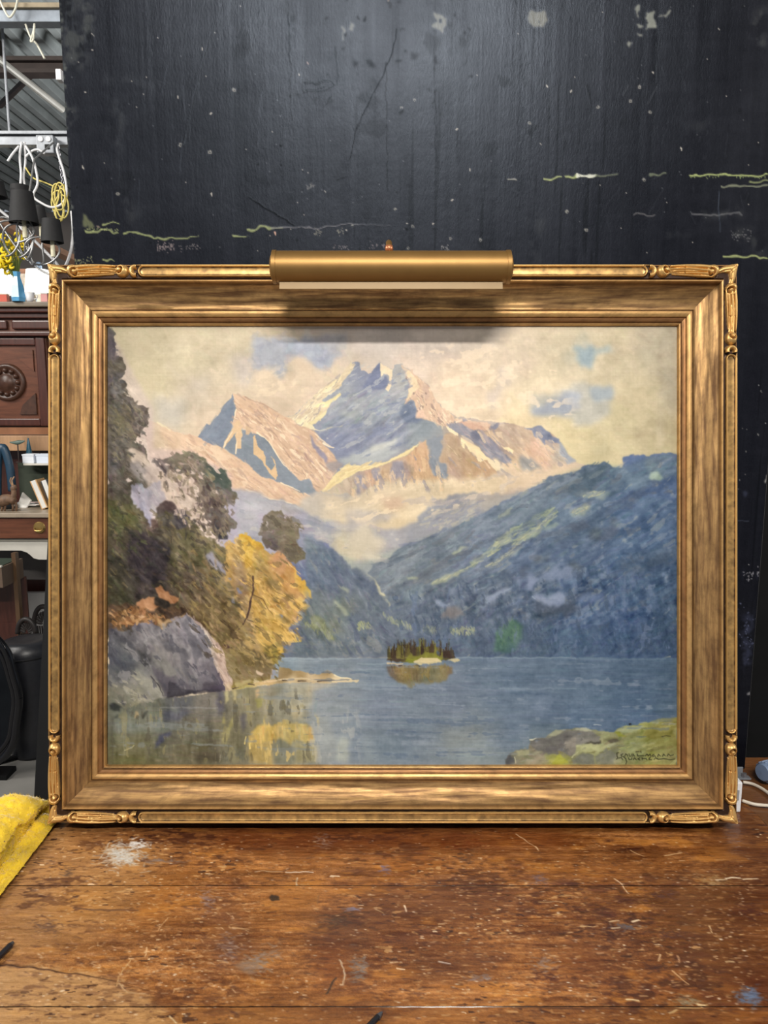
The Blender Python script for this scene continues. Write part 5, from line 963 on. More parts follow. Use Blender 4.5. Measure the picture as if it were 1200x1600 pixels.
    p.poly('J', [(680, 860), (740, 790), (820, 780), (860, 830), (780, 870)], (128, 122, 128), 2.5, 2, .7)
    p.poly('L', [(100, 960), (130, 880), (170, 910), (240, 880), (170, 930)], (136, 146, 168), 1.2, 1, .8)
    p.poly('L', [(130, 900), (180, 820), (280, 810), (420, 840), (430, 870), (300, 910), (240, 890), (180, 930), (150, 890)], (110, 122, 150), 2, 2, .8)
    p.poly('L', [(100, 1060), (150, 1020), (240, 1010), (330, 1010), (350, 1060), (300, 1110), (220, 1090), (150, 1060)], (128, 140, 166), 2, 2, .8)
    p.line('L', [(140, 1035), (165, 1050), (190, 1070)], (160, 168, 188), 2, 1, .7)
    p.poly('L', [(300, 1110), (420, 1100), (440, 1140), (200, 1180), (120, 1190), (200, 1120)], (72, 86, 104), 3, 2, .7)
    for q in ([(540, 560), (620, 570), (600, 630), (530, 640)], [(680, 480), (740, 490), (730, 550), (680, 540)], [(160, 770), (260, 730), (250, 780), (140, 800)], [(380, 800), (460, 790), (500, 850), (420, 860)]): p.poly('L', q, (92, 98, 106), 3, 2, .55)
    # tree tops catching light along the far shore
    p.brush('J', [(80, 890), (180, 890), (180, 935), (90, 940)], 26, 68, 12, 6, 1.8, [(170, 168, 134)], 6, .7)
    p.brush('J', [(260, 820), (310, 830), (360, 870), (440, 890), (500, 930), (420, 930), (330, 890), (270, 860)], 90, 72, 18, 6, 2, [(166, 165, 138), (150, 150, 136), (140, 142, 136)], 6, .6)
    p.brush('J', [(560, 910), (620, 920), (690, 940), (640, 970), (560, 960)], 40, 80, 16, 6, 2, [(152, 152, 138), (140, 142, 138)], 6, .6)
    p.brush('J', [(750, 930), (930, 925), (930, 975), (760, 975)], 80, 75, 18, 6, 2.2, [(172, 170, 138), (154, 154, 138)], 6, .65)
    p.poly('J', [(1075, 1110), (1085, 960), (1110, 930), (1150, 930), (1200, 860), (1260, 900), (1280, 1010), (1230, 1100)], (84, 112, 110), 2, 2, .9, cols=[(1120, 980, (92, 124, 106)), (1200, 1000, (92, 122, 104)), (1180, 1080, (82, 108, 118)), (1250, 1050, (88, 106, 122)), (1200, 900, (88, 118, 104))])
    p.brush('J', [(1080, 940), (1200, 880), (1260, 930), (1200, 1050), (1090, 1050)], 60, 82, 14, 6, 2.2, [(90, 120, 104), (82, 108, 102), (104, 128, 108)], 5, .5)
    # --- water
    WT = [(430, 1027), (640, 1029), (700, 1026), (1060, 1028), (1060, 1200), (160, 1200), (160, 1085), (280, 1090), (420, 1070)]
    p.poly('W', WT, 0, .7, .6, cols=[(450, 1034, (140, 153, 165)), (500, 1050, (126, 138, 152)), (600, 1050, (120, 133, 150)), (760, 1050, (108, 123, 144)), (800, 1065, (100, 117, 140)), (900, 1050, (92, 110, 134)), (1000, 1055, (84, 103, 128)),
        (1000, 1090, (78, 99, 126)), (1000, 1120, (84, 106, 136)), (800, 1120, (110, 125, 146)), (700, 1090, (118, 129, 148)), (600, 1110, (124, 134, 152)), (640, 1140, (120, 132, 148)), (600, 1170, (130, 142, 154)), (720, 1150, (128, 136, 142)), (750, 1175, (132, 142, 148)),
        (850, 1110, (100, 116, 140)), (900, 1130, (92, 112, 138)), (850, 1160, (116, 130, 142)), (500, 1100, (146, 152, 160)), (520, 1150, (138, 146, 156)), (470, 1080, (156, 152, 146)), (440, 1110, (150, 144, 124)), (400, 1100, (140, 134, 108)), (380, 1080, (138, 134, 108)),
        (330, 1100, (116, 112, 104)), (280, 1100, (102, 104, 106)), (300, 1140, (112, 110, 96)), (220, 1110, (112, 114, 102)), (190, 1130, (114, 118, 108)), (200, 1160, (112, 110, 84)), (200, 1190, (104, 100, 68)), (300, 1180, (104, 100, 80)), (360, 1150, (118, 114, 92)), (1045, 1060, (80, 100, 124)), (1045, 1110, (84, 104, 126))])  # right-edge points slightly darker: shade of the frame painted in
    p.brush('W', [(440, 1030), (1055, 1030), (1055, 1180), (500, 1190)], 900, 1, 4, 30, 3.2, None, 5, .5)
    p.brush('W', [(172, 1090), (430, 1075), (500, 1080), (500, 1190), (172, 1190)], 260, 88, 8, 16, 4, None, 6, .5)
    for y, x0, x1, c in ((1029, 440, 560, (160, 172, 180)), (1033, 445, 500, (150, 162, 172)), (1027.5, 712, 900, (140, 154, 168)), (1037, 560, 610, (152, 164, 174)), (1045, 560, 600, (140, 152, 165)), (1076, 780, 900, (122, 138, 156)),
                         (1120, 560, 720, (136, 144, 160)), (1092, 700, 760, (130, 142, 158)), (1108, 900, 1040, (100, 120, 146)), (1030, 900, 1040, (104, 122, 142)), (1168, 700, 780, (146, 156, 158)), (1176, 720, 800, (150, 158, 158)), (1128, 560, 650, (140, 148, 162)), (1056, 940, 1040, (72, 92, 118)), (1083, 820, 860, (86, 104, 130)), (1106, 880, 930, (86, 104, 130))):
        p.line('W', [(x0, y), ((x0 + x1) / 2, y + .8), (x1, y)], c, 2.4, 1, .65, soft=1)
    p.poly('K', [(0, 880), (70, 870), (120, 1000), (110, 1080), (0, 1080)], (140, 150, 158), 5, 3, .6)
    p.poly('K', [(110, 880), (360, 880), (380, 1080), (160, 1080)], (118, 132, 148), 5, 3, .6)
    p.poly('K', [(600, 830), (900, 830), (900, 940), (640, 960)], (130, 136, 138), 6, 4, .6)
    # reflections on the left
    p.poly('I', [(230, 860), (340, 800), (480, 770), (620, 790), (690, 850), (700, 950), (640, 930), (560, 900), (520, 960), (440, 880), (350, 920), (235, 970)], (196, 172, 104), 1.8, 2.5, .95)
    p.brush('I', [(230, 860), (480, 775), (690, 850), (690, 940), (560, 890), (340, 910), (240, 960)], 90, 86, 10, 14, 4.5, [(208, 180, 110), (190, 166, 100), (202, 170, 108), (176, 158, 108)], 5, .7)
    p.poly('I', [(660, 800), (690, 840), (695, 950), (670, 940), (650, 870)], (204, 166, 102), 1.4, 2, .9)
    p.poly('I', [(230, 960), (340, 920), (400, 900), (400, 1075), (225, 1075)], (172, 152, 98), 2.5, 2, .9)
    p.poly('I', [(390, 930), (440, 885), (500, 920), (550, 1000), (560, 1075), (390, 1075)], (126, 124, 104), 2.5, 2, .9)
    p.poly('I', [(540, 900), (640, 930), (720, 950), (740, 1075), (560, 1075)], (164, 152, 110), 3, 2, .85)
    p.poly('I', [(690, 740), (780, 750), (860, 900), (840, 1075), (740, 1075), (720, 900)], (160, 162, 160), 4, 3, .7)
    p.poly('I', [(880, 880), (930, 880), (950, 990), (940, 1070), (860, 1070), (850, 960)], (176, 178, 168), 3, 2, .75)
    p.poly('I', [(970, 840), (1040, 840), (1050, 1060), (960, 1060)], (118, 130, 148), 4, 3, .6)
    p.poly('I', [(480, 500), (680, 500), (680, 640), (640, 760), (540, 760), (500, 640)], (168, 158, 128), 4, 3, .6)
    p.poly('I', [(540, 660), (600, 680), (600, 740), (540, 750)], (186, 168, 130), 3, 2, .7)
    p.poly('I', [(370, 520), (470, 510), (470, 570), (380, 580)], (128, 122, 98), 3, 2, .6)
    p.poly('I', [(0, 550), (50, 550), (50, 700), (0, 720)], (96, 94, 104), 2, 2, .7)
    p.poly('I', [(160, 720), (215, 720), (200, 800), (175, 860)], (92, 90, 96), 2, 1.5, .7)
    for q, c in (([(52, 545), (60, 650), (80, 620), (85, 550)], (190, 182, 138)), ([(105, 540), (130, 660), (140, 640), (132, 545)], (184, 172, 128)), ([(20, 860), (60, 950), (110, 800), (135, 700), (100, 760), (60, 850)], (156, 150, 104)),
                 ([(265, 540), (275, 610), (300, 590), (300, 540)], (190, 164, 124)), ([(25, 790), (50, 700), (55, 790)], (160, 152, 104)), ([(270, 610), (330, 610), (320, 670), (280, 680)], (150, 146, 92))): p.poly('I', q, c, 1.2, 1.2, .8)
    p.line('I', [(195, 935), (205, 880)], (214, 196, 130), 2.5, 1.5); p.line('I', [(232, 970), (236, 920)], (224, 200, 128), 2.5, 1.2); p.line('I', [(15, 1060), (20, 1015)], (190, 182, 160), 2, 1)
    p.brush('H', [(50, 780), (440, 740), (850, 760), (860, 1150), (50, 1150)], 260, 4, 12, 22, 4, None, 6, .5)
    p.poly('H', [(110, 880), (480, 890), (500, 920), (300, 950), (100, 930)], (130, 138, 132), 4, 2, .6)
    p.poly('H', [(400, 960), (500, 930), (490, 960), (420, 1020), (375, 1065)], (84, 86, 104), 1.8, 1.5, .85)
    p.poly('H', [(440, 790), (640, 780), (560, 860), (440, 860)], (92, 94, 106), 3, 2, .7)
    p.poly('H', [(680, 1090), (850, 1085), (850, 1150), (670, 1155)], (84, 78, 66), 3, 2, .7)
    p.poly('H', [(870, 1080), (1010, 1060), (1030, 1150), (870, 1155)], (98, 100, 88), 3, 2, .6)
    p.line('H', [(420, 765), (500, 767), (600, 766), (830, 767)], (160, 162, 160), 1.4, 1, .55, soft=1.4)
    p.poly('H', [(280, 845), (300, 800), (330, 780), (320, 810), (295, 848)], (66, 68, 62), 1, .8, .8)
    p.poly('H', [(60, 845), (110, 800), (130, 820), (80, 840)], (76, 82, 76), 1.2, .8, .7)
    p.poly('H', [(228, 845), (238, 790), (258, 800), (262, 825)], (164, 150, 118), 1, .8, .9)
    p.line('H', [(160, 1070), (215, 1055), (228, 1040)], (180, 174, 130), 1.6, 1)
    # --- left bank: dark firs
    FIR = [(166, 505), (172, 512), (183, 522), (179, 534), (180, 548), (178, 556), (190, 558), (194, 572), (196, 584), (188, 592), (197, 602), (192, 610), (203, 619), (212, 628), (222, 634), (231, 640), (233, 648),
           (229, 660), (222, 672), (212, 688), (208, 690), (225, 700), (228, 708), (236, 740), (240, 770), (230, 830), (166, 1000)]
    p.poly('W', FIR, 0, .5, 1.6, cols=[(172, 540, (92, 88, 88)), (185, 575, (112, 108, 82)), (176, 600, (96, 94, 90)), (190, 615, (104, 104, 92)), (180, 640, (106, 104, 84)), (205, 640, (112, 106, 88)), (195, 660, (108, 106, 70)), (220, 650, (110, 98, 86)), (185, 690, (98, 96, 82)), (210, 680, (106, 100, 74)),
        (175, 720, (92, 90, 84)), (200, 730, (108, 100, 78)), (180, 760, (88, 84, 68)), (185, 800, (80, 78, 52)), (200, 830, (78, 76, 46)), (180, 870, (72, 66, 48)), (190, 920, (74, 72, 50)), (180, 960, (90, 78, 48))])
    p.brush('W', FIR, 520, 50, 38, 11, 4.2, None, 10, .7)
    p.brush('W', [(170, 630), (220, 640), (205, 690), (175, 690)], 60, 40, 40, 10, 4, [(122, 116, 78), (96, 94, 80), (132, 124, 88), (84, 80, 74)], 6, .7)
    p.poly('A', [(150, 605), (195, 640), (200, 665), (160, 650)], (160, 156, 146), 1, 1, .7)
    p.poly('A', [(70, 520), (130, 560), (120, 600), (80, 590)], (138, 138, 130), 2, 2, .5)
    p.poly('A', [(85, 790), (150, 760), (250, 730), (260, 780), (180, 900), (100, 900)], (112, 108, 70), 3, 2, .5)
    for q in ([(340, 690), (368, 685), (350, 740), (330, 730)], [(115, 310), (125, 290), (150, 290), (140, 320)], [(140, 500), (180, 490), (185, 520), (150, 540)], [(230, 640), (275, 625), (270, 655)], [(160, 570), (205, 600), (160, 605)]): p.poly('A', q, (92, 84, 66), .7, .8, .85)
    # light rocks and grey rocks behind the trees
    p.poly('A', [(200, 1020), (260, 1005), (330, 1060), (360, 1110), (420, 1190), (440, 1230), (300, 1200), (220, 1080)], (200, 187, 154), 1.2, 1.5, .9)
    p.poly('F', [(170, 90), (260, 100), (330, 160), (350, 230), (300, 260), (220, 200)], (150, 148, 136), 2.5, 2, .8)
    p.poly('F', [(300, 120), (350, 130), (420, 200), (440, 300), (450, 370), (330, 300)], (184, 172, 148), 2, 2, .85)
    p.poly('F', [(200, 270), (270, 265), (320, 300), (360, 260), (430, 230), (450, 360), (390, 440), (360, 510), (345, 590), (290, 560), (230, 430), (215, 370)], 0, 1, 2, cols=[(240, 290, (146, 150, 156)), (330, 340, (158, 158, 158)), (400, 320, (170, 165, 156)), (290, 450, (150, 152, 158)), (330, 560, (136, 142, 166)), (380, 420, (160, 158, 154))])
    p.brush('F', [(220, 280), (430, 250), (440, 360), (340, 560), (240, 440)], 60, 70, 25, 13, 5, None, 7, .6)
    p.poly('F', [(165, 218), (200, 212), (212, 240), (180, 245)], (204, 194, 168), .8, .8)
    # olive tree group
    GT = [(360, 95), (440, 90), (480, 80), (530, 25), (560, 45), (620, 30), (660, 40), (740, 80), (830, 160), (880, 150), (930, 250), (920, 290), (970, 350), (940, 400), (870, 400), (900, 470), (975, 540), (940, 580), (900, 590), (900, 650), (820, 650), (790, 520), (740, 480),
          (720, 400), (700, 300), (640, 180), (560, 190), (520, 160), (480, 130), (470, 230), (440, 200), (430, 150)]
    p.poly('F', [(440, 130), (530, 160), (620, 200), (720, 300), (740, 520), (640, 540), (600, 460), (480, 390), (420, 300), (400, 200)], (192, 176, 144), 1.2, 2, .95)
    p.brush('F', [(440, 160), (620, 210), (710, 320), (700, 520), (600, 450), (440, 300)], 80, 55, 25, 12, 5, [(206, 190, 156), (184, 166, 138), (170, 158, 138), (196, 178, 140)], 5, .7)
    p.poly('F', GT, 0, .7, 2, cols=[(550, 80, (126, 120, 90)), (620, 100, (128, 124, 96)), (700, 90, (108, 108, 82)), (800, 200, (72, 88, 74)), (860, 220, (76, 90, 78)), (430, 120, (120, 112, 100)), (460, 200, (100, 88, 80)), (880, 330, (120, 112, 94)), (760, 350, (120, 106, 90)), (800, 400, (86, 72, 64)), (900, 520, (124, 120, 100)), (850, 600, (62, 62, 66)), (660, 250, (128, 116, 90)), (740, 460, (104, 90, 80))])
    p.brush('F', GT, 200, 50, 35, 11, 4.5, None, 10, .7)
    p.poly('F', [(740, 110), (830, 160), (880, 160), (925, 250), (880, 290), (790, 230)], (72, 90, 74), 1.6, 2, .8)
    p.poly('F', [(460, 170), (540, 200), (570, 260), (640, 330), (690, 400), (660, 440), (590, 420), (520, 330), (440, 260)], (186, 172, 144), 1, 2, .8)
    for q in ([(612, 165), (650, 160), (680, 185), (630, 185)], [(700, 170), (740, 185), (730, 200)], [(770, 280), (830, 310), (840, 350), (790, 340)], [(665, 280), (700, 290), (700, 400), (680, 400), (660, 330)], [(640, 500), (670, 500), (665, 540)], [(765, 410), (800, 420), (800, 450)]): p.poly('F', q, (204, 190, 162), .8, 1, .9)
    p.poly('F', [(790, 560), (830, 555), (880, 590), (905, 640), (860, 650), (810, 620)], (56, 58, 62), 1, 1, .95)
    p.poly('F', [(800, 390), (860, 410), (850, 440), (800, 425)], (66, 54, 52), 1.2, 1, .9)
    # dark masses and olive slope
    SL2 = [(166, 780), (215, 790), (240, 830), (260, 800), (300, 812), (318, 838), (340, 850), (352, 852), (370, 880), (372, 920), (390, 960), (400, 1010), (330, 1020), (300, 960), (240, 950), (166, 970)]
    p.poly('W', SL2, 0, 1, 2.5, cols=[(185, 800, (92, 94, 50)), (205, 815, (94, 96, 48)), (190, 860, (86, 78, 56)), (175, 880, (64, 64, 48)), (215, 870, (58, 52, 54)), (235, 880, (58, 52, 54)), (250, 870, (60, 62, 50)), (255, 810, (84, 72, 62)), (280, 815, (78, 72, 72)), (290, 850, (112, 106, 66)),
        (270, 860, (104, 98, 60)), (310, 870, (92, 90, 52)), (330, 850, (124, 118, 76)), (340, 890, (136, 124, 76)), (300, 900, (86, 74, 56)), (270, 900, (82, 72, 52)), (340, 950, (110, 94, 52)), (360, 1000, (116, 100, 52)), (230, 920, (62, 56, 50)), (185, 930, (72, 72, 46)), (310, 930, (112, 98, 66)), (320, 980, (102, 82, 46))])
    p.brush('W', SL2, 700, 48, 25, 13, 4.6, None, 10, .65)
    p.brush('W', SL2, 180, 50, 22, 12, 4, [(126, 116, 66), (98, 92, 48), (80, 78, 40), (140, 126, 80), (72, 64, 46)], 6, .55)
    p.poly('F', [(200, 590), (330, 610), (370, 660), (480, 700), (490, 760), (440, 900), (460, 980), (330, 970), (260, 940), (250, 870), (190, 830), (190, 700)], (60, 53, 55), 2, 3, .85)
    p.brush('F', [(200, 600), (350, 640), (480, 720), (440, 960), (260, 930), (190, 800)], 90, 40, 40, 12, 5, [(64, 56, 56), (54, 50, 52), (70, 62, 54), (58, 60, 50)], 4, .7)
    p.poly('F', [(380, 440), (450, 370), (540, 420), (600, 450), (640, 500), (635, 540), (560, 580), (450, 560), (400, 520)], 0, 1, 2, .95, cols=[(470, 400, (86, 68, 62)), (560, 480, (78, 74, 76)), (600, 500, (66, 64, 68)), (450, 530, (84, 82, 66))])
    p.poly('F', [(345, 510), (390, 510), (410, 570), (360, 590)], (86, 66, 54), 1.4, 1.2, .85)
    p.poly('F', [(560, 680), (640, 720), (700, 810), (740, 830), (720, 760), (660, 680), (620, 560), (600, 610)], (86, 86, 48), 2, 2, .6)
    p.poly('F', [(735, 760), (790, 760), (850, 830), (900, 900), (890, 930), (830, 880), (760, 830)], (140, 142, 150), 1.6, 1.6, .9)
    p.poly('H', [(40, 20), (380, 10), (640, 60), (700, 160), (560, 260), (300, 260), (40, 260)], (98, 76, 48), 1.5, 2, 1)
    p.brush('H', [(50, 30), (620, 60), (600, 200), (60, 220)], 120, 35, 30, 13, 4.6, [(104, 84, 50), (82, 64, 42), (120, 92, 54), (70, 58, 42)], 5, .7)
    # orange shrubs on the rock
    for q in ([(270, 1090), (370, 1070), (390, 1160), (330, 1200), (240, 1200)], [(365, 1020), (400, 990), (480, 1040), (550, 1080), (540, 1115), (490, 1125), (430, 1090)]): p.poly('F', q, (178, 126, 74), .9, 2, .95)
    p.poly('F', [(370, 1080), (420, 1070), (490, 1130), (440, 1160), (380, 1150)], (58, 52, 40), 1, 1.5, .9)
    p.brush('H', [(80, 60), (300, 40), (470, 120), (440, 200), (300, 160), (100, 190)], 110, 30, 40, 11, 4.5, [(164, 112, 62), (148, 104, 52), (184, 136, 76), (118, 88, 48), (96, 76, 46)], 6, .8)
    p.poly('H', [(390, 130), (440, 160), (475, 130), (560, 100), (600, 80), (560, 120), (480, 150), (440, 205), (395, 180)], (196, 158, 92), 1, 1.5, .85)
    p.poly('H', [(260, 90), (320, 100), (300, 120), (265, 118)], (206, 168, 112), .8, 1, .9)
    for q in ([(455, 60), (500, 95), (540, 100), (600, 60), (560, 110), (500, 120), (440, 100)], [(330, 70), (385, 75), (380, 120), (350, 100)]): p.poly('H', q, (72, 56, 42), 1, 1.2, .8)
    # --- yellow larch
    YT = [(195, 640), (160, 330), (190, 310), (230, 320), (240, 270), (280, 250), (310, 255), (350, 290), (400, 310), (430, 350), (490, 400), (540, 370), (580, 400), (600, 450), (640, 490), (650, 520), (690, 590), (770, 660), (772, 700), (730, 700), (750, 770), (700, 770), (690, 830), (680, 890), (620, 900),
          (610, 950), (690, 985), (700, 1020), (610, 1030), (560, 1030), (580, 1110), (540, 1130), (500, 1200), (200, 1220), (100, 1100), (180, 1040), (220, 960), (290, 880), (260, 760), (240, 700), (150, 560), (140, 450)]
    YT[0] = (150, 480)
    p.poly('G', YT, 0, .7, 2, cols=[(280, 300, (206, 166, 66)), (200, 350, (202, 160, 62)), (240, 350, (200, 166, 66)), (310, 420, (206, 160, 62)), (400, 400, (168, 140, 80)), (180, 460, (188, 152, 70)), (240, 470, (164, 134, 78)), (420, 480, (172, 146, 80)), (540, 440, (192, 142, 84)), (560, 560, (194, 142, 72)), (680, 620, (198, 148, 76)), (740, 680, (206, 156, 88)),
        (480, 600, (140, 116, 64)), (600, 690, (146, 118, 72)), (380, 620, (204, 166, 88)), (270, 620, (150, 124, 84)), (460, 700, (196, 150, 76)), (360, 780, (190, 156, 74)), (420, 850, (202, 166, 82)), (520, 920, (204, 164, 78)), (640, 850, (190, 150, 92)), (700, 740, (192, 144, 76)), (450, 980, (190, 164, 70)), (660, 1000, (218, 184, 96)), (360, 1050, (192, 162, 84)), (240, 860, (180, 152, 80)),
        (200, 1000, (138, 122, 62)), (300, 960, (140, 124, 70)), (300, 1150, (120, 102, 54)), (420, 1150, (112, 98, 52)), (520, 1100, (150, 138, 76)), (160, 1150, (126, 112, 66))])
    p.brush('G', [(160, 330), (280, 255), (400, 320), (540, 400), (600, 460), (700, 600), (760, 680), (690, 880), (680, 1010), (560, 1020), (300, 1100), (220, 980), (260, 760), (150, 560)], 480, 42, 28, 12, 4.6, None, 10, .65)
    p.brush('G', [(300, 560), (560, 640), (680, 840), (560, 1010), (340, 1000), (280, 900)], 170, 48, 24, 11, 4, [(212, 172, 88), (200, 160, 76), (186, 148, 72), (222, 184, 104), (176, 148, 68)], 6, .6)
    p.poly('G', [(490, 410), (540, 375), (580, 405), (600, 460), (580, 520), (520, 540), (500, 480)], (194, 146, 92), 1.4, 2, .8)
    p.poly('G', [(160, 350), (190, 312), (230, 322), (250, 275), (300, 252), (360, 300), (340, 380), (330, 480), (290, 500), (270, 420), (190, 410)], (208, 166, 62), 1.2, 2, .75)
    p.brush('G', [(160, 330), (300, 255), (370, 320), (320, 480), (180, 420)], 46, 60, 40, 10, 4.5, [(216, 176, 74), (200, 158, 60), (208, 178, 80)], 5, .7)
    for q in ([(640, 500), (700, 590), (775, 665), (768, 715), (720, 690), (660, 640)], [(680, 700), (730, 730), (762, 780), (720, 800), (660, 760)], [(600, 960), (700, 990), (700, 1025), (620, 1020)], [(500, 900), (560, 940), (610, 980), (605, 1035), (540, 1020), (500, 960)], [(350, 970), (440, 960), (540, 1020), (440, 1050), (380, 1020)], [(520, 1060), (560, 1070), (578, 1112), (520, 1120)]):
        p.poly('G', q, (208, 170, 84), .8, 1.5, .85)
    for q in ([(570, 670), (620, 680), (640, 720), (590, 720)], [(430, 590), (530, 590), (560, 640), (540, 660), (470, 640)], [(520, 830), (590, 850), (620, 900), (560, 900)], [(495, 710), (530, 715), (540, 750), (500, 740)]): p.poly('G', q, (132, 112, 64), 1.6, 1.5, .8)
    for q in ([(225, 640), (255, 640), (265, 685), (240, 680)], [(192, 705), (212, 710), (218, 750), (200, 745)], [(170, 570), (190, 570), (190, 590)], [(540, 830), (570, 840), (560, 860)]): p.poly('G', q, (124, 134, 146), .8, .8, .9)
    p.line('G', [(345, 560), (350, 640), (330, 740), (310, 850), (285, 890), (240, 950), (205, 985)], (88, 66, 54), 3.2, 1.6, .85)
    p.line('G', [(345, 690), (420, 720), (450, 780), (490, 830)], (110, 84, 52), 1.8, 1, .8)
    p.line('G', [(300, 870), (350, 880), (370, 920), (420, 950)], (100, 80, 50), 2, 1, .8)
    p.line('G', [(600, 465), (640, 500), (690, 540)], (210, 180, 120), 2, 1, .8)
    p.poly('G', [(420, 190), (430, 120), (480, 80), (550, 85), (570, 120), (570, 150), (640, 120), (680, 150), (722, 195), (680, 215), (690, 260), (660, 300), (720, 370), (735, 430), (690, 450), (660, 470), (600, 455), (580, 400), (545, 370), (500, 380), (430, 330), (400, 250), (405, 205)], 0, .7, 2, cols=[
        (480, 110, (118, 110, 90)), (540, 150, (120, 114, 88)), (640, 160, (120, 112, 88)), (640, 220, (116, 110, 82)), (440, 230, (122, 114, 104)), (480, 300, (98, 88, 86)), (520, 330, (90, 80, 76)), (580, 280, (136, 128, 100)), (640, 330, (112, 104, 78)), (680, 400, (112, 108, 80)), (620, 420, (118, 108, 80)), (560, 230, (112, 102, 84))])
    p.brush('G', [(420, 130), (560, 90), (710, 190), (670, 290), (720, 400), (620, 450), (420, 310)], 130, 30, 40, 10, 4.2, None, 9, .7)
    # olive bank under the larch
    BK = [(880, 330), (1000, 200), (1100, 300), (1200, 350), (1240, 420), (1200, 560), (1060, 600), (950, 620), (890, 630), (870, 450)]
    p.poly('H', BK, 0, 1, 2, .95, cols=[(950, 380, (126, 112, 62)), (1050, 400, (124, 108, 60)), (1150, 420, (108, 94, 52)), (1000, 500, (134, 120, 76)), (1100, 540, (132, 120, 68)), (940, 540, (152, 140, 86)), (1000, 300, (150, 130, 72)), (1180, 500, (118, 104, 62))])
    p.brush('H', BK, 170, 38, 22, 12, 4.2, None, 10, .7)
    p.brush('I', [(180, 210), (330, 220), (480, 290), (420, 380), (150, 330), (100, 250)], 100, 36, 22, 11, 4, [(132, 114, 62), (104, 90, 50), (160, 140, 76), (96, 84, 50), (178, 156, 84)], 6, .7)
    p.poly('I', [(200, 180), (260, 170), (330, 200), (330, 270), (250, 260), (190, 220)], (200, 168, 86), 1.6, 2, .75)
    p.poly('H', [(640, 100), (760, 160), (880, 270), (940, 240), (1010, 150), (980, 60), (800, 0), (620, 40)], (112, 96, 54), 3, 3, .6)
    p.brush('H', [(650, 90), (860, 250), (1000, 140), (900, 40), (640, 30)], 90, 42, 20, 13, 4.4, [(108, 92, 50), (124, 108, 62), (94, 78, 44), (136, 118, 66)], 5, .6)
    # spit of land
    p.poly('I', [(100, 540), (200, 510), (300, 490), (440, 455), (440, 380), (530, 400), (720, 430), (830, 425), (880, 450), (960, 465), (1025, 478), (1000, 490), (880, 490), (760, 500), (640, 490), (420, 500), (280, 520), (120, 545)], 0, .6, 1, cols=[
        (300, 480, (190, 170, 124)), (480, 430, (150, 124, 84)), (600, 440, (166, 136, 90)), (560, 470, (206, 180, 142)), (700, 480, (206, 178, 142)), (760, 450, (170, 140, 96)), (900, 475, (214, 190, 152)), (1000, 480, (206, 186, 150)), (200, 520, (170, 160, 102)), (400, 480, (196, 170, 124))])
    p.line('I', [(840, 435), (890, 455), (960, 465)], (230, 212, 176), 2.4, 1.2); p.line('I', [(340, 490), (480, 465), (640, 460), (760, 480)], (212, 188, 152), 2.4, 1.4, .8)
    for q in ([(465, 475), (500, 478)], [(580, 480), (635, 480)], [(720, 482), (840, 472)], [(225, 503), (265, 508)], [(110, 535), (150, 525)]): p.line('I', q, (80, 66, 58), 2.4, 1.2, .85)
    p.poly('I', [(640, 495), (900, 490), (800, 520), (690, 540), (640, 600)], (190, 170, 138), 3, 2, .6)
    p.poly('I', [(275, 400), (300, 410), (330, 425), (310, 440), (280, 425)], (206, 186, 144), .7, .8, .9); p.line('I', [(395, 380), (430, 410)], (216, 200, 160), 2.4, 1.4)
    p.poly('I', [(740, 425), (800, 410), (830, 425), (800, 440)], (150, 126, 90), 1, 1, .8)
    # --- grey rock
    RK = [(50, 190), (170, 210), (250, 160), (300, 150), (360, 160), (440, 205), (480, 160), (560, 120), (610, 80), (660, 130), (720, 190), (770, 290), (810, 380), (840, 480), (880, 580), (885, 645), (800, 650), (700, 640), (600, 670), (500, 690), (440, 690), (320, 720), (150, 770), (110, 750), (40, 730), (40, 190)]
    p.poly('H', RK, 0, .7, 1.2, cols=[(90, 260, (84, 86, 96)), (80, 400, (82, 86, 100)), (200, 250, (110, 110, 112)), (180, 380, (86, 90, 102)), (300, 230, (122, 120, 122)), (400, 200, (124, 122, 126)), (560, 180, (122, 120, 126)), (640, 200, (120, 118, 128)), (700, 300, (122, 120, 130)), (480, 280, (122, 120, 124)), (420, 380, (124, 122, 116)), (520, 420, (126, 124, 120)), (700, 430, (128, 124, 130)),
        (740, 550, (112, 106, 118)), (620, 560, (114, 110, 118)), (820, 610, (86, 78, 92)), (520, 620, (92, 86, 100)), (330, 400, (80, 78, 84)), (300, 520, (112, 112, 116)), (120, 520, (96, 98, 104)), (260, 540, (140, 138, 126)), (350, 620, (140, 138, 122)), (120, 650, (134, 132, 114)), (200, 700, (150, 146, 120)), (80, 700, (120, 120, 104)), (380, 680, (142, 138, 122)), (440, 560, (90, 84, 94))])
    p.brush('H', RK, 330, 60, 22, 15, 5, None, 6, .6)
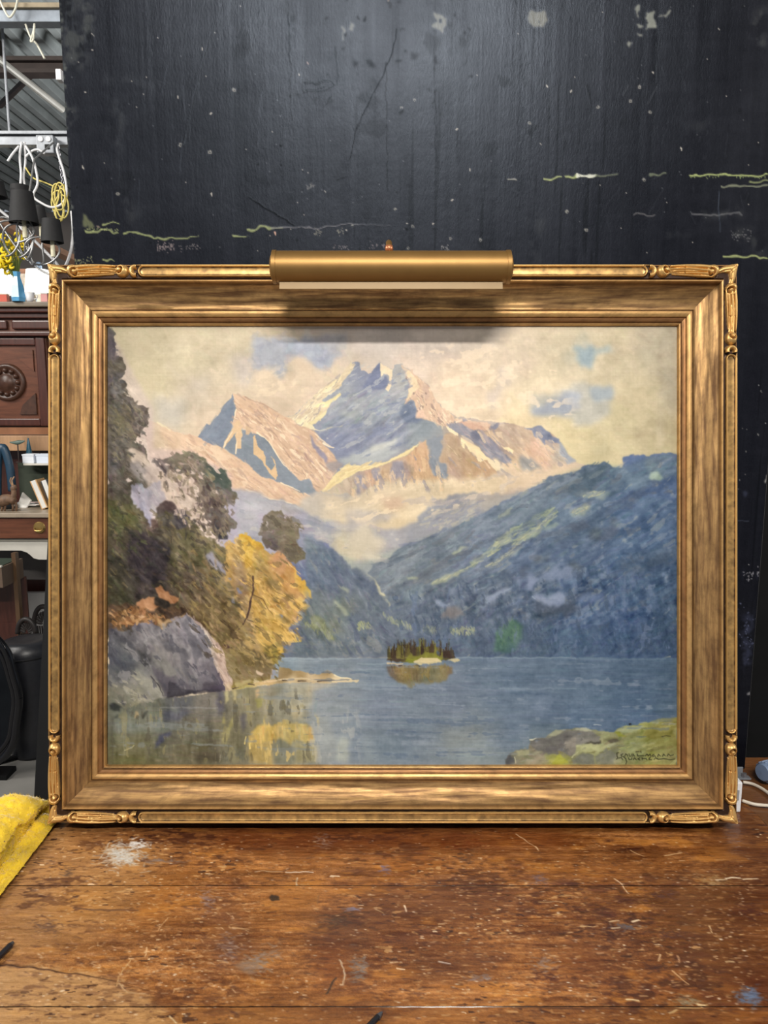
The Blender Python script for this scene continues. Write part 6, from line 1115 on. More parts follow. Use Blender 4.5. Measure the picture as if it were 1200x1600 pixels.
    for q, c in (([(380, 240), (440, 250), (480, 320), (560, 340), (610, 370), (630, 420), (630, 570), (610, 560), (570, 400), (540, 360), (460, 350), (430, 290)], (92, 90, 94)), ([(240, 340), (290, 360), (350, 420), (350, 470), (310, 470), (270, 390)], (62, 62, 66)), ([(50, 190), (100, 210), (180, 270), (240, 330), (230, 370), (150, 300), (60, 240)], (70, 72, 82)),
                 ([(350, 460), (400, 500), (500, 560), (640, 600), (640, 660), (450, 690), (430, 640)], (88, 82, 96)), ([(740, 580), (870, 600), (880, 645), (800, 648), (700, 640)], (84, 76, 88)), ([(640, 640), (700, 630), (650, 660), (560, 690), (450, 692), (540, 670)], (46, 44, 48)), ([(285, 630), (320, 635), (335, 665), (320, 680)], (58, 58, 60)), ([(50, 740), (100, 745), (140, 765), (120, 785), (50, 775)], (52, 56, 54)),
                 ([(240, 500), (340, 560), (430, 650), (440, 690), (340, 715), (280, 640), (240, 570)], (144, 142, 128)), ([(140, 610), (180, 660), (210, 665)], (190, 186, 170)), ([(360, 360), (430, 380), (500, 470), (540, 520), (480, 540), (380, 440)], (128, 126, 120)), ([(540, 370), (570, 380), (600, 540), (560, 500), (520, 420)], (132, 128, 126)),
                 ([(640, 280), (700, 270), (700, 380), (650, 400)], (108, 108, 120)), ([(240, 150), (270, 160), (290, 200), (250, 190)], (76, 74, 84)), ([(345, 140), (370, 130), (360, 165)], (78, 76, 88)), ([(590, 240), (610, 260), (600, 280)], (92, 90, 104))): p.poly('H', q, c, 1.3, 1.6, .8)
    p.line('H', [(350, 540), (400, 600), (440, 680)], (66, 62, 70), 2.4, 1.2, .8); p.line('H', [(160, 340), (230, 370), (310, 470)], (62, 62, 72), 2.4, 1.4, .7)
    EDGE = [(600, 78), (630, 90), (660, 130), (690, 140), (730, 190), (770, 240), (820, 280), (870, 350), (890, 390), (890, 500), (940, 570), (930, 620), (890, 635), (860, 560), (820, 480), (800, 400), (760, 290), (720, 190), (650, 125)]
    p.poly('H', EDGE, (186, 164, 136), .7, 1.2)
    p.brush('H', EDGE, 60, 58, 12, 10, 3, [(198, 178, 150), (170, 150, 126), (206, 186, 156), (150, 132, 114)], 5, .8)
    p.poly('H', [(860, 320), (900, 310), (920, 330), (890, 345)], (86, 58, 50), .7, .8, .9)
    p.poly('H', [(765, 145), (800, 180), (800, 195), (775, 180)], (176, 158, 104), .8, .8, .9)
    p.poly('H', [(940, 590), (1050, 560), (1080, 580), (960, 620)], (178, 166, 118), 1, 1, .8)
    # --- island
    p.poly('K', [(205, 340), (210, 285), (250, 270), (300, 235), (340, 225), (380, 240), (440, 225), (480, 235), (540, 230), (600, 240), (650, 250), (685, 290), (690, 315), (640, 330), (400, 345)], 0, .7, 1.2, cols=[
        (230, 290, (96, 82, 66)), (300, 260, (74, 60, 54)), (300, 320, (72, 58, 52)), (350, 230, (98, 80, 58)), (390, 220, (92, 72, 54)), (380, 310, (116, 116, 46)), (450, 230, (124, 112, 52)), (490, 230, (96, 78, 50)), (540, 250, (134, 120, 54)), (590, 210, (92, 74, 54)), (640, 250, (90, 80, 58)), (660, 300, (86, 76, 54)), (450, 310, (136, 136, 54)), (560, 300, (148, 140, 60))])
    p.brush('K', [(210, 260), (330, 180), (450, 170), (640, 200), (680, 300), (400, 330), (220, 330)], 90, 86, 8, 8, 2.4, None, 12, .75)
    for x, c in ((330, (80, 68, 52)), (440, (136, 124, 56)), (455, (150, 136, 60)), (535, (152, 138, 62)), (290, (66, 54, 52)), (590, (84, 66, 50)), (395, (92, 70, 52)), (480, (82, 64, 48)), (650, (78, 72, 52))): p.poly('K', [(x - 20, 300), (x - 4, 185), (x + 4, 175), (x + 18, 300)], c, .8, 1, .7)
    p.poly('K', [(345, 330), (380, 280), (430, 290), (460, 320), (600, 310), (600, 335), (400, 350)], (132, 138, 46), 1, 1.4, .8)
    p.poly('K', [(395, 345), (440, 325), (500, 315), (590, 320), (600, 345), (520, 355), (430, 360)], (200, 184, 142), .6, .8); p.poly('K', [(640, 335), (680, 315), (730, 320), (740, 335), (690, 345)], (194, 180, 144), .6, .8)
    p.line('K', [(210, 355), (320, 355)], (200, 176, 144), 2.4, 1.6); p.line('K', [(420, 370), (440, 370)], (44, 42, 38), 3, 2); p.line('K', [(295, 370), (312, 368)], (80, 54, 46), 3, 2)
    p.poly('K', [(205, 370), (400, 365), (680, 370), (670, 430), (620, 470), (560, 480), (500, 520), (420, 500), (380, 530), (300, 490), (240, 450), (210, 430)], 0, 1.4, 2, .92, cols=[(230, 410, (104, 92, 88)), (290, 400, (150, 118, 70)), (350, 430, (150, 124, 62)), (410, 440, (112, 88, 60)), (480, 420, (134, 128, 84)), (560, 430, (126, 120, 92)), (620, 400, (150, 136, 84)), (660, 400, (122, 96, 76)), (500, 490, (124, 124, 108)), (380, 510, (130, 128, 104))])
    p.brush('K', [(210, 380), (670, 380), (600, 460), (400, 500), (230, 430)], 60, 86, 8, 10, 2.6, None, 10, .7)
    # --- near bank bottom right
    p.poly('M', [(40, 1060), (45, 1010), (70, 985), (110, 960), (190, 950), (200, 890), (290, 880), (360, 830), (440, 830), (500, 815), (600, 825), (640, 840), (740, 840), (820, 800), (900, 790), (1000, 765), (1080, 755), (1150, 745), (1150, 1070)], 0, .7, 1.2, cols=[
        (70, 1020, (92, 92, 94)), (130, 1000, (156, 150, 120)), (230, 1000, (150, 140, 118)), (250, 920, (112, 108, 104)), (330, 850, (160, 160, 134)), (400, 900, (116, 112, 110)), (460, 930, (130, 122, 112)), (560, 870, (118, 116, 104)), (600, 960, (158, 158, 104)), (700, 870, (158, 158, 116)), (760, 900, (146, 142, 102)), (560, 1020, (120, 118, 104)), (700, 1000, (124, 124, 104)), (400, 1010, (160, 160, 66)),
        (850, 840, (158, 160, 112)), (950, 800, (150, 150, 84)), (1080, 790, (140, 134, 72)), (1130, 830, (134, 124, 66)), (950, 880, (140, 138, 76)), (1080, 900, (142, 136, 74)), (870, 960, (136, 140, 92)), (1000, 980, (146, 144, 80)), (900, 1040, (140, 140, 92)), (1100, 1000, (140, 136, 84))])
    p.brush('M', [(60, 1010), (300, 880), (500, 820), (740, 850), (1080, 760), (1140, 760), (1140, 1050), (60, 1050)], 330, -14, 24, 13, 4.6, None, 9, .65)
    for q, c in (([(195, 920), (210, 895), (290, 890), (350, 870), (440, 845), (520, 830), (600, 840), (650, 880), (650, 910), (560, 915), (500, 930), (500, 990), (460, 1000), (400, 970), (300, 970), (240, 960)], (116, 112, 110)), ([(420, 900), (500, 880), (500, 985), (450, 1000)], (136, 128, 118)), ([(300, 940), (370, 930), (390, 990), (310, 985)], (110, 106, 106)),
                 ([(550, 915), (610, 908), (660, 898), (655, 915), (580, 922)], (58, 54, 50)), ([(690, 885), (760, 888), (790, 905), (720, 905)], (98, 90, 78)), ([(45, 1020), (70, 990), (95, 1045), (45, 1048)], (88, 88, 92)), ([(340, 1045), (390, 985), (450, 1045)], (166, 166, 62)), ([(470, 1030), (540, 980), (610, 1000), (620, 1050), (470, 1050)], (122, 122, 112)), ([(620, 1000), (700, 950), (760, 990), (740, 1050), (630, 1050)], (124, 124, 110)),
                 ([(500, 930), (640, 925), (720, 920), (620, 1000), (540, 975), (490, 1000)], (166, 166, 118)), ([(750, 845), (830, 810), (940, 800), (880, 840), (790, 850)], (168, 172, 134)), ([(740, 840), (780, 850), (820, 880), (770, 880)], (150, 152, 60)), ([(960, 820), (1100, 790), (1140, 800), (1140, 870), (1000, 890), (930, 870)], (138, 130, 66)),
                 ([(110, 965), (190, 955), (200, 990), (120, 1000)], (170, 166, 130)), ([(320, 860), (370, 830), (430, 835), (350, 870)], (170, 168, 140)), ([(470, 825), (560, 812), (610, 835), (520, 835)], (176, 174, 150))): p.poly('M', q, c, .9, 1.2, .85)
    p.line('M', [(200, 893), (240, 885)], (206, 200, 176), 2.4, 1); p.line('M', [(615, 797), (660, 795)], (190, 196, 196), 2, 1.2); p.poly('M', [(835, 790), (850, 783), (855, 792), (840, 797)], (44, 44, 44), .5, .5); p.line('M', [(470, 1010), (510, 970)], (180, 178, 140), 2.2, 1); p.line('M', [(100, 1010), (105, 1045)], (190, 184, 156), 2, 1)
    p.line('M', [(1055, 872), (1110, 868)], (86, 80, 50), 1.6, 1); p.poly('M', [(1115, 830), (1150, 810), (1150, 860), (1120, 850)], (150, 146, 96), 1, 1, .8)
    # signature, two lines of dark script
    ink = (50, 48, 34)
    def ink_line(*q): p.line('M', q, ink, 1.5, 1.3, .9, .2)
    ink_line((775, 975), (760, 980), (762, 1000), (768, 1012), (758, 1018)); ink_line((800, 985), (788, 990), (790, 1000), (804, 1000)); ink_line((812, 1000), (816, 985), (826, 988), (830, 1000)); ink_line((840, 985), (842, 1000), (854, 1000), (856, 986)); ink_line((864, 1000), (866, 985), (876, 1000))
    ink_line((885, 972), (905, 970)); ink_line((892, 985), (896, 998), (935, 996)); ink_line((915, 968), (917, 975)); ink_line((945, 998), (955, 985), (965, 996), (975, 985), (982, 1000), (972, 1012)); ink_line((1000, 988), (990, 994), (994, 1002), (1006, 996), (1010, 1003)); ink_line((1024, 1002), (1030, 986), (1042, 998)); ink_line((1056, 1000), (1062, 986), (1074, 998)); ink_line((1086, 998), (1094, 985), (1106, 996), (1126, 990))
    ink_line((775, 1012), (790, 1008), (800, 1022)); ink_line((806, 1006), (818, 1014), (824, 1035), (818, 1052)); ink_line((836, 1010), (840, 1022), (856, 1020), (858, 1010)); ink_line((868, 1022), (876, 1010), (888, 1022)); ink_line((910, 1010), (898, 1016), (910, 1024)); ink_line((924, 1008), (926, 1024)); ink_line((926, 1016), (950, 1014), (954, 1024)); ink_line((972, 1010), (966, 1020), (984, 1022)); ink_line((1000, 1022), (1010, 1010), (1030, 1020), (1060, 1016), (1100, 1022), (1135, 1018))
    refine(p)
    # canvas weave and old varnish tooth
    r = p.rng
    w = fbm(r, p.h, p.w, 3, 3, 1) * 1.5 + fbm(r, p.h, p.w, 1.4, 40, 1) * 1.1 + fbm(r, p.h, p.w, 40, 1.4, 1) * .8
    p.img += w[..., None]
    p.hgt = blur(p.hgt, .6) + .12 * w
    p.img = np.clip(p.img, 8, 250)

def refine(p):
    """second sitting: broken colour over the first lay-in"""
    HILLS = [(470, 835), (560, 880), (640, 850), (735, 812), (800, 778), (856, 747), (908, 729), (944, 721), (971, 730), (1012, 714), (1060, 708), (1060, 1028), (640, 1027), (455, 1027), (480, 900)]
    p.tint('W', HILLS, .84, (.945, .985, .945))
    p.tint('W', [(165, 505), (1062, 505), (1062, 715), (700, 800), (400, 780), (165, 800)], .95, (.99, .985, .985))
    RHL = [(585, 880), (640, 850), (735, 812), (800, 778), (856, 747), (908, 729), (971, 732), (1060, 714), (1060, 960), (900, 980), (700, 960), (600, 930)]
    p.flow('W', RHL, -28, 90, 14, 6); p.flow('W', RHL, -30, 34, 7, 5)
    p.flow('W', RHL, -28, 70, 12, 0, (136, 146, 156), .9, 4, 4, .34); p.flow('W', RHL, -26, 60, 11, 0, (84, 94, 108), .85, 4, 4, .36); p.flow('W', RHL, -33, 46, 8, 0, (148, 152, 146), 1.25, 4, 4, .36); p.flow('W', RHL, -24, 54, 12, 0, (98, 100, 104), 1.0, 4, 4, .3)
    LOWH = [(600, 925), (760, 905), (900, 890), (1058, 850), (1058, 1026), (640, 1026)]
    p.flow('W', LOWH, 82, 30, 8, 6); p.flow('W', LOWH, 70, 22, 6, 0, (72, 86, 104), .9, 5, 4, .55); p.flow('W', LOWH, 100, 26, 7, 0, (104, 118, 142), 1.1, 5, 4, .5)
    p.flow('W', [(470, 840), (560, 890), (640, 1026), (455, 1026), (490, 900)], 55, 36, 8, 7); p.flow('W', [(480, 850), (560, 890), (640, 1026), (455, 1026), (490, 900)], 60, 30, 7, 0, (140, 142, 138), 1.1, 4, 4, .5); p.flow('W', [(480, 850), (560, 890), (640, 1026), (455, 1026), (490, 900)], 60, 30, 8, 0, (90, 98, 116), 1.0, 4, 4, .55)
    # sunlit bands running down the slope, dark spruce belts between them
    for q in ([(800, 850), (826, 832), (850, 812), (866, 792), (860, 806), (838, 830), (806, 854)], [(760, 884), (790, 866), (806, 852), (804, 862), (770, 886)], [(676, 910), (710, 896), (735, 884), (730, 892), (690, 908)], [(890, 800), (910, 792), (926, 790), (908, 804)], [(905, 776), (930, 766), (950, 768), (930, 776)]):
        p.poly('W', q, (150, 154, 140), 2, 3, .5); p.brush('W', q, 26, -34, 14, 7, 2.2, [(176, 176, 146), (158, 160, 142), (140, 148, 146)], 5, .6)
    for q in ([(880, 765), (920, 742), (945, 726), (938, 745), (910, 770), (886, 776)], [(790, 840), (840, 800), (870, 775), (862, 788), (820, 828)], [(840, 860), (900, 820), (960, 800), (940, 820), (880, 850)], [(760, 915), (800, 890), (840, 870), (820, 886), (780, 914)], [(960, 880), (1050, 850), (1050, 880), (980, 905)]): p.poly('W', q, (78, 92, 108), 4, 4, .45)
    # lilac mist drifting over the middle of the right hill
    for q, c, a in (([(802, 912), (830, 895), (835, 905), (850, 892), (872, 886), (895, 888), (897, 896), (872, 905), (852, 902), (836, 912), (828, 918), (824, 912)], (122, 134, 156), .75), ([(822, 918), (826, 900), (834, 908), (842, 900), (838, 912), (828, 922)], (140, 150, 172), .8), ([(830, 935), (840, 928), (856, 934), (866, 925), (878, 928), (884, 942), (872, 952), (850, 944)], (136, 146, 168), .75), ([(836, 930), (846, 936), (856, 944), (846, 940)], (160, 168, 184), .8), ([(876, 924), (882, 930), (884, 946), (874, 940)], (134, 146, 166), .7),
                    ([(756, 938), (764, 930), (780, 924), (800, 920), (798, 926), (776, 934), (764, 944)], (146, 155, 174), .8), ([(740, 948), (760, 946), (764, 944), (756, 950)], (124, 134, 158), .7), ([(680, 938), (700, 944), (704, 950), (690, 948)], (138, 148, 170), .7), ([(900, 930), (940, 925), (944, 940), (910, 944)], (104, 120, 148), .6), ([(700, 920), (716, 915), (714, 930), (700, 930)], (130, 140, 158), .5)): p.poly('W', q, c, 2.2, 3, a)
    for q in ([(840, 938), (860, 946), (880, 948), (900, 946), (880, 958), (850, 962), (830, 956)], [(870, 948), (900, 944), (912, 952), (880, 966)], [(810, 890), (830, 884), (826, 892), (812, 898)], [(890, 820), (912, 812), (920, 820), (900, 838)], [(930, 840), (960, 820), (966, 830), (944, 848)]): p.poly('W', q, (82, 90, 104), 2.2, 3, .6)
    for q in ([(700, 950), (712, 948), (720, 960), (706, 966), (692, 964)], [(694, 962), (702, 946), (706, 962)], [(714, 962), (720, 950), (726, 964)]): p.poly('W', q, (124, 120, 120), 1.6, 2, .6)
    # olive and brown leaf masses breaking over the pale rocks
    OT = [(246, 735), (300, 712), (330, 735), (355, 780), (362, 820), (330, 850), (300, 815), (262, 770)]
    p.brush('W', OT, 150, 58, 30, 10, 5, [(128, 116, 88), (112, 100, 78), (140, 128, 98), (98, 84, 70), (150, 138, 108)], 6, .75)
    p.brush('W', [(318, 740), (350, 770), (368, 800), (350, 840), (318, 830), (308, 780)], 70, 58, 30, 10, 5, [(112, 102, 80), (92, 82, 70), (126, 116, 92), (78, 68, 62)], 6, .8)
    p.brush('W', [(262, 760), (300, 770), (316, 812), (300, 830), (270, 800)], 26, 60, 25, 9, 5, [(196, 178, 150), (180, 162, 136)], 6, .8)
    p.brush('W', [(172, 790), (205, 800), (232, 840), (215, 870), (172, 870)], 50, 50, 30, 9, 4.5, [(84, 96, 48), (68, 76, 44), (100, 108, 60), (58, 58, 44)], 6, .65)
    p.brush('W', [(240, 800), (300, 800), (345, 850), (360, 900), (300, 930), (260, 870)], 110, 50, 28, 10, 4.6, [(110, 102, 66), (94, 88, 54), (128, 116, 78), (76, 70, 50), (66, 60, 52)], 6, .65)
    p.brush('W', [(172, 560), (200, 620), (230, 650), (222, 700), (180, 740)], 80, 45, 35, 9, 4.4, [(120, 114, 86), (88, 86, 74), (104, 104, 88), (72, 70, 64), (134, 128, 100)], 6, .65)
    p.brush('W', [(300, 850), (345, 860), (372, 920), (395, 1000), (350, 1020), (310, 960)], 70, 48, 22, 12, 4.6, [(156, 130, 78), (140, 116, 66), (170, 144, 92), (118, 98, 58)], 6, .6)
    p.brush('H', [(60, 90), (240, 60), (440, 130), (300, 150), (90, 180)], 46, 25, 40, 9, 4.5, [(188, 142, 78), (164, 118, 62), (198, 158, 96), (130, 96, 52)], 6, .75)
    # broken light across the peaks
    LIT = [(365, 616), (400, 640), (440, 660), (470, 690), (500, 720), (525, 735), (495, 770), (460, 735), (430, 705), (400, 675), (375, 665), (368, 640)]
    p.flow('W', LIT, 42, 30, 5, 8); p.flow('W', LIT, 44, 26, 4.5, 0, (228, 208, 180), .75, 1, 1.5, .8); p.flow('W', LIT, 40, 24, 4, 0, (172, 148, 132), .95, 1, 1.5, .65)
    p.flow('W', [(240, 665), (330, 690), (400, 745), (490, 785), (470, 792), (350, 762), (240, 740)], 35, 40, 7, 6); p.flow('W', [(240, 665), (330, 690), (400, 745), (480, 783), (350, 760), (240, 740)], 34, 36, 6, 0, (222, 200, 172), .8, 2, 2, .7); p.flow('W', [(240, 665), (330, 690), (400, 745), (480, 783), (350, 760), (240, 740)], 36, 30, 5, 0, (180, 156, 140), 1.0, 2, 2, .5)
    FACE = [(505, 620), (560, 568), (640, 580), (660, 650), (650, 690), (600, 715), (540, 712), (500, 690)]
    p.flow('W', FACE, -30, 40, 7, 6); p.flow('W', FACE, -34, 36, 6, 0, (178, 180, 178), .95, 3, 2, .6); p.flow('W', FACE, -20, 34, 7, 0, (124, 132, 154), .95, 3, 2, .5)
    EDG = [(456, 655), (500, 610), (545, 570), (556, 572), (530, 605), (505, 630), (494, 655), (475, 668)]
    p.flow('W', EDG, -42, 20, 4, 0, (228, 216, 184), .5, .8, 1, .8); p.flow('W', EDG, -50, 16, 3.5, 0, (168, 158, 152), .95, .8, 1, .7)
    RID = [(630, 570), (650, 590), (665, 615), (690, 640), (715, 660), (700, 668), (665, 655), (650, 640), (638, 620), (638, 595)]
    p.flow('W', RID, 62, 16, 4, 0, (228, 208, 180), .6, .8, 1, .8); p.flow('W', RID, 55, 14, 3.5, 0, (158, 138, 128), .95, .8, 1, .75)
    FL = [(700, 680), (760, 665), (850, 670), (880, 700), (890, 730), (800, 745), (740, 760), (700, 760)]
    p.flow('W', FL, 46, 26, 6, 6); p.flow('W', FL, 48, 24, 5, 0, (218, 196, 166), .9, 2, 2, .6); p.flow('W', FL, 44, 24, 5, 0, (146, 142, 146), 1.05, 2, 2, .5)
    CLF = [(520, 750), (600, 735), (660, 700), (700, 740), (700, 770), (600, 765), (560, 780)]
    p.flow('W', CLF, 75, 16, 5, 7); p.flow('W', CLF, 80, 16, 4.5, 0, (218, 190, 154), .9, 2, 1.5, .6); p.flow('W', CLF, 70, 16, 5, 0, (142, 138, 146), 1.0, 2, 1.5, .6)
    # clouds and sky
    SKYP = [(240, 520), (1050, 515), (1050, 690), (880, 700), (760, 660), (690, 640), (640, 560), (600, 560), (540, 560), (450, 650), (370, 615), (300, 690), (240, 650)]
    p.flow('W', SKYP, -18, 70, 26, 3.6, soft=8); p.flow('W', SKYP, 60, 22, 12, 2.4, soft=8)
    p.flow('W', [(650, 540), (860, 530), (900, 660), (760, 668), (690, 640)], -10, 50, 14, 0, (232, 214, 188), .55, 10, 5, .6); p.flow('W', [(380, 580), (540, 560), (450, 645), (370, 620)], -20, 50, 12, 0, (222, 205, 178), .5, 8, 4, .6)
    for q in ([(455, 578), (465, 556), (478, 560), (485, 574), (510, 582), (500, 600), (470, 596)], [(396, 590), (410, 578), (424, 576), (428, 592), (410, 600)]): p.poly('W', q, (216, 198, 174), 3, 3, .6)
    CLD = [(500, 790), (580, 770), (700, 750), (860, 735), (760, 780), (690, 800), (640, 820), (560, 815)]
    p.flow('W', CLD, -14, 50, 9, 5, soft=4); p.flow('W', CLD, -18, 46, 8, 0, (226, 208, 178), .7, 5, 3, .65); p.flow('W', CLD, -10, 50, 9, 0, (176, 166, 160), 1.0, 5, 3, .45)
    MST = [(360, 770), (480, 800), (560, 830), (640, 830), (600, 880), (500, 860), (440, 830), (380, 830)]
    p.flow('W', MST, 12, 50, 10, 6, soft=4); p.flow('W', MST, 10, 46, 9, 0, (196, 190, 178), .9, 5, 3, .55); p.flow('W', MST, 20, 40, 9, 0, (140, 145, 154), .95, 5, 3, .45)
    p.poly('W', [(545, 832), (560, 826), (575, 824), (600, 846), (590, 862), (570, 870), (550, 862)], (200, 190, 168), 4, 4, .7); p.poly('W', [(570, 868), (600, 866), (592, 874), (576, 876)], (208, 200, 176), 2, 2, .6)
    # left bank: broken foliage
    p.tint('W', [(168, 510), (240, 640), (240, 700), (300, 705), (360, 740), (375, 850), (400, 1000), (440, 1055), (340, 1070), (168, 990)], .72, (1.03, 1.0, 1.04))
    p.tint('W', [(400, 800), (480, 800), (480, 880), (420, 880)], .8, (1.02, 1, 1.03))
    LB = [(172, 520), (228, 640), (232, 700), (262, 720), (330, 760), (345, 850), (370, 900), (400, 1000), (340, 1040), (172, 990)]
    p.flow('W', LB, 48, 20, 6, 9, soft=2); p.flow('W', [(172, 560), (225, 650), (225, 740), (180, 760)], 50, 16, 5, 0, (138, 130, 104), 1.05, 2, 2, .6); p.flow('W', [(172, 560), (225, 650), (225, 840), (180, 980)], 44, 18, 6, 0, (70, 66, 56), .85, 2, 2, .6)
    p.flow('W', [(300, 820), (370, 880), (400, 1000), (340, 1050), (300, 960)], 46, 22, 5, 0, (150, 132, 88), .8, 3, 3, .65); p.flow('W', [(240, 870), (330, 900), (380, 1000), (330, 1040), (240, 950)], 48, 22, 5, 0, (70, 56, 42), .95, 3, 3, .6)
    p.flow('W', [(260, 720), (350, 740), (360, 850), (300, 840)], 52, 16, 6, 0, (150, 140, 108), 1.0, 2, 2, .6); p.flow('W', [(405, 800), (470, 810), (475, 875), (420, 870)], 30, 16, 6, 0, (142, 132, 106), .8, 2, 2, .6); p.flow('W', [(405, 800), (470, 810), (475, 875), (420, 870)], 30, 16, 6, 0, (84, 78, 70), .95, 2, 2, .6)
    LR = [(358, 850), (384, 838), (415, 880), (450, 870), (470, 920), (486, 935), (470, 975), (472, 1000), (440, 1015), (400, 1015), (375, 960), (365, 900)]
    p.tint('W', LR, .82, (1.0, .99, 1.02)); p.flow('W', LR, 44, 24, 6, 9, soft=2); p.flow('W', LR, 46, 22, 6, 0, (140, 118, 78), .75, 3, 2, .7); p.flow('W', LR, 42, 24, 5, 0, (222, 186, 112), .85, 3, 2, .7); p.flow('W', LR, 40, 20, 5, 0, (118, 104, 70), 1.15, 3, 2, .6)
    p.flow('W', [(370, 1000), (450, 1000), (440, 1060), (360, 1070)], 40, 18, 5, 0, (164, 146, 94), .7, 3, 2, .6); p.flow('W', [(370, 1000), (450, 1000), (440, 1060), (360, 1070)], 40, 18, 5, 0, (86, 74, 50), .95, 3, 2, .6)
    p.line('G', [(330, 740), (318, 800), (306, 850), (290, 885)], (78, 60, 54), 4, 2, .8)
    ROCK = [(172, 985), (250, 975), (292, 960), (330, 990), (345, 1070), (300, 1085), (172, 1105)]
    p.tint('W', ROCK, .6, (1.04, 1.04, 1.02)); p.flow('W', ROCK, 62, 26, 9, 6, soft=2); p.flow('W', ROCK, 66, 24, 8, 0, (146, 144, 144), .95, 2, 2, .55); p.flow('W', ROCK, 58, 24, 7, 0, (80, 80, 88), 1.0, 2, 2, .6)
    for q in ([(292, 962), (300, 990), (318, 1010), (306, 1040), (296, 1000), (284, 975)], [(254, 1000), (276, 1010), (290, 1016), (297, 1060), (286, 1050), (278, 1020), (258, 1012)]): p.poly('H', [((x - 160) * 4.615, (y - 940) * 4.615) for x, y in q], (98, 97, 102), 1, 1.2, .6)
    p.flow('W', [(215, 1045), (255, 1075), (250, 1095), (172, 1110), (172, 1070)], 30, 18, 5, 0, (168, 164, 146), .6, 2, 2, .6)
    for q in ([(265, 1062), (285, 1076), (300, 1078), (330, 1076), (348, 1078), (344, 1082), (300, 1084), (262, 1090)],): p.poly('W', q, (62, 60, 66), .8, 1.2, .7)
    # water: level glints and long soft reflections
    WA = [(440, 1032), (1056, 1032), (1056, 1150), (800, 1188), (470, 1192)]
    p.tint('W', [(430, 1030), (1058, 1030), (1058, 1194), (430, 1194)], .82, (.98, 1.0, .985)); p.flow('W', WA, 1, 90, 8, 4.5, soft=4, warp=.25); p.flow('W', WA, 1, 120, 6, 0, (142, 152, 162), 1.1, 5, 3, .4, warp=.25); p.flow('W', WA, 1, 90, 6, 0, (84, 100, 122), 1.1, 5, 3, .4, warp=.25)
    WL = [(172, 1115), (340, 1085), (480, 1075), (490, 1192), (172, 1192)]
    p.flow('W', WL, 88, 40, 9, 7, soft=4, warp=.25); p.flow('W', WL, 86, 36, 8, 0, (150, 142, 104), .95, 5, 3, .5, warp=.25); p.flow('W', WL, 2, 60, 6, 0, (132, 138, 136), 1.0, 5, 3, .5, warp=.25); p.flow('W', WL, 88, 36, 8, 0, (86, 82, 70), .95, 5, 3, .5, warp=.25)
    p.flow('W', [(390, 1130), (495, 1120), (495, 1192), (392, 1192)], 88, 26, 6, 0, (212, 186, 120), .8, 3, 3, .6, warp=.25); p.flow('W', [(470, 1110), (560, 1110), (560, 1192), (470, 1192)], 88, 40, 8, 0, (172, 174, 168), .7, 6, 3, .5, warp=.25)
    # island spruces and near bank
    rg = p.rng
    for i in range(70):
        x = 604 + 104 * rg.random(); d = abs(x - 655) / 52; h_ = (30 - 12 * d ** 2) * (.65 + .45 * rg.random()); yb = 1030 - 4 * rg.random(); w_ = 2.2 + 1.8 * rg.random()
        c = [(74, 62, 52), (62, 52, 50), (88, 76, 56), (106, 100, 56), (80, 76, 54), (70, 56, 48), (122, 118, 62)][rg.integers(7)]
        p.poly('W', [(x - w_, yb), (x - w_ * .5, yb - h_ * .55), (x, yb - h_), (x + w_ * .5, yb - h_ * .55), (x + w_, yb)], np.array(c) + rg.normal() * 5, .45, .7, .8)
    p.poly('W', [(634, 1032), (642, 1022), (654, 1026), (664, 1018), (690, 1026), (694, 1031), (660, 1033)], (136, 138, 62), .9, 1.6, .75); p.poly('W', [(646, 1034), (658, 1028), (684, 1029), (688, 1033), (668, 1036)], (204, 190, 150), .5, .7, .9)
    p.flow('W', [(606, 1040), (706, 1040), (690, 1062), (650, 1072), (615, 1058)], 88, 14, 4, 0, (104, 88, 72), .6, 2, 1.5, .6); p.flow('W', [(606, 1040), (706, 1040), (690, 1062), (650, 1072), (615, 1058)], 88, 14, 4, 0, (152, 140, 88), .8, 2, 1.5, .6)
    NB = [(800, 1180), (860, 1150), (960, 1145), (1056, 1122), (1056, 1192), (800, 1192)]
    p.flow('W', NB, -14, 30, 8, 7, soft=2); p.flow('W', [(930, 1150), (1056, 1124), (1056, 1192), (900, 1192)], -16, 30, 7, 0, (164, 166, 112), .95, 3, 2, .5); p.flow('W', [(930, 1150), (1056, 1124), (1056, 1192), (900, 1192)], -10, 30, 7, 0, (112, 108, 72), 1.0, 3, 2, .5); p.flow('W', [(830, 1160), (940, 1145), (930, 1170), (830, 1178)], -30, 16, 6, 0, (98, 96, 96), .8, 2, 2, .5)
    # dry broken texture over everything
    h, w = p.h, p.w
    m = fbm(rg, h, w, 9, 12, 3) * 2.6 + fbm(rg, h, w, 4, 5, 2) * 2.0
    lum = p.img.mean(-1); m = m * np.clip((235 - lum) / 120, .35, 1)
    p.img += m[..., None] * np.array([1, .98, .94]); p.hgt += .1 * m
    p.img = 124 + (p.img - 124) * 1.13

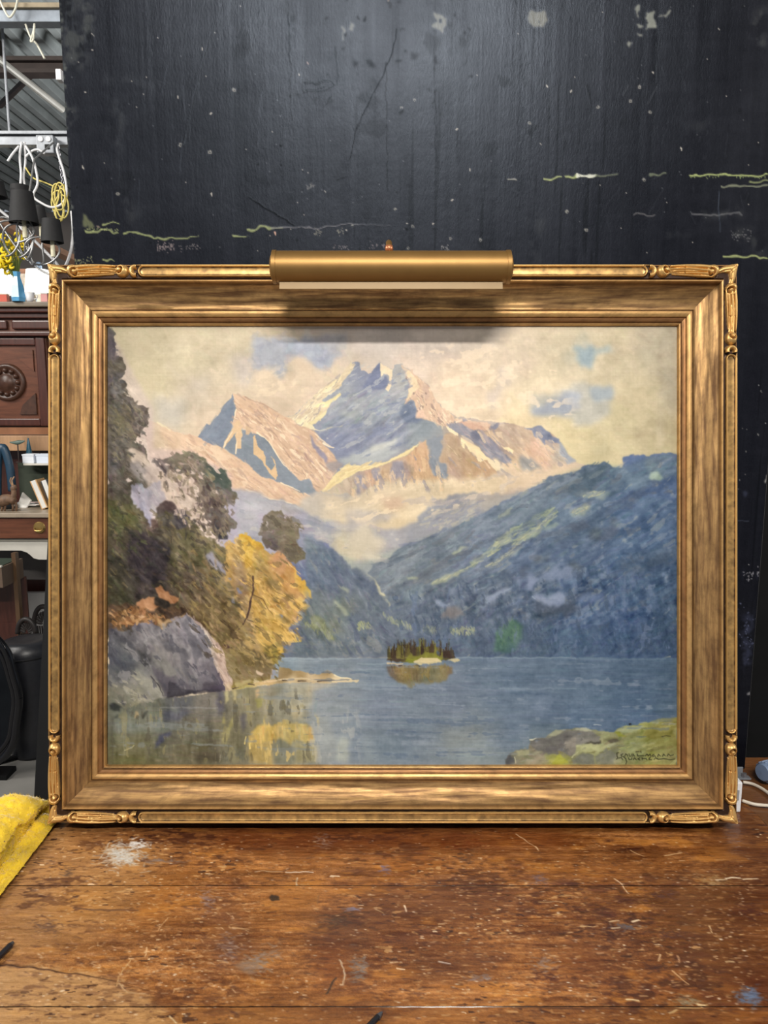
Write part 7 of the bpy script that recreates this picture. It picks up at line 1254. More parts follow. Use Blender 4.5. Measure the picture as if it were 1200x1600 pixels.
# ---------------------------------------------------------------- board mesh with its own scuffs and chips
paint_board(bp)
def attr_mat(name, rough, rough_var, bump_s, bump_scale, spec=.5, coat=0.0, coat_rough=.2, stretch=(1, 1, 1), grain=.06):
    """material whose own colour comes from the painted 'Col' attribute, with fine procedural grain and gloss"""
    m, nt, b = new_mat(name)
    at_ = N(nt, 'ShaderNodeAttribute'); at_.attribute_name = 'Col'
    tc = N(nt, 'ShaderNodeTexCoord'); mp = N(nt, 'ShaderNodeMapping'); mp.inputs['Scale'].default_value = stretch; nt.links.new(tc.outputs['Object'], mp.inputs[0])
    ns = N(nt, 'ShaderNodeTexNoise', Scale=bump_scale, Detail=4.0, Roughness=.65); nt.links.new(mp.outputs[0], ns.inputs['Vector'])
    g = ramp(nt, ns.outputs[0], ((.25, 1 - grain * 3), (.75, 1 + grain)))
    nt.links.new(mix(nt, 1.0, at_.outputs['Color'], g, 'MULTIPLY'), b.inputs['Base Color'])
    n2 = N(nt, 'ShaderNodeTexNoise', Scale=9.0, Detail=5.0); nt.links.new(mp.outputs[0], n2.inputs['Vector'])
    nt.links.new(ramp(nt, n2.outputs[0], ((.3, max(.02, rough - rough_var)), (.7, rough + rough_var))), b.inputs['Roughness'])
    bpn = N(nt, 'ShaderNodeBump', Strength=bump_s, Distance=.002); nt.links.new(ns.outputs[0], bpn.inputs['Height']); nt.links.new(bpn.outputs[0], b.inputs['Normal'])
    b.inputs['Specular IOR Level'].default_value = spec; b.inputs['Coat Weight'].default_value = coat; b.inputs['Coat Roughness'].default_value = coat_rough
    return m
M_BOARD = attr_mat('scuffed_black_paint', .38, .05, .18, 260.0, .25, stretch=(1, 1, .35), grain=.05)
M_BOARD.node_tree.nodes['Principled BSDF'].inputs['Specular Tint'].default_value = (.70, .82, 1.0, 1)
_nt = M_BOARD.node_tree; _a = [n for n in _nt.nodes if n.type == 'ATTRIBUTE'][0]; _g = ramp(_nt, _a.outputs['Fac'], ((.0016, .15), (.0048, 1))); _m = N(_nt, 'ShaderNodeMath', operation='MULTIPLY'); _m.inputs[1].default_value = .25
_nt.links.new(_g, _m.inputs[0]); _nt.links.new(_m.outputs[0], _nt.nodes['Principled BSDF'].inputs['Specular IOR Level'])
def patches(img, hgt, rects, fn, kz):
    """grid patches (r0, r1, c0, c1, step) of a raster -> V, F, colours; fn(col, row, height) gives positions"""
    Vs, Fs, Cs, base = [], [], [], 0
    for r0, r1, c0, c1, st in rects:
        rr = np.arange(r0, r1, st); cc = np.arange(c0, c1, st); rr = np.append(rr, r1 - 1) if rr[-1] != r1 - 1 else rr; cc = np.append(cc, c1 - 1) if cc[-1] != c1 - 1 else cc
        C_, R_ = np.meshgrid(cc, rr); H_ = hgt[R_, C_] * kz
        Vs.append(fn(C_.astype(float), R_.astype(float), H_).reshape(-1, 3)); Cs.append(lin(img[R_, C_]).reshape(-1, 3)); Fs.append(grid_faces(len(rr), len(cc), base)); base += R_.size
    return np.concatenate(Vs), np.concatenate(Fs), np.concatenate(Cs)
def bfn(c, r, h): return np.stack([BX0 + c * BC - BX0, -h - .0, BZT - r * BC - TZ], -1)
r_top = int((BZT - 1.66) / BC); r_in = int((BZT - 2.25) / BC); c_r = int((.60 - BX0) / BC); r_mid = r_top - 1
V, F, CC = patches(bp.img, bp.hgt, [(0, r_in + 1, 0, bw, 5), (r_in, r_top, 0, bw, 1), (r_mid, bh, c_r, bw, 1), (r_mid, bh, 0, c_r + 1, 8)], bfn, .0002)
board = thing('black_board', 'large scuffed black plywood board standing upright behind the painting', 'board', (BX0, BY, TZ))
link('face', mesh_np('face', V, F, col=CC), M_BOARD, board)
MB().box(((BX1 - BX0) / 2, .0125, (2.6 - TZ) / 2), (BX1 - BX0, .02, 2.6 - TZ)).build('core', M_BLACK, board)
# dark steel cabinet beyond the board's right edge, standing on the floor behind the bench
t = thing('steel_cabinet', 'black steel cabinet with rounded grey edge right of the board', 'cabinet', (1.035, 1.80, 0))
MB().box((0, 0, 1.06), (.48, .46, 2.08), bevel=.01).build('body', M_BLACK, t); MB().box((0, 0, .01), (.44, .42, .02)).build('plinth', M_BLACK, t)
MB().tube([(-.225, -.236, .03), (-.225, -.236, 2.09)], .007, 10).build('edge_trim', plain('grey_trim', (96, 96, 100), .35, .2), t, smooth=True)

# ================================================================ workbench
TX0, TX1, TY0, TY1 = -.605, .85, .74, 1.50; TCX = .0015
tw, th_ = int((.70 - TX0) / TCX), int((TY1 - TY0) / TCX)
tp = PlanePainter(0, 0, tw, th_, 33).setup(lambda px, py: ((on_z(px, py, TZ).x - TX0) / TCX, (TY1 - on_z(px, py, TZ).y) / TCX))
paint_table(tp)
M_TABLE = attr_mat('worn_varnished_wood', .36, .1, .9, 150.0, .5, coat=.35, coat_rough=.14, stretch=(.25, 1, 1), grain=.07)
bench = thing('workbench', 'worn stained wooden workbench with scratched varnish under the painting', 'workbench', (TX0, TY0, 0))
BT = TZ - .001
def tfn(c, r, h): return np.stack([c * TCX, (TY1 - TY0) - r * TCX, BT + h], -1)
row = lambda y: int((TY1 - y) / TCX)
seams = [(TY0, .833), (.833, 1.072), (1.072, TY1)]
for y0, y1 in seams:
    r0, r1 = row(y1), min(th_, row(y0))
    hg = tp.hgt.copy() * .0007; k = 2
    for e in range(k):                                   # eased plank edges at the joints
        if y1 < TY1 and y1 > .9: hg[r0 + e] -= (.0004 * (k - e) / k)
        if y0 > .9: hg[r1 - 1 - e] -= (.0004 * (k - e) / k)
    fine0 = row(1.285)
    rects = [(r0, r1, 0, tw, 1)] if y1 < TY1 else [(fine0, r1, 0, tw, 1), (r0, fine0 + 1, 0, tw, 4)]
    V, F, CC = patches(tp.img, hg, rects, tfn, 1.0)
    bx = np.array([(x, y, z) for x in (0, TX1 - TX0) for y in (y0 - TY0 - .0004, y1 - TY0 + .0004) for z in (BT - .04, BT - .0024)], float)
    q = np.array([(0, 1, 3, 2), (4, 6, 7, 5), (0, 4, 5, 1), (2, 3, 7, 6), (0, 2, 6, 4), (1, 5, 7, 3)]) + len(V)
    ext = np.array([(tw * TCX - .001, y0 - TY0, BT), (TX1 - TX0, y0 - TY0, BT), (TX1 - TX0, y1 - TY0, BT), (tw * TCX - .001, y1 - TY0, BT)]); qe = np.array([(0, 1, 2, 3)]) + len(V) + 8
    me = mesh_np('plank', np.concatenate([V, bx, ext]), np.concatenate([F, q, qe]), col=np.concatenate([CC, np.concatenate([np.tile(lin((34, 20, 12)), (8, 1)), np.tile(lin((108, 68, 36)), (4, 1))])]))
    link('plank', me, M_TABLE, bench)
M_BENCH = plain('bench_wood', (104, 68, 38), .5, var=.25, scale=6, stretch=(1, 1, 6))
for sx in (.05, TX1 - TX0 - .05):
    for sy in (.05, TY1 - TY0 - .05): MB().box((sx, sy, (BT - .04) / 2), (.07, .07, BT - .04), bevel=.004).build('leg', M_BENCH, bench)
for sy in (.03, TY1 - TY0 - .03): MB().box(((TX1 - TX0) / 2, sy, BT - .09), (TX1 - TX0 - .16, .025, .1)).build('apron', M_BENCH, bench)
for sx in (.05, TX1 - TX0 - .05): MB().box((sx, (TY1 - TY0) / 2, .16), (.04, TY1 - TY0 - .16, .06)).build('stretcher', M_BENCH, bench)

# ================================================================ the framed painting, leaning back by the camera's tilt
D0 = 1.30; MM = .001
XL, XR = (77 - 600) / FPX * 1.31, (1150.5 - 600) / FPX * 1.31; YT, YB = -(414 - 800) / FPX * 1.31, -(1285 - 800) / FPX * 1.31
DC = 1.341                                                # canvas distance
cl, cr, ct, cb = [(v - o_) / FPX * DC for v, o_ in ((167.5, 600), (1057.5, 600), (510, 800), (1194.5, 800))]; ct, cb = -ct, -cb
KW = {'left': (cl - XL) / 92, 'right': (XR - cr) / 92, 'top': (YT - ct) / 92, 'bottom': (cb - YB) / 92}
HB = -.045
ROOT = CAM + FWD * (D0 + .046 - HB) + Vector((1, 0, 0)) * ((XL + XR) / 2) - DOWN * YB
X0_ = (XL + XR) / 2
fr = thing('framed_painting', 'gilt framed oil painting of a mountain lake leaning on the board', 'painting', ROOT, (math.pi / 2 - TILT, 0, 0))
def loc(X, Y, h): return Vector((X - X0_, Y - YB, h - HB))     # frame-local: X right, Y up, Z toward the viewer
cove = [(31 + 37 * t_, 17 + 20 * (1 - t_) ** 2.3 + 1.0 * (t_ > .97)) for t_ in [i / 16 for i in range(17)]]
PROF = [(1.5, 30), (.4, 32), (0, 34), (.4, 37.5), (1.5, 40), (2.5, 40), (3.2, 37), (8, 36.6), (20, 36.6), (22, 36.6), (22.6, 35.6), (23.2, 35), (24.6, 35), (25.2, 38), (25.8, 43), (27, 45.6), (28.2, 46), (29.2, 45), (30, 42), (30.5, 38.5)] + cove + \
       [(68.4, 15), (68.8, 15), (69.2, 18), (70, 20), (72, 20.8), (76, 20), (79, 18), (79.6, 14.5), (80.2, 14), (81, 15.2), (84, 14.6), (86, 12.6), (86.4, 10), (87.2, 9.6), (87.8, 11.4), (89, 13), (90.4, 12.4), (91.2, 10.5), (91.8, 7), (92, 0)]
def corner(u, h, ix, iy):
    X = XL + u * KW['left'] if ix == 0 else XR - u * KW['right']; Y = YT - u * KW['top'] if iy == 0 else YB + u * KW['bottom']
    return np.array((X - X0_, Y - YB, h * MM - HB))
m, nt, b = new_mat('gilded_wood'); M_GILT = m
uv = N(nt, 'ShaderNodeUVMap'); mp = N(nt, 'ShaderNodeMapping'); mp.inputs['Scale'].default_value = (9, 150, 1); nt.links.new(uv.outputs[0], mp.inputs[0])
s1 = N(nt, 'ShaderNodeTexNoise', Scale=1.0, Detail=5.0, Roughness=.6, Distortion=.3); nt.links.new(mp.outputs[0], s1.inputs['Vector'])
mp2 = N(nt, 'ShaderNodeMapping'); mp2.inputs['Scale'].default_value = (30, 60, 1); nt.links.new(uv.outputs[0], mp2.inputs[0])
s2 = N(nt, 'ShaderNodeTexNoise', Scale=1.0, Detail=6.0, Roughness=.7); nt.links.new(mp2.outputs[0], s2.inputs['Vector'])
sep = N(nt, 'ShaderNodeSeparateXYZ'); nt.links.new(uv.outputs[0], sep.inputs[0])
vs = N(nt, 'ShaderNodeMath', operation='MULTIPLY'); vs.inputs[1].default_value = 1 / .0943; nt.links.new(sep.outputs[1], vs.inputs[0])
U = lambda u: u / 92
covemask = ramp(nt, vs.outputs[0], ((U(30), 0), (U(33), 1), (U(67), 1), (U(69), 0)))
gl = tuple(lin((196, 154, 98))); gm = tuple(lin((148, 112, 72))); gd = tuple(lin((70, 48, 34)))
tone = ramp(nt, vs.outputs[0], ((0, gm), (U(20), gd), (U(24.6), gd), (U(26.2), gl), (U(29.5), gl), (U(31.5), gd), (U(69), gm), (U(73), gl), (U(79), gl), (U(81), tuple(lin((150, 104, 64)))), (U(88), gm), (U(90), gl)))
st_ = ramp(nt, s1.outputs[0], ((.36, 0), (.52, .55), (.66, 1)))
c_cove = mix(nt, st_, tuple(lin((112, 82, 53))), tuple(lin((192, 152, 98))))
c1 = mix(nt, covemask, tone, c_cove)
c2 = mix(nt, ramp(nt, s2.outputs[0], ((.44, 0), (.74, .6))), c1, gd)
nt.links.new(c2, b.inputs['Base Color']); b.inputs['Metallic'].default_value = .65
nt.links.new(ramp(nt, s1.outputs[0], ((.3, .52), (.7, .36))), b.inputs['Roughness'])
bpn = N(nt, 'ShaderNodeBump', Strength=.35, Distance=.0015); nt.links.new(s1.outputs[0], bpn.inputs['Height']); nt.links.new(bpn.outputs[0], b.inputs['Normal'])
rgf = np.random.default_rng(5)
NS = 150
for nm, A_, B_ in (('top', (0, 0), (1, 0)), ('bottom', (0, 1), (1, 1)), ('left', (0, 0), (0, 1)), ('right', (1, 0), (1, 1))):
    P0 = np.array([corner(u, h, *A_) for u, h in PROF]); P1 = np.array([corner(u, h, *B_) for u, h in PROF]); tt = np.linspace(0, 1, NS)[:, None, None]
    V = P0[None] * (1 - tt) + P1[None] * tt
    us = np.array([p_[0] for p_ in PROF]); cm = ((us > 33) & (us < 67)).astype(float)
    wob = fbm(rgf, NS, len(PROF), 14, 4, 2); V[:, :, 2] += wob * cm[None] * .0007
    L_ = np.linalg.norm(P1[0] - P0[0]); UVv = np.stack([np.repeat(np.linspace(0, L_, NS)[:, None], len(PROF), 1) + 3 * len(nm), np.repeat((us * .0943 / 92)[None], NS, 0)], -1)
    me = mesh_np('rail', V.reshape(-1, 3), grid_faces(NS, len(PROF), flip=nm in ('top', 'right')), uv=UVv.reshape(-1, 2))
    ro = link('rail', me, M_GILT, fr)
    me.set_sharp_from_angle(angle=math.radians(38))
for bx2 in (.08, .92): MB().lathe([(0, 0), (.011, 0), (.011, .0085), (.009, .0098), (0, .0098)], (XL + (XR - XL) * bx2 - X0_, 0, .012), 14, Matrix.Rotation(math.radians(90), 4, 'X')).build('felt_bumper', M_BLACK, fr)
# back of the frame: dark stained box the gilded rails sit on
M_SIDE = plain('dark_stained_side', (40, 30, 24), .7, var=.2)
bx_ = 0; xl_, xr_, yt_, yb_ = XL + .004 - X0_, XR - .004 - X0_, YT - .004 - YB, .0; zb_, zf_ = 0.0, .034 - HB
for cx2, cy2, sx2, sy2 in (((xl_ + xr_) / 2, yt_ - .008, xr_ - xl_, .016), ((xl_ + xr_) / 2, yb_ + .008, xr_ - xl_, .016), (xl_ + .008, (yt_ + yb_) / 2, .016, yt_ - yb_ - .032), (xr_ - .008, (yt_ + yb_) / 2, .016, yt_ - yb_ - .032)):
    MB().box((cx2, cy2, (zb_ + zf_) / 2), (sx2, sy2, zf_ - zb_ - .002)).build('frame_side', M_SIDE, fr)
MB().box(((XL + XR) / 2 - X0_, (YT + YB) / 2 - YB, .003), (XR - XL - .04, YT - YB - .04, .002)).build('backing_board', plain('brown_backing', (120, 92, 62), .8), fr)
# ---- carved ornaments as relief strips: s along the rail from the corner, w across from the outer edge (both in frame units)
def strokes_h(S_, W_, strokes, grooves, base):
    H = np.full(S_.shape, base, float)
    for P, r0, r1, pk in strokes:
        P = np.array([tuple(p) for p in spline([(a_, b_, 0) for a_, b_ in P], 8)])[:, :2] if len(P) > 2 else np.array(P, float)
        n = len(P)
        for i in range(n - 1):
            f0, f1 = i / max(1, n - 1), (i + 1) / max(1, n - 1)
            d = P[i + 1] - P[i]; t_ = np.clip(((S_ - P[i, 0]) * d[0] + (W_ - P[i, 1]) * d[1]) / (d @ d + 1e-9), 0, 1)
            r_ = r0 + (r1 - r0) * (f0 + (f1 - f0) * t_); dist = np.hypot(S_ - P[i, 0] - t_ * d[0], W_ - P[i, 1] - t_ * d[1])
            H = np.maximum(H, base + pk * (r_ / max(r0, r1)) ** .6 * np.sqrt(np.clip(1 - (dist / np.maximum(r_, .1)) ** 2, 0, 1)))
    for P, wd_, dp in grooves:
        P = np.array(P, float)
        for i in range(len(P) - 1):
            d = P[i + 1] - P[i]; t_ = np.clip(((S_ - P[i, 0]) * d[0] + (W_ - P[i, 1]) * d[1]) / (d @ d + 1e-9), 0, 1)
            dist = np.hypot(S_ - P[i, 0] - t_ * d[0], W_ - P[i, 1] - t_ * d[1]); H = np.where(True, np.minimum(H, np.maximum(base - .6, H - dp * np.exp(-(dist / wd_) ** 2))), H)
    return H
arc = lambda cx_, cy_, r_, a0, a1, n=12: [(cx_ + r_ * math.cos(math.radians(a0 + (a1 - a0) * i / n)), cy_ + r_ * math.sin(math.radians(a0 + (a1 - a0) * i / n))) for i in range(n + 1)]
SCROLL = ([([(41, 10.5), (43, 11.5)], 10.2, 10.2, 12), ([(47, 6), (66, 3.6), (90, 2.6), (114, 3.0)], 4.8, 1.6, 10), ([(50, 11.5), (76, 7.6), (98, 7.2), (124, 9)], 4.4, 2.2, 10), ([(50, 16), (76, 13), (100, 12), (120, 13)], 3.6, 1.8, 9),
           ([(46, 20), (72, 18.6), (96, 17), (112, 16)], 2.2, .8, 6.5), ([(126, 10.5), (129, 11)], 10, 10, 12), (arc(150, 11, 7.0, 75, 285), 4.0, 3.6, 9.5)],
          [(arc(46, 13, 4.8, 20, 290), 1.3, 6), (arc(123.5, 9.5, 4.8, -140, 130), 1.3, 6), ([(54, 13.4), (90, 12.6), (118, 13)], .9, 5), ([(54, 8), (90, 5.8), (116, 6.0)], .9, 5), (arc(41, 11, 9.0, 100, 200), .9, 2)])
ELBOW = ([([(7.5, 7.5), (16, 7.8), (24, 8.5), (31, 11)], 8, 3.0, 9), ([(7.5, 7.5), (7.8, 16), (8.5, 24), (11, 31)], 8, 3.0, 9), ([(2.5, 2.5), (8, 8)], 5, 6, 8)], [([(12, 12), (2, 2)], .7, 1.6), ([(14, 10), (24, 11), (30, 13)], .8, 2), ([(10, 14), (11, 24), (13, 30)], .8, 2)])
m, nt, b = new_mat('carved_gilding'); M_CARVED = m
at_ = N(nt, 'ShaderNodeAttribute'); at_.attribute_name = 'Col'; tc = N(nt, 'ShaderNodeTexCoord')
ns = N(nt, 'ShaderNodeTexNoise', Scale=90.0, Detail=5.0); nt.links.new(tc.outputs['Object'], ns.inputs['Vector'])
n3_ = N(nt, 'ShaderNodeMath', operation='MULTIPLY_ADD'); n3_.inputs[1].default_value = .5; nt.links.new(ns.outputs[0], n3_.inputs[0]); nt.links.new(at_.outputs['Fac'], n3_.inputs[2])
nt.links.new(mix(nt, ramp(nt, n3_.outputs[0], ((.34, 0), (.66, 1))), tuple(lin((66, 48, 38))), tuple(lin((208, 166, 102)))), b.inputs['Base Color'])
b.inputs['Metallic'].default_value = .6; b.inputs['Roughness'].default_value = .38
CORN = {(0, 0): (XL, YT), (1, 0): (XR, YT), (0, 1): (XL, YB), (1, 1): (XR, YB)}
def relief(name, cx, s_ax, ss, ww, H, base, f=None):
    """relief patch at corner cx; s_ax 0: s runs along X, 1: along Y"""
    CX, CY_ = CORN[cx]; sx = 1 if cx[0] == 0 else -1; sy = -1 if cx[1] == 0 else 1
    kx_ = KW['left'] if cx[0] == 0 else KW['right']; ky_ = KW['top'] if cx[1] == 0 else KW['bottom']
    S_, W_ = np.meshgrid(ss, ww)
    if s_ax == 0: X = CX + sx * S_ * .00103; Y = CY_ + sy * W_ * ky_
    else: X = CX + sx * W_ * kx_; Y = CY_ + sy * S_ * .00103
    V = np.stack([X - X0_, Y - YB, H * MM - HB], -1)
    flip = (sx * sy > 0) ^ (s_ax == 1)
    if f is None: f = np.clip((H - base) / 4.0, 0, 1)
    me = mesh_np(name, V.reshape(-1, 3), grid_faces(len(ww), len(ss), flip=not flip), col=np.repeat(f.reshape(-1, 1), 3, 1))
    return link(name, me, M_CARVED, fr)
BASE = 37.2
ss = np.arange(31, 153, .62); ww = np.arange(.6, 22.2, .62); SS, WW = np.meshgrid(ss, ww); HS = strokes_h(SS, WW, *SCROLL, BASE)
es = np.arange(.4, 32.6, .6); ES, EW = np.meshgrid(es, es); HE = strokes_h(ES, EW, *ELBOW, BASE)
HE = np.where((ES > 22.5) & (EW > 22.5), 35, HE)
keep = None
for cxn in CORN:
    relief('corner_elbow', cxn, 0, es, es, HE, BASE)
    for ax in (0, 1): relief('leaf_scroll', cxn, ax, ss, ww, HS, BASE)
# fluted channels between the scrolls: a bead with rounded ends round a shallow trough
for nm, cxn, ax, Ltot in (('top', (0, 0), 0, (XR - XL) / .00103), ('bottom', (0, 1), 0, (XR - XL) / .00103), ('left', (0, 0), 1, (YT - YB) / .00103), ('right', (1, 0), 1, (YT - YB) / .00103)):
    a_, e_ = 152.0, Ltot - 152.0
    s_ = np.concatenate([np.arange(a_, a_ + 26, .8), np.linspace(a_ + 26, e_ - 26, 40)[1:-1], np.arange(e_ - 26, e_ + .01, .8)])
    SG, WG = np.meshgrid(s_, np.arange(.6, 22.2, .55))
    px_ = np.clip(SG, a_ + 12, e_ - 12); dist = np.hypot(SG - px_, WG - 11)               # distance to the channel's spine
    H = BASE + 6.0 * np.exp(-((dist - 8.0) / 1.25) ** 2) + np.where(dist < 6.6, 1.3 - .8 * (1 - (dist / 6.6) ** 2), 0) + 4.5 * np.exp(-((WG - 1.2) / .9) ** 2)
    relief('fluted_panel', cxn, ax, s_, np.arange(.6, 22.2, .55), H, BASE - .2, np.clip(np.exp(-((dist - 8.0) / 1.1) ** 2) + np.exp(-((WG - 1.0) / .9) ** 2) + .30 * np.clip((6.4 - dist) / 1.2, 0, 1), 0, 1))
# ---- the canvas
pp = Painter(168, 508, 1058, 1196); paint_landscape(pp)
CS = DC / FPX
def cfn(c, r, h): return np.stack([(168 + c + .5 - 600) * CS - X0_, -(508 + r + .5 - 800) * CS - YB, np.full(c.shape, D0 + .046 - DC) - HB + h], -1)
pp.img = np.clip(pp.img, 0, 255)
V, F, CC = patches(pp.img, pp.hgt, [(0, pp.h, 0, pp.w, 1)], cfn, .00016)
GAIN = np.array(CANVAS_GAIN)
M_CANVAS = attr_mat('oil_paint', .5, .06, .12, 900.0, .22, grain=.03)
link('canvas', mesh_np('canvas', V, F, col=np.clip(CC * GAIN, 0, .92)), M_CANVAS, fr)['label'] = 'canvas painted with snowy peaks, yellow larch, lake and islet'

# ================================================================ brass picture light clamped to the frame
DL = 1.217; lx0, lx1 = (430 - 600) / FPX * DL, (793 - 600) / FPX * DL; LYc = -(417.5 - 800) / FPX * DL; LR = 24.5 / FPX * DL; LH = D0 + .046 - DL
M_BRASSL = plain('satin_brass', (144, 110, 62), .46, .7, var=.06, scale=30, bump=.02); M_REFL = plain('pale_brass', (140, 116, 80), .5, .2, var=.05, bump=0)
pl = thing('picture_light', 'brass tube picture light mounted over the top of the gilt frame', 'lamp', fr.matrix_basis @ loc(.0, YT, HB), (math.pi / 2 - TILT, 0, 0))
PB = loc(.0, YT, HB); L = lambda X, Y, h: loc(X, Y, h) - PB
RX = Matrix.Rotation(math.radians(90), 4, 'Y')
c0, c1 = L(lx0, LYc, LH), L(lx1, LYc, LH); ln = c1.x - c0.x
sh_ = MB()
sh_.lathe([(LR - .0015, 0), (LR, 0), (LR, ln), (LR - .0015, ln), (LR - .0015, 0)], c0, 40, RX, math.radians(-25), math.radians(295)).build('shade', M_BRASSL, pl, smooth='auto')
for X_, d_ in ((lx0, -1), (lx1, 1)):
    M_ = RX if d_ > 0 else Matrix.Rotation(math.radians(-90), 4, 'Y')
    MB().lathe([(LR - .004, -.004), (LR + .0012, -.003), (LR + .0012, .0035), (LR * .8, .005), (LR * .72, .0065), (LR * .6, .0075), (0, .0078)], L(X_, LYc, LH), 36, M_).build('end_cap', M_BRASSL, pl, smooth='auto')
rx0, rx1 = (437 - 600) / FPX * DL, (785 - 600) / FPX * DL; ry0, ry1 = -(437 - 800) / FPX * DL, -(453 - 800) / FPX * DL
MB().box(L((rx0 + rx1) / 2, (ry0 + ry1) / 2, LH + .004), (rx1 - rx0, ry0 - ry1, .0016), rx=math.radians(0), bevel=.0006).build('reflector', M_REFL, pl)
ax_ = (608 - 600) / FPX * DL
MB().tube(spline([L(ax_, LYc + LR * .6, LH - LR * .7), L(ax_, LYc + .034, LH - .035), L(ax_, YT + .03, .06), L(ax_, YT + .012, .0), L(ax_, YT + .012, HB + .012)], 7), .0055, 10).build('arm', M_BRASSL, pl, smooth=True)
MB().box(L(ax_, YT + .0085, HB + .03), (.034, .006, .05), bevel=.001).box(L(ax_, YT + .012, HB + .012), (.016, .012, .014), bevel=.002).build('mounting_plate', M_BRASSL, pl)
MB().lathe([(0, .004), (.006, .0045), (.007, 0), (.006, -.005), (0, -.006)], L(ax_, LYc + LR + .006, LH - .004), 14, Matrix.Rotation(math.radians(90), 4, 'X')).build('knob', plain('copper_knob', (186, 120, 84), .35, .6, bump=0), pl, smooth=True)

# ================================================================ small things on the bench
ZT = TZ
# yellow microfibre cloth bunched over the bench's left edge
ny_, ns_ = 150, 190; rgc = np.random.default_rng(9)
n1_ = fbm(rgc, ny_, ns_, 40, 50, 3); n2_ = fbm(rgc, ny_, ns_, 5, 5, 2); n3b = rgc.standard_normal((ny_, ns_))
sec = np.array([tuple(p) for p in spline([(.012, .0035, 0), (.002, .010, 0), (-.010, .012, 0), (-.016, .008, 0), (-.014, .016, 0), (-.006, .030, 0), (-.022, .047, 0), (-.06, .052, 0), (-.11, .040, 0), (-.15, .0, 0), (-.17, -.09, 0), (-.172, -.2, 0), (-.16, -.24, 0), (-.05, -.20, 0), (-.006, -.08, 0), (-.004, -.006, 0)], 12)])[:, :2]
tq = np.linspace(0, len(sec) - 1, ns_); sec = np.stack([np.interp(tq, np.arange(len(sec)), sec[:, k_]) for k_ in (0, 1)], 1)
V = np.zeros((ny_, ns_, 3))
for i in range(ny_):
    f = i / (ny_ - 1); y = .97 + .292 * f
    end = min(1.0, math.sqrt(max(0.0, 1 - ((abs(f - .5) * 2 - .82) / .18) ** 2))) if abs(f - .5) * 2 > .82 else 1.0
    up = .50 + .42 * np.interp(f, [0, .25, .5, .72, .86, 1], [.2, .45, .75, .75, .95, .8]); sx_ = sec[:, 0]; sz_ = sec[:, 1].copy()
    sz_ = np.where(sz_ > 0, sz_ * up * (.35 + .65 * end), sz_)
    V[i, :, 0] = TX0 - .001 + sx_ * (.8 + .2 * end) + (.006 * (1 - f) * np.clip((sz_ > .014), 0, 1) * -2.2)
    V[i, :, 1] = y; V[i, :, 2] = ZT + sz_ + .0035
hang = V[:, :, 2] > ZT + .002
amp = np.where((V[:, :, 0] < TX0 + .004) | hang, 1, 0)
V[:, :, 2] += (np.abs(n1_) * .007 + n2_ * .0014 + np.abs(n3b) * .0008) * np.clip((V[:, :, 2] - ZT - .004) / .012, 0, 1)
V[:, :, 0] -= (np.abs(n1_) * .005 + n2_ * .0012 + np.abs(n3b) * .0008) * np.clip((TX0 - .004 - V[:, :, 0]) / .01, 0, 1)
V[:, :, 1] += n3b * .0006
Vc = V.reshape(-1, 3); F = grid_faces(ny_, ns_)
capA = np.array([V[0].mean(0), V[-1].mean(0)]); 
trisA = np.array([(k_, k_ + 1, len(Vc), len(Vc)) for k_ in range(ns_ - 1)]); 
cl_ = thing('yellow_cloth', 'fuzzy yellow microfibre cloth bunched over the left edge of the bench', 'cloth', (TX0 - .05, 1.12, ZT))
off = np.array(cl_.location)
clm = bmesh.new(); vv = [clm.verts.new(p - off) for p in Vc]
for f4 in F: clm.faces.new([vv[k_] for k_ in f4])
for r_ in (0, ny_ - 1):
    ctr = clm.verts.new(V[r_].mean(0) - off)
    for k_ in range(ns_ - 1): clm.faces.new((vv[r_ * ns_ + k_], vv[r_ * ns_ + k_ + 1], ctr))
bmesh.ops.recalc_face_normals(clm, faces=clm.faces); me = bpy.data.meshes.new('folded_cloth'); clm.to_mesh(me); clm.free(); me.shade_smooth()
M_CLOTH = plain('yellow_microfibre', (208, 174, 26), .95, var=.3, scale=14, bump=.6); M_CLOTH.node_tree.nodes['Principled BSDF'].inputs['Sheen Weight'].default_value = .4
link('folded_cloth', me, M_CLOTH, cl_)
fz = MB(); rgz = random.Random(3); nrm = [v.normal.copy() for v in me.vertices]
VF, FF = [], []
for i in range(9000):
    k_ = rgz.randrange(len(Vc)); p = me.vertices[k_].co
    if p.z < -.12: continue
    nn = (nrm[k_] + Vector((rgz.gauss(0, .5), rgz.gauss(0, .5), rgz.gauss(0, .4)))).normalized(); tn = nn.orthogonal().normalized() * .0004; bI = len(VF)
    VF += [tuple(p + tn - nn * .0005), tuple(p - tn - nn * .0005), tuple(p + nn * (.002 + .003 * rgz.random()))]; FF.append((bI, bI + 1, bI + 2))
tag(link('pile', mesh_np('pile', VF, FF, smooth=False), M_CLOTH, cl_), kind='stuff')
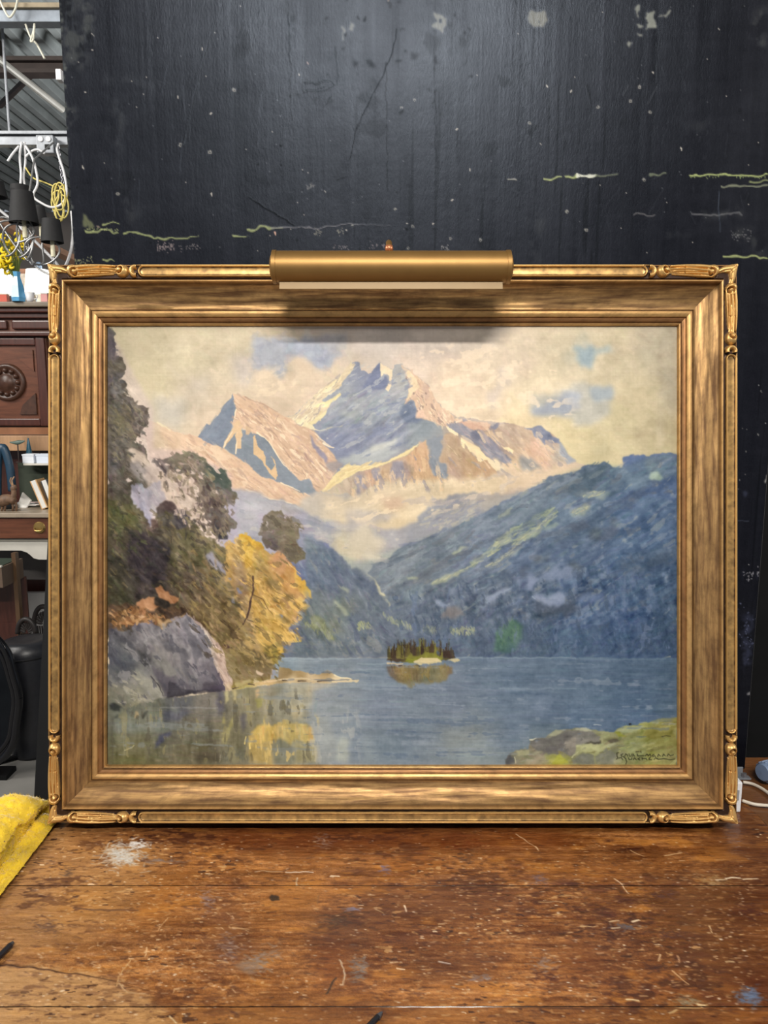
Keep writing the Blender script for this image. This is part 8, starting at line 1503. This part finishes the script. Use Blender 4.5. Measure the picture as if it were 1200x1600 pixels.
# dark stick and metal tip
M_INK = plain('blue_black_lacquer', (24, 26, 34), .3, bump=0)
a, b_ = on_z(-30, 1522, ZT + .0045), on_z(21, 1472, ZT + .0045)
t = thing('black_pencil', 'short dark pencil lying at the left end of the bench', 'pencil', ((a.x + b_.x) / 2, (a.y + b_.y) / 2, ZT)); o_ = Vector(t.location)
MB().tube([a - o_, b_ - o_ + (a - b_).normalized() * .006], .0042, 6).build('barrel', M_INK, t); MB().tube([b_ - o_ + (a - b_).normalized() * .006, b_ - o_ + (a - b_).normalized() * .001], [.0042, .0026], 6).build('tip', plain('graphite', (60, 60, 64), .3), t)
a, b_ = on_z(566, 1614, ZT + .004), on_z(597, 1582, ZT + .004)
t = thing('metal_scraper', 'narrow dark metal blade tip at the bottom centre of the bench', 'tool', ((a.x + b_.x) / 2, (a.y + b_.y) / 2, ZT)); o_ = Vector(t.location)
MB().tube([a - o_, b_ - o_ + (a - b_).normalized() * .008], .0036, 6).build('shank', plain('dark_iron', (44, 46, 52), .35, .6), t); MB().prism([b_ - o_ + Vector((-.008, -.004, -.003)), b_ - o_ + Vector((-.003, -.010, -.003)), b_ - o_ + Vector((.001, 0, -.003)), b_ - o_ + Vector((-.001, .001, -.003))], (0, 0, .004)).build('blade', plain('bright_iron', (96, 98, 104), .3, .7), t)
# right side: bottle, adapter, cords, bracket
bo = on_z(1197, 1232, ZT); t = thing('plastic_bottle', 'white plastic bottle with blue grey ribbed cap lying at right edge', 'bottle', (bo.x, bo.y + .02, ZT))
MA = Matrix.Rotation(math.radians(24), 4, 'Z') @ Matrix.Rotation(math.radians(90), 4, 'Y')
MB().lathe([(0, 0), (.012, 0), (.014, .012), (.027, .03), (.027, .13), (.022, .135), (0, .136)], (.015, 0, .0275), 28, MA).build('body', plain('bottle_white', (206, 214, 226), .3, bump=0), t, smooth='auto')
MB().lathe([(.0274, .045), (.0276, .047), (.0276, .1), (.0274, .102)], (.015, 0, .0275), 28, MA).build('label_band', plain('blue_band', (40, 62, 130), .35, bump=0), t, smooth='auto')
cm_ = MB(); cm_.lathe([(0, -.022), (.016, -.021), (.019, -.016), (.0195, .006), (.016, .007)], (.015, 0, .0275), 24, MA)
for k_ in range(16):
    a_ = k_ * math.pi / 8; q0 = MA @ Vector((.0195 * math.cos(a_), .0195 * math.sin(a_), -.015)) + Vector((.015, 0, .0275)); q1 = MA @ Vector((.0195 * math.cos(a_), .0195 * math.sin(a_), .005)) + Vector((.015, 0, .0275)); cm_.tube([q0, q1], .0016, 5)
cm_.build('cap', plain('cap_blue_grey', (112, 130, 158), .45, bump=0), t, smooth='auto')
ad = on_z(1157, 1268, ZT); t = thing('plug_adapter', 'white plug adapter standing half hidden behind the right frame edge', 'adapter', (ad.x - .012, ad.y + .012, ZT))
MB().box((0, 0, .030), (.022, .03, .060), bevel=.003).build('housing', M_WHITEPL, t); MB().box((0, -.0155, .035), (.010, .002, .02)).build('socket', plain('grey_socket', (150, 150, 152), .4), t)
def cord(L_, label):
    return tag(MB().tube(spline([on_z(px, py, ZT + .0045) for px, py in L_], 6), .0032, 8).build('lamp_cable', plain('ivory_cord', (206, 196, 180), .45, bump=0), smooth=True), label, 'cord', 'ivory cords beside the frame')
cord([(1161, 1222), (1176, 1225), (1190, 1232), (1204, 1242), (1230, 1262)], 'upper of two ivory cords leaving the frame corner on the bench')
cord([(1160, 1251), (1176, 1256), (1190, 1258), (1210, 1258), (1240, 1250)], 'lower of two ivory cords leaving the frame corner on the bench')
br = on_z(1160, 1216, ZT); t = thing('steel_bracket', 'small shiny steel bracket on the bench at the foot of the board', 'bracket', (br.x, br.y, ZT))
MB().box((0, 0, .0015), (.03, .014, .003), bevel=.0008).box((-.004, .005, .012), (.012, .003, .02), bevel=.0008).build('plate', M_GALV, t); MB().lathe([(0, .008), (.005, .008), (.0055, .003), (.0055, 0)], (.003, -.0, .003), 6).build('bolt', M_CHAIN, t)
